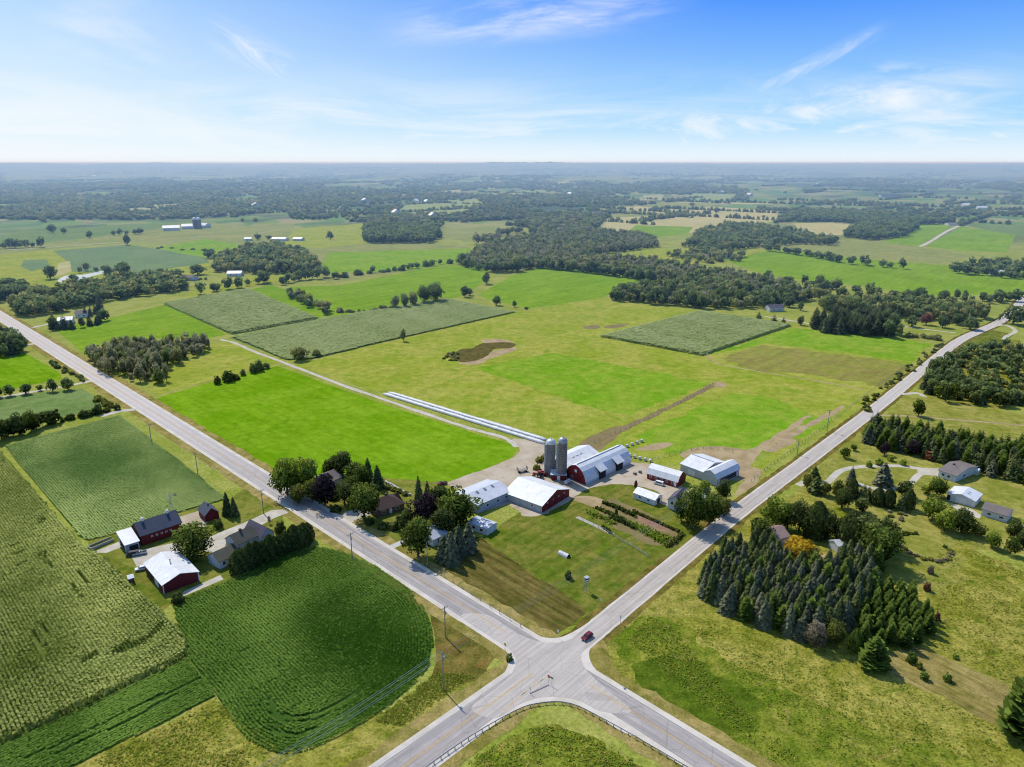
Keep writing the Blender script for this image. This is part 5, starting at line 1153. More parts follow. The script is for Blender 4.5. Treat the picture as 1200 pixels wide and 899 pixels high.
# windmill
a = at(203, 609)
h_ = 9.0; r_ = empty('windmill', (a[0], a[1], 0), R(40), 'old lattice farm windmill with a pale wheel behind the dark red barn', 'windmill')
b = MB()
for sx in (-1, 1):
    for sy in (-1, 1): b.tube([(sx*1.0, sy*1.0, 0), (sx*.12, sy*.12, h_)], .05, 5)
for z in (1.5, 3, 4.5, 6, 7.5):
    k = 1-.88*z/h_; k2 = 1-.88*(z+1.5)/h_
    c = [(k, k), (-k, k), (-k, -k), (k, -k)]
    for i in range(4):
        p, q = c[i], c[(i+1) % 4]; b.tube([(p[0], p[1], z), (q[0], q[1], z)], .03, 4); b.tube([(p[0], p[1], z), (q[0]*k2/k, q[1]*k2/k, z+1.4)], .025, 4)
b.build('tower', M['steel'], r_)
b = MB()
for k in range(16):
    t = 2*math.pi*k/16; t2 = t+.28
    b.poly([(-.35, math.cos(t)*.35, h_+math.sin(t)*.35), (-.25, math.cos(t2)*.35, h_+math.sin(t2)*.35), (-.2, math.cos(t2)*1.25, h_+math.sin(t2)*1.25), (-.4, math.cos(t)*1.25, h_+math.sin(t)*1.25)])
b.build('wheel', M['trim'], r_)
b = MB(); b.tube([(-.4, 0, h_), (1.6, 0, h_)], .05, 6); b.poly([(1.2, 0, h_-.2), (2.2, 0, h_-.5), (2.2, 0, h_+.5), (1.2, 0, h_+.2)]); b.build('tail', M['steel'], r_)

# houses across the road
r_, L = house('house', 'low house with a pale grey roof half hidden among trees across the road', 'house', (381, 576), (401, 566), 8.5, GAB(2.7, 2.0), 'cream', 'tan_roof')
opening(r_, 'front', L, 8.5, .5, 1.4, 1.2, 1.0)
r_, L = house('brick_house', 'brown brick house with a brown hipped roof behind the large maple', 'house', (442, 607), (474, 597), 9.0, GAB(2.6, 2.3), 'brown_wall', 'brown_roof', 'x', .5, True)
for u in (.25, .75): opening(r_, 'front', L, 9, u, 1.4, 1.3, 1.0)
opening(r_, 'front', L, 9, .5, 1.1, 1.0, 2.0, 'door', 'trim')
b = MB(); b.box((L*.6, 5.5, 4.9), (.7, .7, 1.2)); b.build('chimney', M['brown_wall'], r_)
r_, L = house('cottage', 'whitish cottage with a grey roof between the tall leafy tree and the spruces', 'house', (508, 641), (524, 633), 8, GAB(2.7, 2.0), 'white_wall', 'silver_roof')
opening(r_, 'front', L, 8, .4, 1.4, 1.0, 1.0)
# stone wall
P = resample(ats([(452, 566), (460, 570), (470, 576), (480, 581)]), .9)
b = MB()
for p in P:
    for k in range(2): b.box((p[0]+rnd.uniform(-.15, .15), p[1]+rnd.uniform(-.15, .15), .25+.42*k), (rnd.uniform(.8, 1.1), rnd.uniform(.6, .9), .45), rnd.uniform(0, 3), 0, .85)
o = b.build('stone_wall', M['concrete']); tag(o, 'low fieldstone wall behind the brown brick house', 'wall')

# main farm
W_ = 13.5
r_, L = house('long_shed', 'long shed with a pale silver roof with dark vents, left of the red gabled shed', 'shed', (559, 602), (599, 584.5), W_, GAB(3.2, 1.6), 'grey_wall', 'silver_roof', 'x', .3)
for u in (.30, .52, .74): stripbox(r_, 'skylight', 'skylight', (L*u, W_*.5-1.2, 4.86-.0), (.8, 1.3, .12), 0, math.atan2(1.6, W_/2))
for u in (.3, .6, .85): opening(r_, 'front', L, W_, u, 1.6, 1.0, .8)
a, L, rz = frame((635, 601.5), (667, 581.5)); Wd = float(np.linalg.norm(at(635, 601.5)-at(600, 581.5)))
r_ = empty('freestall_shed', (a[0], a[1], .045), rz, 'wide shed with a white patched roof and a dark red gable facing the garden', 'shed')
wl, _ = gbody(L, Wd, GAB(2.9, 3.0), 'y', [M['grey_wall'], M['red']], M['patched_roof'], r_, .4)
wl.data.polygons[0].material_index = 1; wl.data.polygons[1].material_index = 1
for u in (.25, .5, .75): opening(r_, 'front', L, Wd, u, 1.1, 1.6, 1.8, 'door', 'red_dark')
for u in (.2, .4, .6, .8): opening(r_, 'front', L, Wd, u, 2.7, .4, .4)
opening(r_, 'left', L, Wd, .25, 1.7, .9, .7)
stripbox(r_, 'skylight', 'skylight', (L*.44, Wd*.78, 5.62), (.9, 2.2, .1), 0, 0).rotation_euler = (0, -math.atan2(3.0, L/2), 0)
r_, L = house('trailer', 'small white trailer with a ribbed pale roof below the long shed', 'trailer', (571, 628), (582, 620.5), 8.2, GAB(2.5, .45), 'white_wall', 'silver_roof', 'y', .15)
opening(r_, 'left', L, 8.2, .3, 1.4, 1.2, .8); opening(r_, 'left', L, 8.2, .7, 1.4, 1.2, .8); opening(r_, 'front', L, 8.2, .5, 1.0, .9, 1.9, 'door', 'trim')
# big barn
a, L, rz = frame((686.5, 568.5), (739, 543.5)); Wd = 10.5
r_ = empty('dairy_barn', (a[0], a[1], .045), rz, 'big barn with a white curved metal roof and a red front gable beside the silos', 'barn')
wl, _ = gbody(L, Wd, ARCH(1.3, 5.5), 'x', [M['white_wall'], M['red']], M['white_roof'], r_, .25)
wl.data.polygons[0].material_index = 1
opening(r_, 'left', L, Wd, .35, 1.4, 2.4, 2.6, 'door', 'red_dark'); opening(r_, 'left', L, Wd, .7, 1.2, 1.2, .9); opening(r_, 'left', L, Wd, .5, 4.3, 1.1, 1.2, 'hay_door', 'trim')
for u, w_ in ((.34, 3.6), (.72, 3.8)):
    x0 = u*L; b = MB(); b.box((x0, .55, 1.7), (w_, 2.3, 3.4)); b.build('side_bay', M['dark'], r_)
    b = MB(); b.poly([(x0-w_/2-.9, -1.3, 3.5), (x0+w_/2+.3, -1.3, 3.5), (x0+w_/2+.3, 1.9, 5.5), (x0-w_/2-.9, 1.9, 5.5)]); b.poly([(x0-w_/2-.9, -1.3, 3.35), (x0-w_/2-.9, 1.9, 5.3), (x0+w_/2+.3, 1.9, 5.3), (x0+w_/2+.3, -1.3, 3.35)]); b.poly([(x0-w_/2-.9, -1.3, 3.35), (x0+w_/2+.3, -1.3, 3.35), (x0+w_/2+.3, -1.3, 3.5), (x0-w_/2-.9, -1.3, 3.5)]); b.build('bay_roof', M['white_roof'], r_)
b = MB(); b.box((L*.5, Wd*.5, 7.05), (L*.96, .25, .2)); b.build('ridge_cap', M['steel'], r_)
a, L2, rz = frame((669.5, 558), (705, 541))
r_ = empty('barn_wing', (a[0], a[1], .045), rz, 'lower barn wing with a pale patched metal roof tucked behind the big barn', 'barn')
d_ = at(669.5, 558)
gbody(21.0, 11.0, GAB(3.4, 2.0), 'x', M['red_dark'], M['patched_roof'], r_, .3, off=(-1.0, 1.6))
for k in range(3): stripbox(r_, 'skylight', 'skylight', (7+2.4*k, 1.6+3.0, 4.65), (1.6, .35, .1), 0, math.atan2(2.0, 5.5))
r_, L = house('milk_house', 'small dark red shed at the foot of the twin silos', 'shed', (646, 563), (663, 563.5), 3.4, LEAN(2.4, .6), 'red_dark', 'silver_roof')
opening(r_, 'front', L, 3.4, .5, 1.0, 1.2, 1.9, 'door', 'trim')
# silos
M['stave'] = None
def silo_mat(name, c):
    t = NT(name); tc = t.n('ShaderNodeTexCoord').outputs['Object']; sx = t.n('ShaderNodeSeparateXYZ'); t.put(sx.inputs[0], tc)
    col = t.mix(t.ramp(t.noise(tc, .6, 5, .7), .3, .7), c4([v*.6 for v in c]), c4(c))
    cb = t.n('ShaderNodeCombineXYZ'); t.put(cb.inputs[0], t.math('MULTIPLY', sx.outputs[0], 3)); t.put(cb.inputs[1], t.math('MULTIPLY', sx.outputs[1], 3)); t.put(cb.inputs[2], t.math('MULTIPLY', sx.outputs[2], .12))
    col = t.mix(t.math('MULTIPLY', t.ramp(t.noise(cb.outputs[0], 1, 3), .45, .75), .5), col, c4([v*.4 for v in c]))
    w = t.math('LESS_THAN', t.math('PINGPONG', sx.outputs[2], .38), .04)
    return t.out(t.bsdf(t.mix(t.math('MULTIPLY', w, .4), col, c4([v*.35 for v in c])), .85, .2))
M['stave'] = silo_mat('silo_staves', (.26, .24, .22)); M['stave2'] = silo_mat('silo_staves_brown', (.24, .205, .17)); M['dome'] = paint('silo_dome', (.62, .65, .68), .4, .15, .8, metal=.2)
def silo(p, rad, h, dome, mat, label, worn):
    r_ = empty('silo', (p[0], p[1], 0), R(200), label, 'silo')
    b = MB(); b.lathe([(rad, 0), (rad, h)], 28); o = b.build('silo_wall', M[mat], r_)
    b = MB()
    for z in np.arange(.8, h, .9): b.lathe([(rad+.02, z), (rad+.035, z+.03), (rad+.02, z+.06)], 28)
    b.build('hoops', M['steel'], r_)
    b = MB(); b.lathe([(rad*1.03, h+.0), (rad*1.0, h+dome*.35), (rad*.8, h+dome*.7), (rad*.45, h+dome*.93), (.12, h+dome)], 24); b.lathe([(.25, h+dome-.05), (.25, h+dome+.35)], 10)
    b.build('dome', M['dome'] if not worn else M['steel'], r_, True)
    b = MB(); b.box((rad+.35, 0, h*.5), (.75, .8, h*.98)); b.build('chute', M['steel'], r_)
    b = MB()
    for s in (-1, 1): b.tube([(rad+.8, s*.22, .3), (rad+.8, s*.22, h)], .03, 4)
    for z in np.arange(.6, h, .5): b.tube([(rad+.8, -.22, z), (rad+.8, .22, z)], .02, 4)
    b.build('ladder', M['steel'], r_)
hS = height(645, 556, 519.5)
silo(at(645, 556), 1.9, hS, 1.9, 'stave', 'left silo of the pair, grey staves under a smooth pale dome', False)
hS2 = height(658.5, 561, 518)
silo(at(658.5, 561), 1.85, hS2, 2.0, 'stave2', 'right silo of the pair, browner staves under a mottled dome', True)
# red gambrel barn, white barn
r_, L = house('red_barn', 'red barn with a white gambrel roof at the right of the gravel yard', 'barn', (758, 561), (793.5, 571.5), 7.4, GAMB(2.3, 3.0), 'red', 'white_roof', 'x', .25)
for u in (.12, .3, .48, .66, .84): opening(r_, 'front', L, 7.4, u, 1.3, .8, .8)
opening(r_, 'right', L, 7.4, .5, 1.3, 2.2, 2.4, 'door', 'red_dark'); opening(r_, 'front', L, 7.4, .93, 1.2, .9, 2.0, 'door', 'trim')
a, L, rz = frame((797, 553), (823, 563)); 
r_ = empty('pole_barn', (a[0], a[1], .045), rz, 'grey pole barn with a white roof and a cross wing at the upper right yard', 'barn')
gbody(L, 15, GAB(3.6, 1.9), 'x', M['grey_wall'], M['white_roof'], r_, .3)
gbody(6.6, 15.5, GAMB(3.2, 2.6), 'y', M['grey_wall'], M['white_roof'], r_, .3, off=(L+.35, -.6))
opening(r_, 'right', 6.6, 15.5, .5, 1.5, 11, 2.2, 'opening', 'dark', off=(L+.35, -.6)); opening(r_, 'front', L, 15, .5, 1.3, 3.4, 2.4, 'door', 'white_wall')
b = MB(); b.box((L*.5, 7.5, 5.65), (L*.98, .5, .14)); b.build('ridge_vent', M['steel'], r_)
r_, L = house('white_shed', 'small white shed with a white gable roof above the vegetable garden', 'shed', (742.5, 584), (767, 593), 5.2, GAB(2.3, 1.3), 'white_wall', 'white_roof', 'x', .3)
opening(r_, 'front', L, 5.2, .3, 1.3, .8, .7); opening(r_, 'front', L, 5.2, .7, 1.3, .8, .7); opening(r_, 'right', L, 5.2, .5, 1.1, 1.8, 1.9, 'door', 'dark')
a, L, rz = frame((782, 596), (799, 600.5))
r_ = empty('yard_house', (a[0], a[1], .045), rz, 'pale house with a grey roof and a greenish wing beside the tall leafy roadside trees', 'house')
gbody(L, 7.5, GAB(3.6, 2.2), 'y', M['white_wall'], M['violet_roof'], r_)
gbody(5.5, 6.0, GAB(3.4, 1.8), 'x', M['white_wall'], M['teal_roof'], r_, off=(L+.4, 4.2))
opening(r_, 'front', L, 7.5, .3, 2.6, .9, 1.1); opening(r_, 'front', L, 7.5, .7, 2.6, .9, 1.1); opening(r_, 'left', L, 7.5, .4, 1.5, .9, 1.1)
# right-hand houses
a, L, rz = frame((1099, 558.5), (1119, 565.5)); Wd = float(np.linalg.norm(at(1119, 565.5)-at(1137, 552.5)))
r_, L = house('ranch_house', 'white ranch house with a taupe roof at the end of the oval drive', 'house', (1099, 558.5), (1119, 565.5), Wd, GAB(2.8, 1.5), 'white_wall', 'tan_roof', 'x', .4)
for u in (.28, .6): opening(r_, 'front', L, Wd, u, 1.5, 1.0, .9)
opening(r_, 'right', L, Wd, .4, 1.4, 1.4, .9); opening(r_, 'left', L, Wd, .6, 1.1, 2.4, 2.0, 'door', 'trim')
b = MB(); b.box((L*.3, Wd*.42, 4.3), (.7, .7, 1.0)); b.build('chimney', M['brown_wall'], r_)
b = MB(); b.tube([(L*.55, Wd*.35, 3.9), (L*.55, Wd*.35, 4.7)], .1, 6); b.build('vent_pipe', M['steel'], r_)
r_, L = house('white_garage', 'white outbuilding with a bright white low roof below the ranch house', 'shed', (1109, 586), (1141, 595.5), 8.5, GAB(2.7, 1.2), 'white_wall', 'white_roof', 'y', .3)
opening(r_, 'front', L, 8.5, .06, 1.2, 1.1, 2.0, 'door', 'dark'); opening(r_, 'front', L, 8.5, .5, 1.2, 3.2, 2.2, 'door', 'trim')
for k in (.35, .55): stripbox(r_, 'skylight', 'silver_roof', (L*.62, 8.5*k, 3.84), (1.4, .4, .1), 0, 0)
r_, L = house('long_garage', 'long pale garage with a brownish roof at the right edge of the orchard lawn', 'garage', (1149.5, 604), (1179, 613), 7.0, GAB(2.6, 1.5), 'white_wall', 'tan_roof', 'x', .3)
opening(r_, 'front', L, 7, .3, 1.4, 1.0, .7); opening(r_, 'front', L, 7, .78, 1.4, 1.2, .7); opening(r_, 'left', L, 7, .5, 1.1, 2.6, 2.1, 'door', 'trim')
r_, L = house('garden_shed', 'small pale shed behind the ranch house', 'shed', (1140, 556), (1145, 557.5), 3, GAB(1.9, .6), 'cream', 'white_roof', 'x', .15)
r_, L = house('grove_house', 'house with a pinkish brown roof hidden behind the spruce grove', 'house', (903, 643), (924, 637), 7.5, GAB(2.8, 2.0), 'cream', roof='pink_roof')
opening(r_, 'front', L, 7.5, .5, 1.4, 1.2, 1.0)
r_, L = house('grove_shed', 'small whitish shed under the big dome tree by the grove', 'shed', (1010, 660), (1021, 655), 4, GAB(2.3, 1.0), 'white_wall', 'silver_roof', 'x', .2)
opening(r_, 'front', L, 4, .5, 1.0, 1.0, 1.9, 'door', 'dark')
r_, L = house('grove_shed', 'second whitish shed farther back, between the yellow tree and the screen', 'shed', (981, 648), (991, 646), 4, GAB(2.3, 1.0), 'white_wall', 'white_roof', 'x', .2)
# middle and far houses
def far_house(px, py, wpx, W, wall, roof, label, name='farm_building', cat='house', e=3.2, r=2.0, ang=None, group=None):
    m = px_m(px, py); L = wpx*m; p = at(px, py); rz = R(rnd.choice((-44, 46))) if ang is None else R(ang)
    if rz > 0 and ang is None: pass
    root = empty(name, (p[0], p[1], .04+float(terr(p[0], p[1]))), rz, label, cat, group)
    gbody(L, W, GAB(e, r), 'x', M[wall], M[roof], root, .3, off=(-L/2, -W/2))
    if py > 275:
        for u in (.3, .7): opening(root, 'front', L, W, u, 1.6, 1.1, 1.0, off=(-L/2, -W/2))
far_house(907, 364, 18, 9, 'cream', 'violet_roof', 'low house with a violet grey roof at the wood edge beyond the right corn block', 'house', ang=10)
far_house(78, 379, 15, 9, 'white_wall', 'silver_roof', 'pale roofed house hidden among spruces at the left, nearer wing', 'house', ang=20)
far_house(97, 371, 13, 9, 'white_wall', 'tan_roof', 'pale roofed house hidden among spruces at the left, farther wing', 'house', ang=20)
far_house(221, 328, 20, 9, 'white_wall', 'tan_roof', 'white house among shrubs below the wooded hill', 'house', ang=-20)
far_house(276, 323, 16, 12, 'white_wall', 'white_roof', 'white roofed shed in front of the wooded hill', 'shed', 'shed', ang=5)
far_house(201, 270, 18, 16, 'white_wall', 'white_roof', 'long white roofed barn at the left of the far dairy', 'barn', 'barn', 5, 4, ang=25)
far_house(222, 268, 16, 16, 'white_wall', 'white_roof', 'white roofed barn in the middle of the far dairy', 'barn', 'barn', 5, 4, ang=25)
far_house(240, 267, 12, 14, 'white_wall', 'silver_roof', 'white roofed barn at the right of the far dairy', 'barn', 'barn', 5, 4, ang=-30)
far_house(328, 282, 18, 14, 'white_wall', 'white_roof', 'white farmhouse on the rise behind the wooded hill', 'house', ang=-10)
far_house(350, 282, 11, 12, 'white_wall', 'white_roof', 'white shed right of the white farmhouse on the rise', 'shed', 'shed', ang=-10)
far_house(291, 282, 8, 10, 'white_wall', 'silver_roof', 'small pale shed left of the white farmhouse on the rise', 'shed', 'shed', ang=10)
far_house(1168, 322, 18, 12, 'white_wall', 'white_roof', 'white house with pale sheds far up at the right edge', 'house', ang=-15)
far_house(1180, 317, 12, 10, 'white_wall', 'tan_roof', 'tan roofed house behind the far right white house', 'house', ang=-15)
far_house(853, 303, 8, 9, 'white_wall', 'tan_roof', 'pale house at the right end of the far centre right row', 'house', ang=20)
far_house(826, 302, 11, 9, 'cream', 'tan_roof', 'tan house in the middle of the far centre right row', 'house', ang=-20)
far_house(808, 299, 8, 9, 'cream', 'brown_roof', 'brownish house at the left end of the far centre right row', 'house', ang=10)
far_house(852, 280, 8, 10, 'white_wall', 'silver_roof', 'pale house inside the loose wood at centre right, left one', 'house', ang=15)
far_house(876, 284, 8, 10, 'white_wall', 'white_roof', 'pale house inside the loose wood at centre right, right one', 'house', ang=-25)
far_house(1114, 264, 10, 14, 'white_wall', 'tan_roof', 'pale sheds at the head of the far right gravel track', 'shed', 'shed', ang=0)
far_house(1131, 243, 10, 22, 'white_wall', 'white_roof', 'large white barn far off at the right', 'barn', 'barn', 6, 5, ang=10)
far_house(1150, 246, 10, 18, 'white_wall', 'silver_roof', 'grey white barn beside the large white one far off at the right', 'barn', 'barn', 6, 4, ang=-20)
far_house(1043, 231, 24, 24, 'grey_wall', 'grey_roof', 'very long grey barn in the far right fields', 'barn', 'barn', 6, 4, ang=0)
far_house(699, 253, 10, 16, 'white_wall', 'tan_roof', 'pale roofed farm at the edge of the far tan field', 'barn', 'barn', 6, 5, ang=15)
for (a, b) in ((80, 205), (110, 207), (188, 205), (386, 202), (462, 202), (428, 237), (487, 238), (500, 239), (464, 252), (507, 256), (645, 204), (745, 199), (845, 227), (878, 230), (956, 218), (1023, 210), (1080, 202), (35, 198), (55, 198), (668, 229), (300, 243), (720, 203), (1032, 201)):
    far_house(a, b, 4.5 if b < 212 else 5, 22, 'white_wall', 'white_roof', 'tiny white building lost in the woods below the horizon', 'farm_building', 'building', 7, 6, group='tiny far buildings')
for k, (a, lab) in enumerate(((229, 'left blue grey silo of the far dairy'), (234, 'right blue grey silo of the far dairy'))):
    p = at(a, 268); r_ = empty('silo', (p[0], p[1], 0), 0, lab, 'silo')
    b = MB(); b.lathe([(4, 0), (4, 17)], 16); b.build('silo_wall', M['stave'], r_); b = MB(); b.lathe([(4.1, 17), (3.6, 19.4), (2, 20.8), (.2, 21.3)], 16); b.build('dome', M['dome'], r_)

# ------------------------------------------------------------------ silage bags, bales, tank, stand
M['plastic'] = paint('white_plastic', (.60, .60, .59), .5, .2, 2.5, spec=.4)
for k, (p, q, w, lab) in enumerate((((449, 462), (640, 521), 1.2, 'long white silage bag nearest the farm track'), ((455, 460.5), (641, 517), 1.2, 'long white silage bag on the pasture side'), ((562, 492), (600, 503.5), .9, 'short white silage bag between the two long ones'))):
    a, c = at(*p), at(*q); n = 60; b = MB(); rs = np.random.RandomState(k)
    path = [(a[0]+(c[0]-a[0])*t, a[1]+(c[1]-a[1])*t, .02) for t in np.linspace(0, 1, n)]
    rad = [w*(1+.06*rs.randn()) for _ in path]; rad[0] *= .35; rad[1] *= .8; rad[-1] *= .4; rad[-2] *= .85
    b.tube(path, rad, 14); o = b.build('silage_bag', M['plastic'], None, True)
    for v in o.data.vertices: v.co.z = max(.03, v.co.z*.8+.35)
    tag(o, lab, 'silage bag')
P1 = resample(ats([(738, 535), (748, 538), (762, 541.5)]), 2.5); P2 = resample(ats([(735, 524), (752, 518)]), 2.9)
bm_ = MB(); bm_.tube([(-.62, 0, .64), (-.57, 0, .64), (.57, 0, .64), (.62, 0, .64)], [.4, .64, .64, .4], 16)
bale = bm_.mesh('hay_bale'); bale.materials.append(M['plastic'])
for i, p in enumerate(list(P1)+list(P2)):
    o = bpy.data.objects.new('wrapped_bale', bale); COL.objects.link(o); o.location = (p[0], p[1], .04); o.rotation_euler = (0, 0, rnd.uniform(.9, 1.9))
    near = i < len(P1)
    tag(o, 'white wrapped round bale in the longer line behind the big barn' if near else 'white wrapped round bale in the short line by the muddy lane', 'bale', 'longer line of wrapped bales' if near else 'short line of wrapped bales')
a, L, rz = frame((653, 650), (664, 655)); r_ = empty('calf_hutch', (a[0], a[1], .0), rz, 'small white rounded hutch standing alone on the lawn', 'hutch')
b = MB(); n = 10; pr = [(.9*math.cos(math.pi*k/n), 1.1*math.sin(math.pi*k/n)+.05) for k in range(n+1)]
for k in range(n): b.poly([(0, pr[k][0]+1, pr[k][1]), (L, pr[k][0]+1, pr[k][1]), (L, pr[k+1][0]+1, pr[k+1][1]), (0, pr[k+1][0]+1, pr[k+1][1])])
b.poly([(0, p[0]+1, p[1]) for p in pr]); b.build('shell', M['plastic'], r_)
b = MB(); b.poly([(L-.02, p[0]*.97+1, p[1]*.97) for p in pr]); b.build('opening', M['dark'], r_)
a = at(687, 693); hS = 5.2; r_ = empty('lookout_stand', (a[0], a[1], 0), R(40), 'raised lookout stand on legs with a pale roof beside the road', 'stand'); r_.scale = (.6, .6, .68)
for sx in (-1, 1):
    for sy in (-1, 1): b = MB(); b.tube([(sx*1.0, sy*1.0, 0), (sx*.75, sy*.75, hS)], .07, 6); b.build('leg', M['steel'], r_)
b = MB(); b.box((0, 0, hS), (2.1, 2.1, .15)); b.build('platform', M['steel'], r_)
b = MB(); b.box((0, .9, hS+.55), (1.9, .08, .95)); b.box((-.9, 0, hS+.55), (.08, 1.7, .95)); b.box((.9, 0, hS+.55), (.08, 1.7, .95)); b.build('rail', M['grey_wall'], r_)
b = MB(); b.box((0, 0, hS+1.9), (2.3, 2.3, .1), 0, 0, .9); b.build('roof', M['grey_wall'], r_)
b = MB()
for s in (-1, 1): b.tube([(-1.5, s*.25, 0), (-.85, s*.25, hS)], .04, 5)
for k in range(10): z = .4+k*.48; x = -1.5+.65*z/hS; b.tube([(x, -.25, z), (x, .25, z)], .03, 4)
b.build('ladder', M['steel'], r_)

# ------------------------------------------------------------------ vegetable garden
sheet('garden_soil', [(706, 588), (718, 584), (800, 622), (792, 640), (762, 640), (700, 608)], .0492, M['mud'])
sheet('garden_soil', [(742, 606), (752, 603), (788, 619), (778, 625)], .0496, gravel_mat('pinkish_mulch', alb(150, 116, 92), alb(172, 138, 112), 2))
def hedge_row(pts, w, h, leaf, label, seed, name='garden_row'):
    rs = np.random.RandomState(seed); P = resample(ats(pts), .22); n = len(P)
    VV = []; TT = []
    for k in range(5):
        d = rs.normal(0, .7, (n, 3)); d[:, 2] = np.abs(d[:, 2])+.3
        C = np.concatenate([P+rs.normal(0, w*.28, (n, 2)), (h*rs.uniform(.25, .95, n))[:, None]], 1)
        VV.append(cards(rs, C, d, .42)); TT.append(np.clip(rs.normal(.45, .22, n), 0, 1))
    for k in range(-2, 3):
        C = np.concatenate([P+np.array((k*w*.11, -k*w*.06)), np.full((n, 1), .12)], 1); VV.append(cards(rs, C, np.tile((0., 0., 1.), (n, 1)), .5, .1)); TT.append(np.full(n, .2))
    o = link(name, quads_mesh(name, np.concatenate(VV), np.concatenate(TT)), None, [LEAF[leaf]]); tag(o, label, 'vegetable row')
hedge_row([(707, 590), (728, 598), (744, 606)], 1.3, 1.3, 'green', 'tall dark row at the top left of the garden', 1)
hedge_row([(699, 596), (716, 603), (733, 611)], 1.5, 1.0, 'green', 'second garden row from the top, mid green', 2)
hedge_row([(715, 607), (733, 614), (742, 619)], 1.8, 1.2, 'dark', 'short thick dark row in the middle of the garden', 3)
hedge_row([(736, 613), (752, 622), (768, 632), (778, 637)], 2.6, 1.3, 'weed_green', 'wide green bean row along the lower middle of the garden', 4)
hedge_row([(752, 619), (772, 628), (790, 634)], 3.2, 1.0, 'light', 'widest leafy bed at the right end of the garden', 5)
hedge_row([(742, 600), (760, 608), (780, 617), (796, 624)], .9, .9, 'olive', 'thin olive row along the top edge of the garden', 6)
hedge_row([(690, 601), (705, 607), (720, 614)], 2.6, .7, 'light', 'pale low bed at the left of the garden', 7)
hedge_row([(782, 641), (792, 634), (800, 626)], 1.4, 1.3, 'olive', 'bushy row closing the garden at the road end', 8)
hedge_row([(706, 618), (712, 622), (716, 625)], 1.2, .8, 'green', 'short clump beside the pale raised bed', 9)
tree(737, 628, 619, 8, 'bush', 'dark', 'x') if False else None
P = resample(ats([(677, 608), (706, 621), (735, 638), (760, 653)]), 2.4)
r_ = empty('garden_fence', (P[0][0], P[0][1], 0), 0, 'low weathered rail fence along the lower side of the garden', 'fence')
for p in P: b = MB(); b.box((p[0]-P[0][0], p[1]-P[0][1], .5), (.12, .12, 1.0)); b.build('post', M['steel'], r_)
b = MB()
for z in (.45, .85): b.tube([(p[0]-P[0][0], p[1]-P[0][1], z) for p in P], .05, 5)
b.build('rail', M['steel'], r_)
ribbon('garden_path', resample(ats([(676, 606), (706, 620), (718, 626)]), 2), 1.6, .0488, M['drive'])

# ------------------------------------------------------------------ road furniture
M['pole'] = paint('weathered_pole', (.30, .27, .24), .85, .3, .6)
M['wire'] = paint('bright_wire', (.62, .62, .60), .4, .05, 1, metal=.4)
M['porcelain'] = paint('insulator', (.5, .5, .5), .3, .1, 1)
def pole(p, h, rz, label, group=None, arm=True):
    r_ = empty('utility_pole', (p[0], p[1], 0), rz, label, 'utility pole', group)
    b = MB(); b.tube([(0, 0, 0), (0, 0, h)], [.17, .11], 10); b.build('shaft', M['pole'], r_)
    if arm:
        b = MB(); b.box((0, 0, h-.5), (2.4, .12, .12)); b.tube([(-.75, .07, h-.55), (0, .1, h-1.15)], .025, 4); b.tube([(.75, .07, h-.55), (0, .1, h-1.15)], .025, 4); b.build('crossarm', M['pole'], r_)
        for x in (-1.1, -.55, .55, 1.1): b = MB(); b.lathe([(.03, h-.44), (.07, h-.38), (.05, h-.28), (.02, h-.24)], 8, (x, 0)); b.build('insulator', M['porcelain'], r_)
    b = MB(); b.lathe([(.2, h-2.3), (.22, h-2.2), (.22, h-1.5), (.1, h-1.42)], 12, (.0, .34)); b.build('transformer', M['steel'], r_)
    return r_
def wires(p, q, h, rz, label, n=4, sag=1.2, xs=(-1.1, -.55, .55, 1.1), rad=.03):
    ca, sa = math.cos(rz), math.sin(rz)
    r_ = empty('power_line', (p[0], p[1], 0), 0, label, 'power line')
    for x in xs:
        b = MB(); P = []
        for t in np.linspace(0, 1, 22): P.append((x*ca+(q[0]-p[0])*t, x*sa+(q[1]-p[1])*t, h-.24-4*sag*t*(1-t)))
        b.tube(P, rad, 4); b.build('wire', M['wire'], r_)
pB1 = at(520, 809); pB2 = at(808, 618); dB = (pB2-pB1)/np.linalg.norm(pB2-pB1); pB0 = pB1-dB*75; rzB = math.atan2(dB[1], dB[0])-math.pi/2
hP = 10.8
pole(pB1, hP, rzB, 'utility pole carrying four bright wires at the corner of the soybean field')
pole(pB2, hP, rzB, 'utility pole in front of the farmhouse trees by the road')
pB3 = at(969, 505); pole(pB3, hP, rzB, 'utility pole on the pasture side of the road beyond the dirt lot')
pB4 = at(934, 533); pole(pB4, 7.5, rzB, 'shorter pole on the pasture side beside the dirt lot', arm=False)
pole(pB0, hP, rzB, 'utility pole at the lower edge of the view beside the road')
wires(pB0, pB1, hP, rzB, 'bright wires crossing the grass left of the near pole'); wires(pB1, pB2, hP, rzB, 'bright wires running from the near pole across the main road', rad=.014); wires(pB2, pB3, hP, rzB, 'wires following the pale road past the grey pole barn', rad=.012)
pAs = [at(522, 747), at(413, 656), at(309, 602), at(232, 556), at(178, 520)]
rzA = math.atan2(dA[1], dA[0])-math.pi/2
labs = ['utility pole on the grass between the soybeans and the main road', 'utility pole by the main road opposite the brown brick house', 'utility pole beside the white farmhouse drive', 'utility pole on the verge of the bluish soybean field', 'utility pole farthest up the main road at the left']
for p, l in zip(pAs, labs): pole(p, 9.6, rzA, l)
for i in range(4): wires(pAs[i], pAs[i+1], 9.6, rzA, 'thin wires along the main road, span %s' % ('nearest the crossroads', 'past the cedar hedge', 'over the farmhouse drive', 'past the bluish soybeans')[i], xs=(-1.1, 1.1), rad=.018)
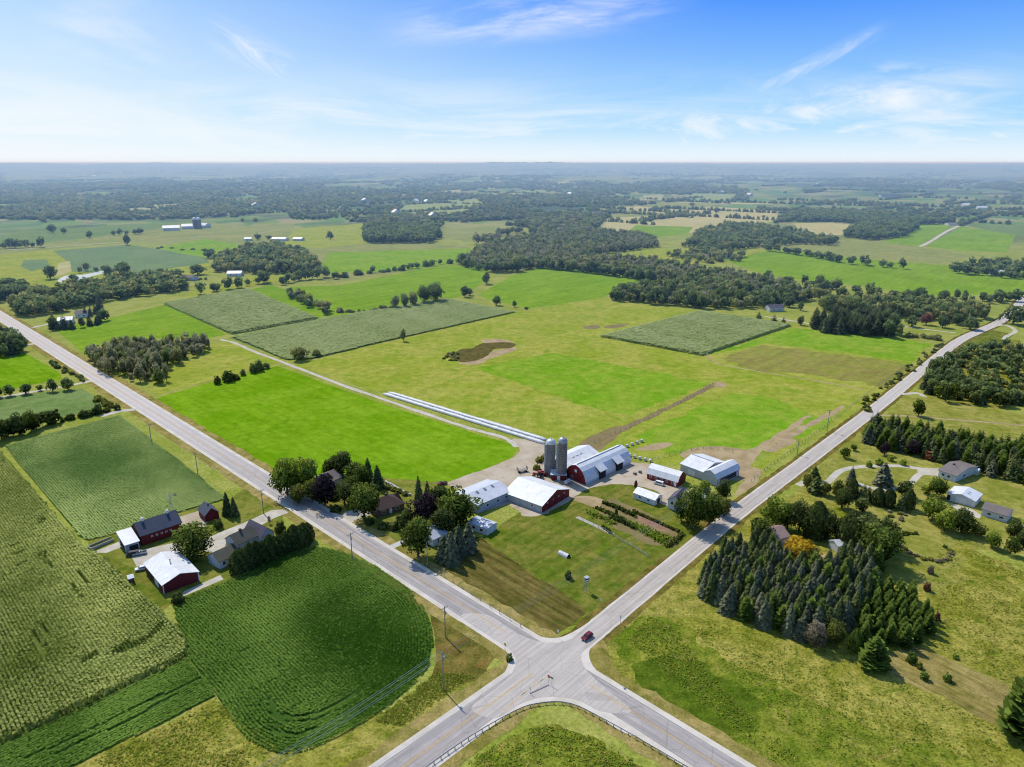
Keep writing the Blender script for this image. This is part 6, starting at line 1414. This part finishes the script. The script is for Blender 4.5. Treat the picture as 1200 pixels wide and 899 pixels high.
pole(at(380, 590), 6.0, rzA, 'pale pole before the dark purple tree across the road', arm=False)
pole(at(501, 662), 8.0, rzA, 'pale pole beside the tall leafy tree at the end of the path', arm=False)
# signs
M['sign_red'] = paint('sign_red', (.5, .02, .03), .4, .08, 1); M['sign_white'] = paint('sign_white', (.75, .75, .75), .4, .05, 1); M['sign_yellow'] = paint('sign_yellow', (.75, .5, .03), .4, .05, 1); M['sign_green'] = paint('sign_green', (.02, .2, .09), .4, .05, 1)
def sign(p, rz, kind, label, h=2.4):
    r_ = empty('stop_sign' if kind == 'stop' else 'road_sign', (p[0], p[1], .08), rz, label, 'sign')
    b = MB(); b.box((0, .04, h/2), (.08, .05, h)); b.build('post', M['steel'], r_)
    b = MB()
    if kind == 'stop':
        o8 = [(.46*math.cos(R(22.5+45*k)), h-.2+.46*math.sin(R(22.5+45*k))) for k in range(8)]
        b.poly([(x, 0, z) for x, z in o8]); b.poly([(x, .012, z) for x, z in o8[::-1]])
        for k in range(8): q, s = o8[k], o8[(k+1) % 8]; b.poly([(q[0], 0, q[1]), (q[0], .012, q[1]), (s[0], .012, s[1]), (s[0], 0, s[1])])
        b.build('plate', M['sign_red'], r_)
        cu = bpy.data.curves.new('lettering', 'FONT'); cu.body = 'STOP'; cu.size = .32; cu.align_x = 'CENTER'; cu.align_y = 'CENTER'
        ob = bpy.data.objects.new('tmp', cu); me = bpy.data.meshes.new_from_object(ob); bpy.data.objects.remove(ob)
        t_ = link('lettering', me, r_, [M['sign_white']]); t_.location = (0, -.004, h-.2); t_.rotation_euler = (math.pi/2, 0, 0)
    elif kind == 'diamond':
        b.box((0, 0, 0), (.75, .012, .75)); o = b.build('plate', M['sign_yellow'], r_); o.location = (0, 0, h-.2); o.rotation_euler = (0, math.pi/4, 0)
    else:
        b.box((0, 0, h-.25), (.9 if kind == 'wide' else .6, .012, .5 if kind == 'wide' else .75)); b.build('plate', M['sign_green' if kind == 'wide' else 'sign_white'], r_)
faceC = math.atan2(-(at(475, 897)-at(625, 789))[0], (at(475, 897)-at(625, 789))[1])+math.pi
sign(at(643, 802), faceC, 'stop', 'red stop sign on the paved island of the crossroads')
sign(at(646.5, 803.5), faceC, 'wide', 'green guide sign next to the stop sign on the island')
sign(at(621, 813), faceC, 'rect', 'small white sign at the lower end of the paved island', 1.7)
sign(at(592, 764), bearA, 'diamond', 'yellow diamond sign at the left corner of the crossroads')
sign(at(654, 748), R(135), 'rect', 'white sign at the top corner of the crossroads')
sign(at(704, 711), R(135), 'rect', 'white sign on the grass beside the pale road above the red car')
sign(at(727, 731), R(45), 'rect', 'white sign on the grass right of the red car')
sign(at(726, 802), R(45), 'diamond', 'yellow diamond sign on the right verge below the crossroads')
M['curb'] = gravel_mat('concrete_kerb', (.22, .21, .2), (.3, .29, .28), 2)
P = resample(ats([(621, 813), (632, 808), (643, 803)]), 1); b = MB()
c_ = (P[0]+P[-1])/2; d_ = P[-1]-P[0]; b.box((c_[0], c_[1], .14), (float(np.linalg.norm(d_)), .3, .13), math.atan2(d_[1], d_[0])); tag(b.build('traffic_island_kerb', M['curb']), 'low concrete kerb between the signs on the crossroads', 'kerb')
# guardrail
G_ = smooth(ats([(484, 915), (505, 897), (560, 859.5), (608, 833), (630, 826.5), (655, 824.5), (676, 829), (702, 842), (742, 864), (800, 898), (840, 922)]), 10)
G_ = offset2(G_, -.25)
G_ = resample(G_, 1.9); r_ = empty('guardrail', (G_[0][0], G_[0][1], 0), 0, 'curved guardrail on wooden posts around the bottom corner of the crossroads', 'guardrail')
pm = MB(); pm.box((0, 0, .42), (.18, .18, .84)); pmesh = pm.mesh('post'); pmesh.materials.append(M['pole'])
for p in G_:
    o = bpy.data.objects.new('post', pmesh); COL.objects.link(o); o.parent = r_; o.location = (p[0]-G_[0][0], p[1]-G_[0][1], 0)
b = MB(); A_ = offset2(G_, .16); prof = [(0, .5), (.06, .56), (.0, .63), (.06, .70), (0, .77)]
for i in range(len(A_)-1):
    for k in range(4):
        def q(j, kk):
            t = G_[min(j+1, len(G_)-1)]-G_[max(j-1, 0)]; t = t/np.linalg.norm(t); nn = np.array((-t[1], t[0]))
            v = A_[j]+nn*prof[kk][0]-G_[0]; return (v[0], v[1], prof[kk][1])
        b.poly([q(i, k), q(i+1, k), q(i+1, k+1), q(i, k+1)])
b.build('rail', M['steel'], r_)
# pasture fence along the pale road and round the dirt lot
def fence(px_pts, step, label, h=1.2, off_=0.0):
    P = resample(smooth(ats(px_pts), 6), step); r_ = empty('wire_fence', (P[0][0], P[0][1], 0), 0, label, 'fence')
    f = MB(); f.box((0, 0, h/2), (.14, .14, h)); fm = f.mesh('post'); fm.materials.append(M['pole'])
    for p in P[:98]:
        o = bpy.data.objects.new('post', fm); COL.objects.link(o); o.parent = r_; o.location = (p[0]-P[0][0], p[1]-P[0][1], 0)
    b = MB()
    for z in (.5, .85, 1.15): b.tube([(p[0]-P[0][0], p[1]-P[0][1], z) for p in P[:98]], .015, 3)
    b.build('wires', M['steel'], r_)
fence([(880, 565), (910, 541), (960, 505), (1020, 459), (1060, 430)], 3.4, 'wire fence along the pasture side of the pale road')
fence([(758, 541), (790, 533), (815, 527), (835, 526), (858, 530)], 3.0, 'fence behind the grey pole barn around the dirt lot')
fence([(690, 522), (730, 504), (780, 481), (835, 451)], 4, 'fence beside the muddy lane in the pasture')
fence([(610, 735), (575, 712), (530, 682), (500, 664)], 4, 'wire fence along the main road below the spruce clump')

# ------------------------------------------------------------------ vehicles
M['tyre'] = paint('tyre_rubber', (.02, .02, .02), .8, .1, 1); M['chrome'] = paint('wheel_rim', (.5, .5, .5), .3, .1, 1, metal=.6)
def carpaint(name, c): return paint(name, c, .25, .05, 2, spec=.6)
CP_ = {'maroon': carpaint('maroon_paint', (.16, .012, .02)), 'silver': carpaint('silver_paint', (.4, .41, .43)), 'white': carpaint('white_paint', (.7, .7, .7)), 'black': carpaint('black_paint', (.03, .03, .035)), 'redp': carpaint('dark_red_paint', (.18, .02, .02)), 'tractor': carpaint('tractor_red', (.3, .03, .02))}
M['lamp'] = paint('lamp_lens', (.6, .6, .55), .2, .05, 1); M['taillamp'] = paint('tail_lens', (.4, .02, .02), .2, .05, 1)
def vehicle(name, label, cat, p, rz, paintk, kind='suv', z=.085):
    r_ = empty(name, (p[0], p[1], z), rz, label, cat); r_.scale = (.78, .78, .78)
    Lh, Wd = {'suv': (4.7, 1.85), 'pickup': (5.4, 1.9), 'van': (5.2, 2.0)}[kind]
    side = {'suv': [(-2.3, .45), (-2.32, .85), (-2.2, 1.0), (-1.0, 1.06), (.9, 1.06), (2.2, 1.05), (2.33, .8), (2.3, .42)],
            'pickup': [(-2.65, .5), (-2.68, .9), (-2.5, 1.05), (-1.2, 1.1), (.6, 1.1), (.62, 1.12), (2.6, 1.12), (2.66, .5)],
            'van': [(-2.55, .42), (-2.58, .85), (-2.3, 1.05), (-1.9, 1.12), (2.5, 1.12), (2.58, .5)]}[kind]
    cab = {'suv': [(-1.15, 1.06), (-.45, 1.66), (1.75, 1.70), (2.2, 1.06)], 'pickup': [(-1.3, 1.1), (-.65, 1.75), (.35, 1.75), (.6, 1.1)], 'van': [(-2.0, 1.12), (-1.4, 1.95), (2.35, 2.0), (2.5, 1.12)]}[kind]
    def extr(prof, w, w2=None):
        b = MB(); w2 = w2 or w; n = len(prof); mx = max(z for _, z in prof); mn = min(z for _, z in prof)
        ww = [w+(w2-w)*(z-mn)/(mx-mn+1e-6) for _, z in prof]
        b.poly([(x, -q/2, z) for (x, z), q in zip(prof, ww)]); b.poly([(x, q/2, z) for (x, z), q in list(zip(prof, ww))[::-1]])
        for i in range(n): j = (i+1) % n; b.poly([(prof[i][0], -ww[i]/2, prof[i][1]), (prof[i][0], ww[i]/2, prof[i][1]), (prof[j][0], ww[j]/2, prof[j][1]), (prof[j][0], -ww[j]/2, prof[j][1])])
        return b
    o = extr(side, Wd).build('body', CP_[paintk], r_)
    md = o.modifiers.new('bevel', 'BEVEL'); md.width = .07; md.segments = 2
    o = extr(cab, Wd-.1, Wd-.42).build('cabin', CP_[paintk], r_)
    md = o.modifiers.new('bevel', 'BEVEL'); md.width = .06; md.segments = 2
    def win(x0, z0, x1, z1, nm):
        w0 = (Wd-.42)/2
        b = MB(); b.poly([(x0-.02, -w0+.02, z0), (x0-.02, w0-.02, z0), (x1-.02, w0-.1, z1), (x1-.02, -w0+.1, z1)]); b.build(nm, M['glass'], r_)
    cz = lambda t, a, b: (a[0]+(b[0]-a[0])*t, a[1]+(b[1]-a[1])*t)
    q0, q1 = cz(.12, cab[0], cab[1]), cz(.9, cab[0], cab[1]); win(q0[0]-.015, q0[1]+.02, q1[0]-.015, q1[1]+.02, 'windscreen')
    q0, q1 = cz(.15, cab[3], cab[2]), cz(.85, cab[3], cab[2]); win(q0[0]+.06, q0[1], q1[0]+.06, q1[1], 'rear_window')
    xs = (cab[0][0]+.45, cab[3][0]-.35); zz = (cab[0][1]+.06, cab[1][1]-.1)
    for s in (-1, 1):
        b = MB(); y0, y1 = s*((Wd-.1)/2+.005), s*((Wd-.42)/2+.03)
        b.poly([(xs[0], y0, zz[0]), (xs[1], y0, zz[0]), (xs[1]-.25, y1, zz[1]), (xs[0]+.45, y1, zz[1])]); b.build('side_window', M['glass'], r_)
        for x in (-Lh*.31, Lh*.31):
            b = MB(); b.tube([(x, s*(Wd/2-.22), .34), (x, s*(Wd/2-.18), .34), (x, s*(Wd/2+.01), .34), (x, s*(Wd/2+.03), .34)], [.30, .34, .34, .30], 16); w_ = b.build('wheel', M['tyre'], r_)
            b = MB(); b.tube([(x, s*(Wd/2+.02), .34), (x, s*(Wd/2+.05), .34)], .2, 12); b.build('rim', M['chrome'], w_)
        b = MB(); b.box((-Lh/2+.02, s*Wd*.36, .78), (.1, .36, .16)); b.build('headlight', M['lamp'], r_)
        b = MB(); b.box((Lh/2-.02, s*Wd*.40, .85), (.08, .22, .2)); b.build('taillight', M['taillamp'], r_)
    if kind == 'pickup': b = MB(); b.box((1.6, 0, 1.125), (1.85, Wd-.25, .02)); b.build('cargo_bed', M['dark'], r_)
    return r_
pc = at(688, 748)+np.array((0, 0)); vehicle('car', 'small dark red car driving on the pale road at the crossroads', 'car', pc, math.atan2(dB[1], dB[0]), 'maroon')
vehicle('pickup_truck', 'maroon pickup parked on the gravel at the corner of the bright hay field', 'pickup', at(518, 568), R(25), 'redp', 'pickup', .045)
vehicle('pickup_truck', 'silver pickup parked at the corner of the silvery roofed shed', 'pickup', at(164, 650), R(20), 'silver', 'pickup', .045)
vehicle('van', 'dark van parked in front of the silvery roofed shed', 'van', at(156, 651), R(20), 'black', 'van', .045)
vehicle('van', 'white van parked against the red barn with the white gambrel roof', 'van', at(772, 568), math.atan2(*(at(793, 571)-at(758, 561))[::-1]), 'white', 'van', .045)
vehicle('car', 'white car parked behind the red machine shed with the white roof', 'car', at(166, 668), R(30), 'white', 'suv', .045)
def tractor(p, rz, label):
    r_ = empty('tractor', (p[0], p[1], .045), rz, label, 'tractor')
    b = MB(); b.box((1.0, 0, 1.25), (2.2, .75, .75), 0, 0, .92); b.box((-.3, 0, 1.0), (1.2, .6, .6)); b.build('hood', CP_['tractor'], r_)
    b = MB(); b.box((-.75, 0, 1.95), (1.3, 1.3, 1.2), 0, 0, .9); b.build('cab', M['glass'], r_); b = MB(); b.box((-.75, 0, 2.62), (1.4, 1.4, .14)); b.build('cab_roof', CP_['tractor'], r_)
    for x, s, rr, w in ((-1.0, 1, .85, .5), (-1.0, -1, .85, .5), (1.6, 1, .5, .3), (1.6, -1, .5, .3)):
        b = MB(); y = s*.95; b.tube([(x, y-w/2, rr), (x, y-w/2+.05, rr), (x, y+w/2-.05, rr), (x, y+w/2, rr)], [rr*.85, rr, rr, rr*.85], 18); w_ = b.build('wheel', M['tyre'], r_)
        b = MB(); b.tube([(x, y-w/2-.02, rr), (x, y+w/2+.02, rr)], rr*.5, 12); b.build('rim', M['chrome'], w_)
tractor(at(630, 559), R(160), 'red tractor standing on the gravel in front of the silos')
a = at(637, 557); r_ = empty('farm_wagon', (a[0], a[1], .045), R(150), 'low red farm wagon beside the tractor by the silos', 'wagon')
b = MB(); b.box((0, 0, .85), (3.4, 1.8, .15)); b.box((0, .88, 1.15), (3.4, .06, .5)); b.box((0, -.88, 1.15), (3.4, .06, .5)); b.build('bed', CP_['tractor'], r_)
for x in (-1.1, 1.1):
    for s in (-1, 1): b = MB(); b.tube([(x, s*.8, .4), (x, s*1.0, .4)], .4, 14); b.build('wheel', M['tyre'], r_)
a = at(665, 567); r_ = empty('milk_tank', (a[0], a[1], .045), R(50), 'white horizontal tank in front of the red gable of the big barn', 'tank')
b = MB(); b.tube([(-1.5, 0, 1.0), (-1.35, 0, 1.0), (1.35, 0, 1.0), (1.5, 0, 1.0)], [.5, .75, .75, .5], 16); b.build('shell', M['plastic'], r_)
for x in (-.9, .9): b = MB(); b.box((x, 0, .2), (.2, 1.2, .4)); b.build('foot', M['concrete'], r_)
a = at(612, 553); r_ = empty('hay_wagon', (a[0], a[1], .045), R(20), 'flat wagon with wooden racks on the gravel near the bright hay field', 'wagon')
b = MB(); b.box((0, 0, .9), (4.2, 2.0, .14)); b.box((-2.05, 0, 1.6), (.1, 2.0, 1.3)); b.box((2.05, 0, 1.6), (.1, 2.0, 1.3)); b.build('bed', M['pole'], r_)
for x in (-1.4, 1.4):
    for y in (-.85, .85): b = MB(); b.tube([(x, y-.12, .42), (x, y+.12, .42)], .42, 14); b.build('wheel', M['tyre'], r_)
for k, (u, v, lab) in enumerate(((744, 556, 'pallet stack on the gravel right of the big barn, left one'), (750, 554, 'pallet stack on the gravel right of the big barn, right one'))):
    a = at(u, v); b = MB()
    for z in range(6): b.box((a[0], a[1], .12+z*.15), (1.2, 1.0, .1), R(30+k*20))
    tag(b.build('pallet_stack', M['pole']), lab, 'pallets')
# feeder in the dirt lot, cattle-lot clutter
a = at(855, 544); r_ = empty('cattle_feeder', (a[0], a[1], .045), 0, 'dark round cattle feeder on the dirt lot right of the grey pole barn', 'feeder')
b = MB(); b.lathe([(1.3, 0), (1.3, .5), (1.25, .5), (1.25, .05)], 20); b.build('ring', M['dark'], r_)
b = MB(); b.lathe([(1.1, .05), (1.0, .9), (.5, 1.2), (.05, 1.25)], 16); b.build('hay', M['soil'], r_)

# ------------------------------------------------------------------ haze: a real thin layer of scattering air over the country
t = NT('haze_air'); vs = t.n('ShaderNodeVolumeScatter'); vs.inputs['Color'].default_value = (.35, .58, .84, 1); vs.inputs['Density'].default_value = 2.7e-4; vs.inputs['Anisotropy'].default_value = .1
hm = t.out(None, vs.outputs[0])
b = MB(); b.box((0, 36400, 40), (130000, 72000, 170)); o = b.build('haze', hm); tag(o, 'thin bluish haze lying over the far country', None, None, 'structure')

# ------------------------------------------------------------------ sky, sun, camera
SUN_AZ, SUN_EL = R(-36), R(50)
w = bpy.data.worlds.new('World'); scene.world = w; t = NT('', w)
sky = t.n('ShaderNodeTexSky', sky_type='NISHITA'); sky.sun_disc = False; sky.sun_elevation = SUN_EL; sky.sun_rotation = SUN_AZ % (2*math.pi); sky.air_density = 1.0; sky.dust_density = .6; sky.ozone_density = 2.5
d = t.n('ShaderNodeTexCoord').outputs['Generated']
sx = t.n('ShaderNodeSeparateXYZ'); t.put(sx.inputs[0], d)
el = sx.outputs[2]; yy = t.math('MAXIMUM', sx.outputs[1], .05); U = t.math('DIVIDE', sx.outputs[0], yy); V = t.math('DIVIDE', sx.outputs[2], yy)
# deeper blue above and to the right (away from the sun), as seen in the photograph
blue = t.mix(t.ramp(el, 0.0, .26), (.40, .75, 1.0, 1), (.0, .21, 1.0, 1))
lt = t.mix(t.ramp(el, 0.0, .34), (.80, .93, 1.0, 1), (.24, .58, 1.0, 1))
side = t.ramp(U, -.9, .4)
tint = t.mix(side, lt, blue)
nis = t.mix(1.0, sky.outputs[0], (.11, .11, .11, 1), 'MULTIPLY')
base = t.mix(.97, nis, tint)
cu = t.n('ShaderNodeCombineXYZ'); t.put(cu.inputs[0], t.math('MULTIPLY', U, 2.2)); t.put(cu.inputs[1], t.math('MULTIPLY', V, 13)); 
n1 = t.noise(cu.outputs[0], 1.0, 7, .58, 1.2)
veil = t.math('MULTIPLY', t.ramp(n1, .36, .62), t.ramp(el, .135, .03), clamp=True)
low_ = t.ramp(el, .06, .0)
cov = t.math('MAXIMUM', t.math('MULTIPLY', veil, .7), t.math('MULTIPLY', low_, .8))
def streak(cx, cy, ln, wd, ang, k, sc, seed):
    """feathery cirrus around a direction (cx,cy in tan units)"""
    ca, sa = math.cos(ang), math.sin(ang)
    a = t.math('SUBTRACT', U, cx); b_ = t.math('SUBTRACT', V, cy)
    l = t.math('ADD', t.math('MULTIPLY', a, ca), t.math('MULTIPLY', b_, sa)); m = t.math('SUBTRACT', t.math('MULTIPLY', b_, ca), t.math('MULTIPLY', a, sa))
    g = t.math('MULTIPLY', t.ramp(t.math('ABSOLUTE', l), ln, ln*.2), t.ramp(t.math('ABSOLUTE', m), wd, 0.0))
    cb = t.n('ShaderNodeCombineXYZ'); t.put(cb.inputs[0], t.math('MULTIPLY', l, sc*.22)); t.put(cb.inputs[1], t.math('MULTIPLY', m, sc)); cb.inputs[2].default_value = seed
    nz = t.ramp(t.noise(cb.outputs[0], 1.0, 6, .62, 1.5), .35, .70)
    return t.math('MULTIPLY', t.math('MULTIPLY', g, nz), k)
def dirUV(px, py):
    a = (px-600)/F; b = (449.5-py)/F; return a/(CP+b*SP), (-SP+b*CP)/(CP+b*SP)
for (x, y, x2, y2, wd, k, sc, sd) in ((236, 30, 350, 88, .030, .8, 26, 1), (455, 36, 800, 6, .036, .75, 20, 2), (865, 118, 1035, 34, .015, .62, 30, 3), (980, 85, 1200, 92, .022, .5, 20, 4), (640, 165, 1230, 120, .06, .95, 14, 5), (980, 185, 1230, 150, .035, .95, 20, 6), (700, 178, 1000, 160, .025, .8, 22, 12), (120, 140, 640, 130, .06, .7, 12, 7), (760, 150, 1220, 95, .045, .95, 15, 9), (560, 120, 900, 140, .03, .6, 18, 10), (40, 20, 220, 60, .10, .45, 9, 8)):
    u1, v1 = dirUV(x, y); u2, v2 = dirUV(x2, y2)
    s = streak((u1+u2)/2, (v1+v2)/2, math.hypot(u2-u1, v2-v1)*.62, wd, math.atan2(v2-v1, u2-u1), k, sc, sd)
    cov = t.math('MAXIMUM', cov, s)
col = t.mix(t.math('MULTIPLY', cov, 1.0, clamp=True), base, (.93, .965, 1.0, 1))
# the sky above the frame lights the scene at the level of the sky texture itself
col = t.mix(t.ramp(el, .3, .55), col, t.mix(.5, nis, (.20, .38, .80, 1)))
bg = t.n('ShaderNodeBackground'); t.put(bg.inputs[0], col); bg.inputs[1].default_value = 1.0
o = t.n('ShaderNodeOutputWorld'); t.t.links.new(bg.outputs[0], o.inputs[0])
sl = bpy.data.lights.new('sun', 'SUN'); sl.energy = 4.2; sl.angle = R(.53); sl.color = (1.0, .95, .87)
so = bpy.data.objects.new('sun', sl); COL.objects.link(so)
so.rotation_euler = (math.pi/2-SUN_EL, 0, -SUN_AZ+math.pi)
so.location = (-200, 300, 400)
cam = bpy.data.cameras.new('camera'); cam.sensor_fit = 'HORIZONTAL'; cam.sensor_width = 36; cam.lens = 36*F/IW; cam.clip_start = 1; cam.clip_end = 160000
co = bpy.data.objects.new('camera', cam); COL.objects.link(co); co.location = (0, 0, CAMH); co.rotation_euler = (math.pi/2-PITCH, 0, 0)
scene.camera = co
scene.view_settings.view_transform = 'Standard'; scene.view_settings.look = 'None'; scene.view_settings.exposure = 0; scene.view_settings.gamma = 1
scene.render.engine = 'CYCLES'; scene.cycles.max_bounces = 4; scene.cycles.diffuse_bounces = 2; scene.cycles.transparent_max_bounces = 8; scene.cycles.volume_bounces = 0
scene.cycles.filter_width = 1.1
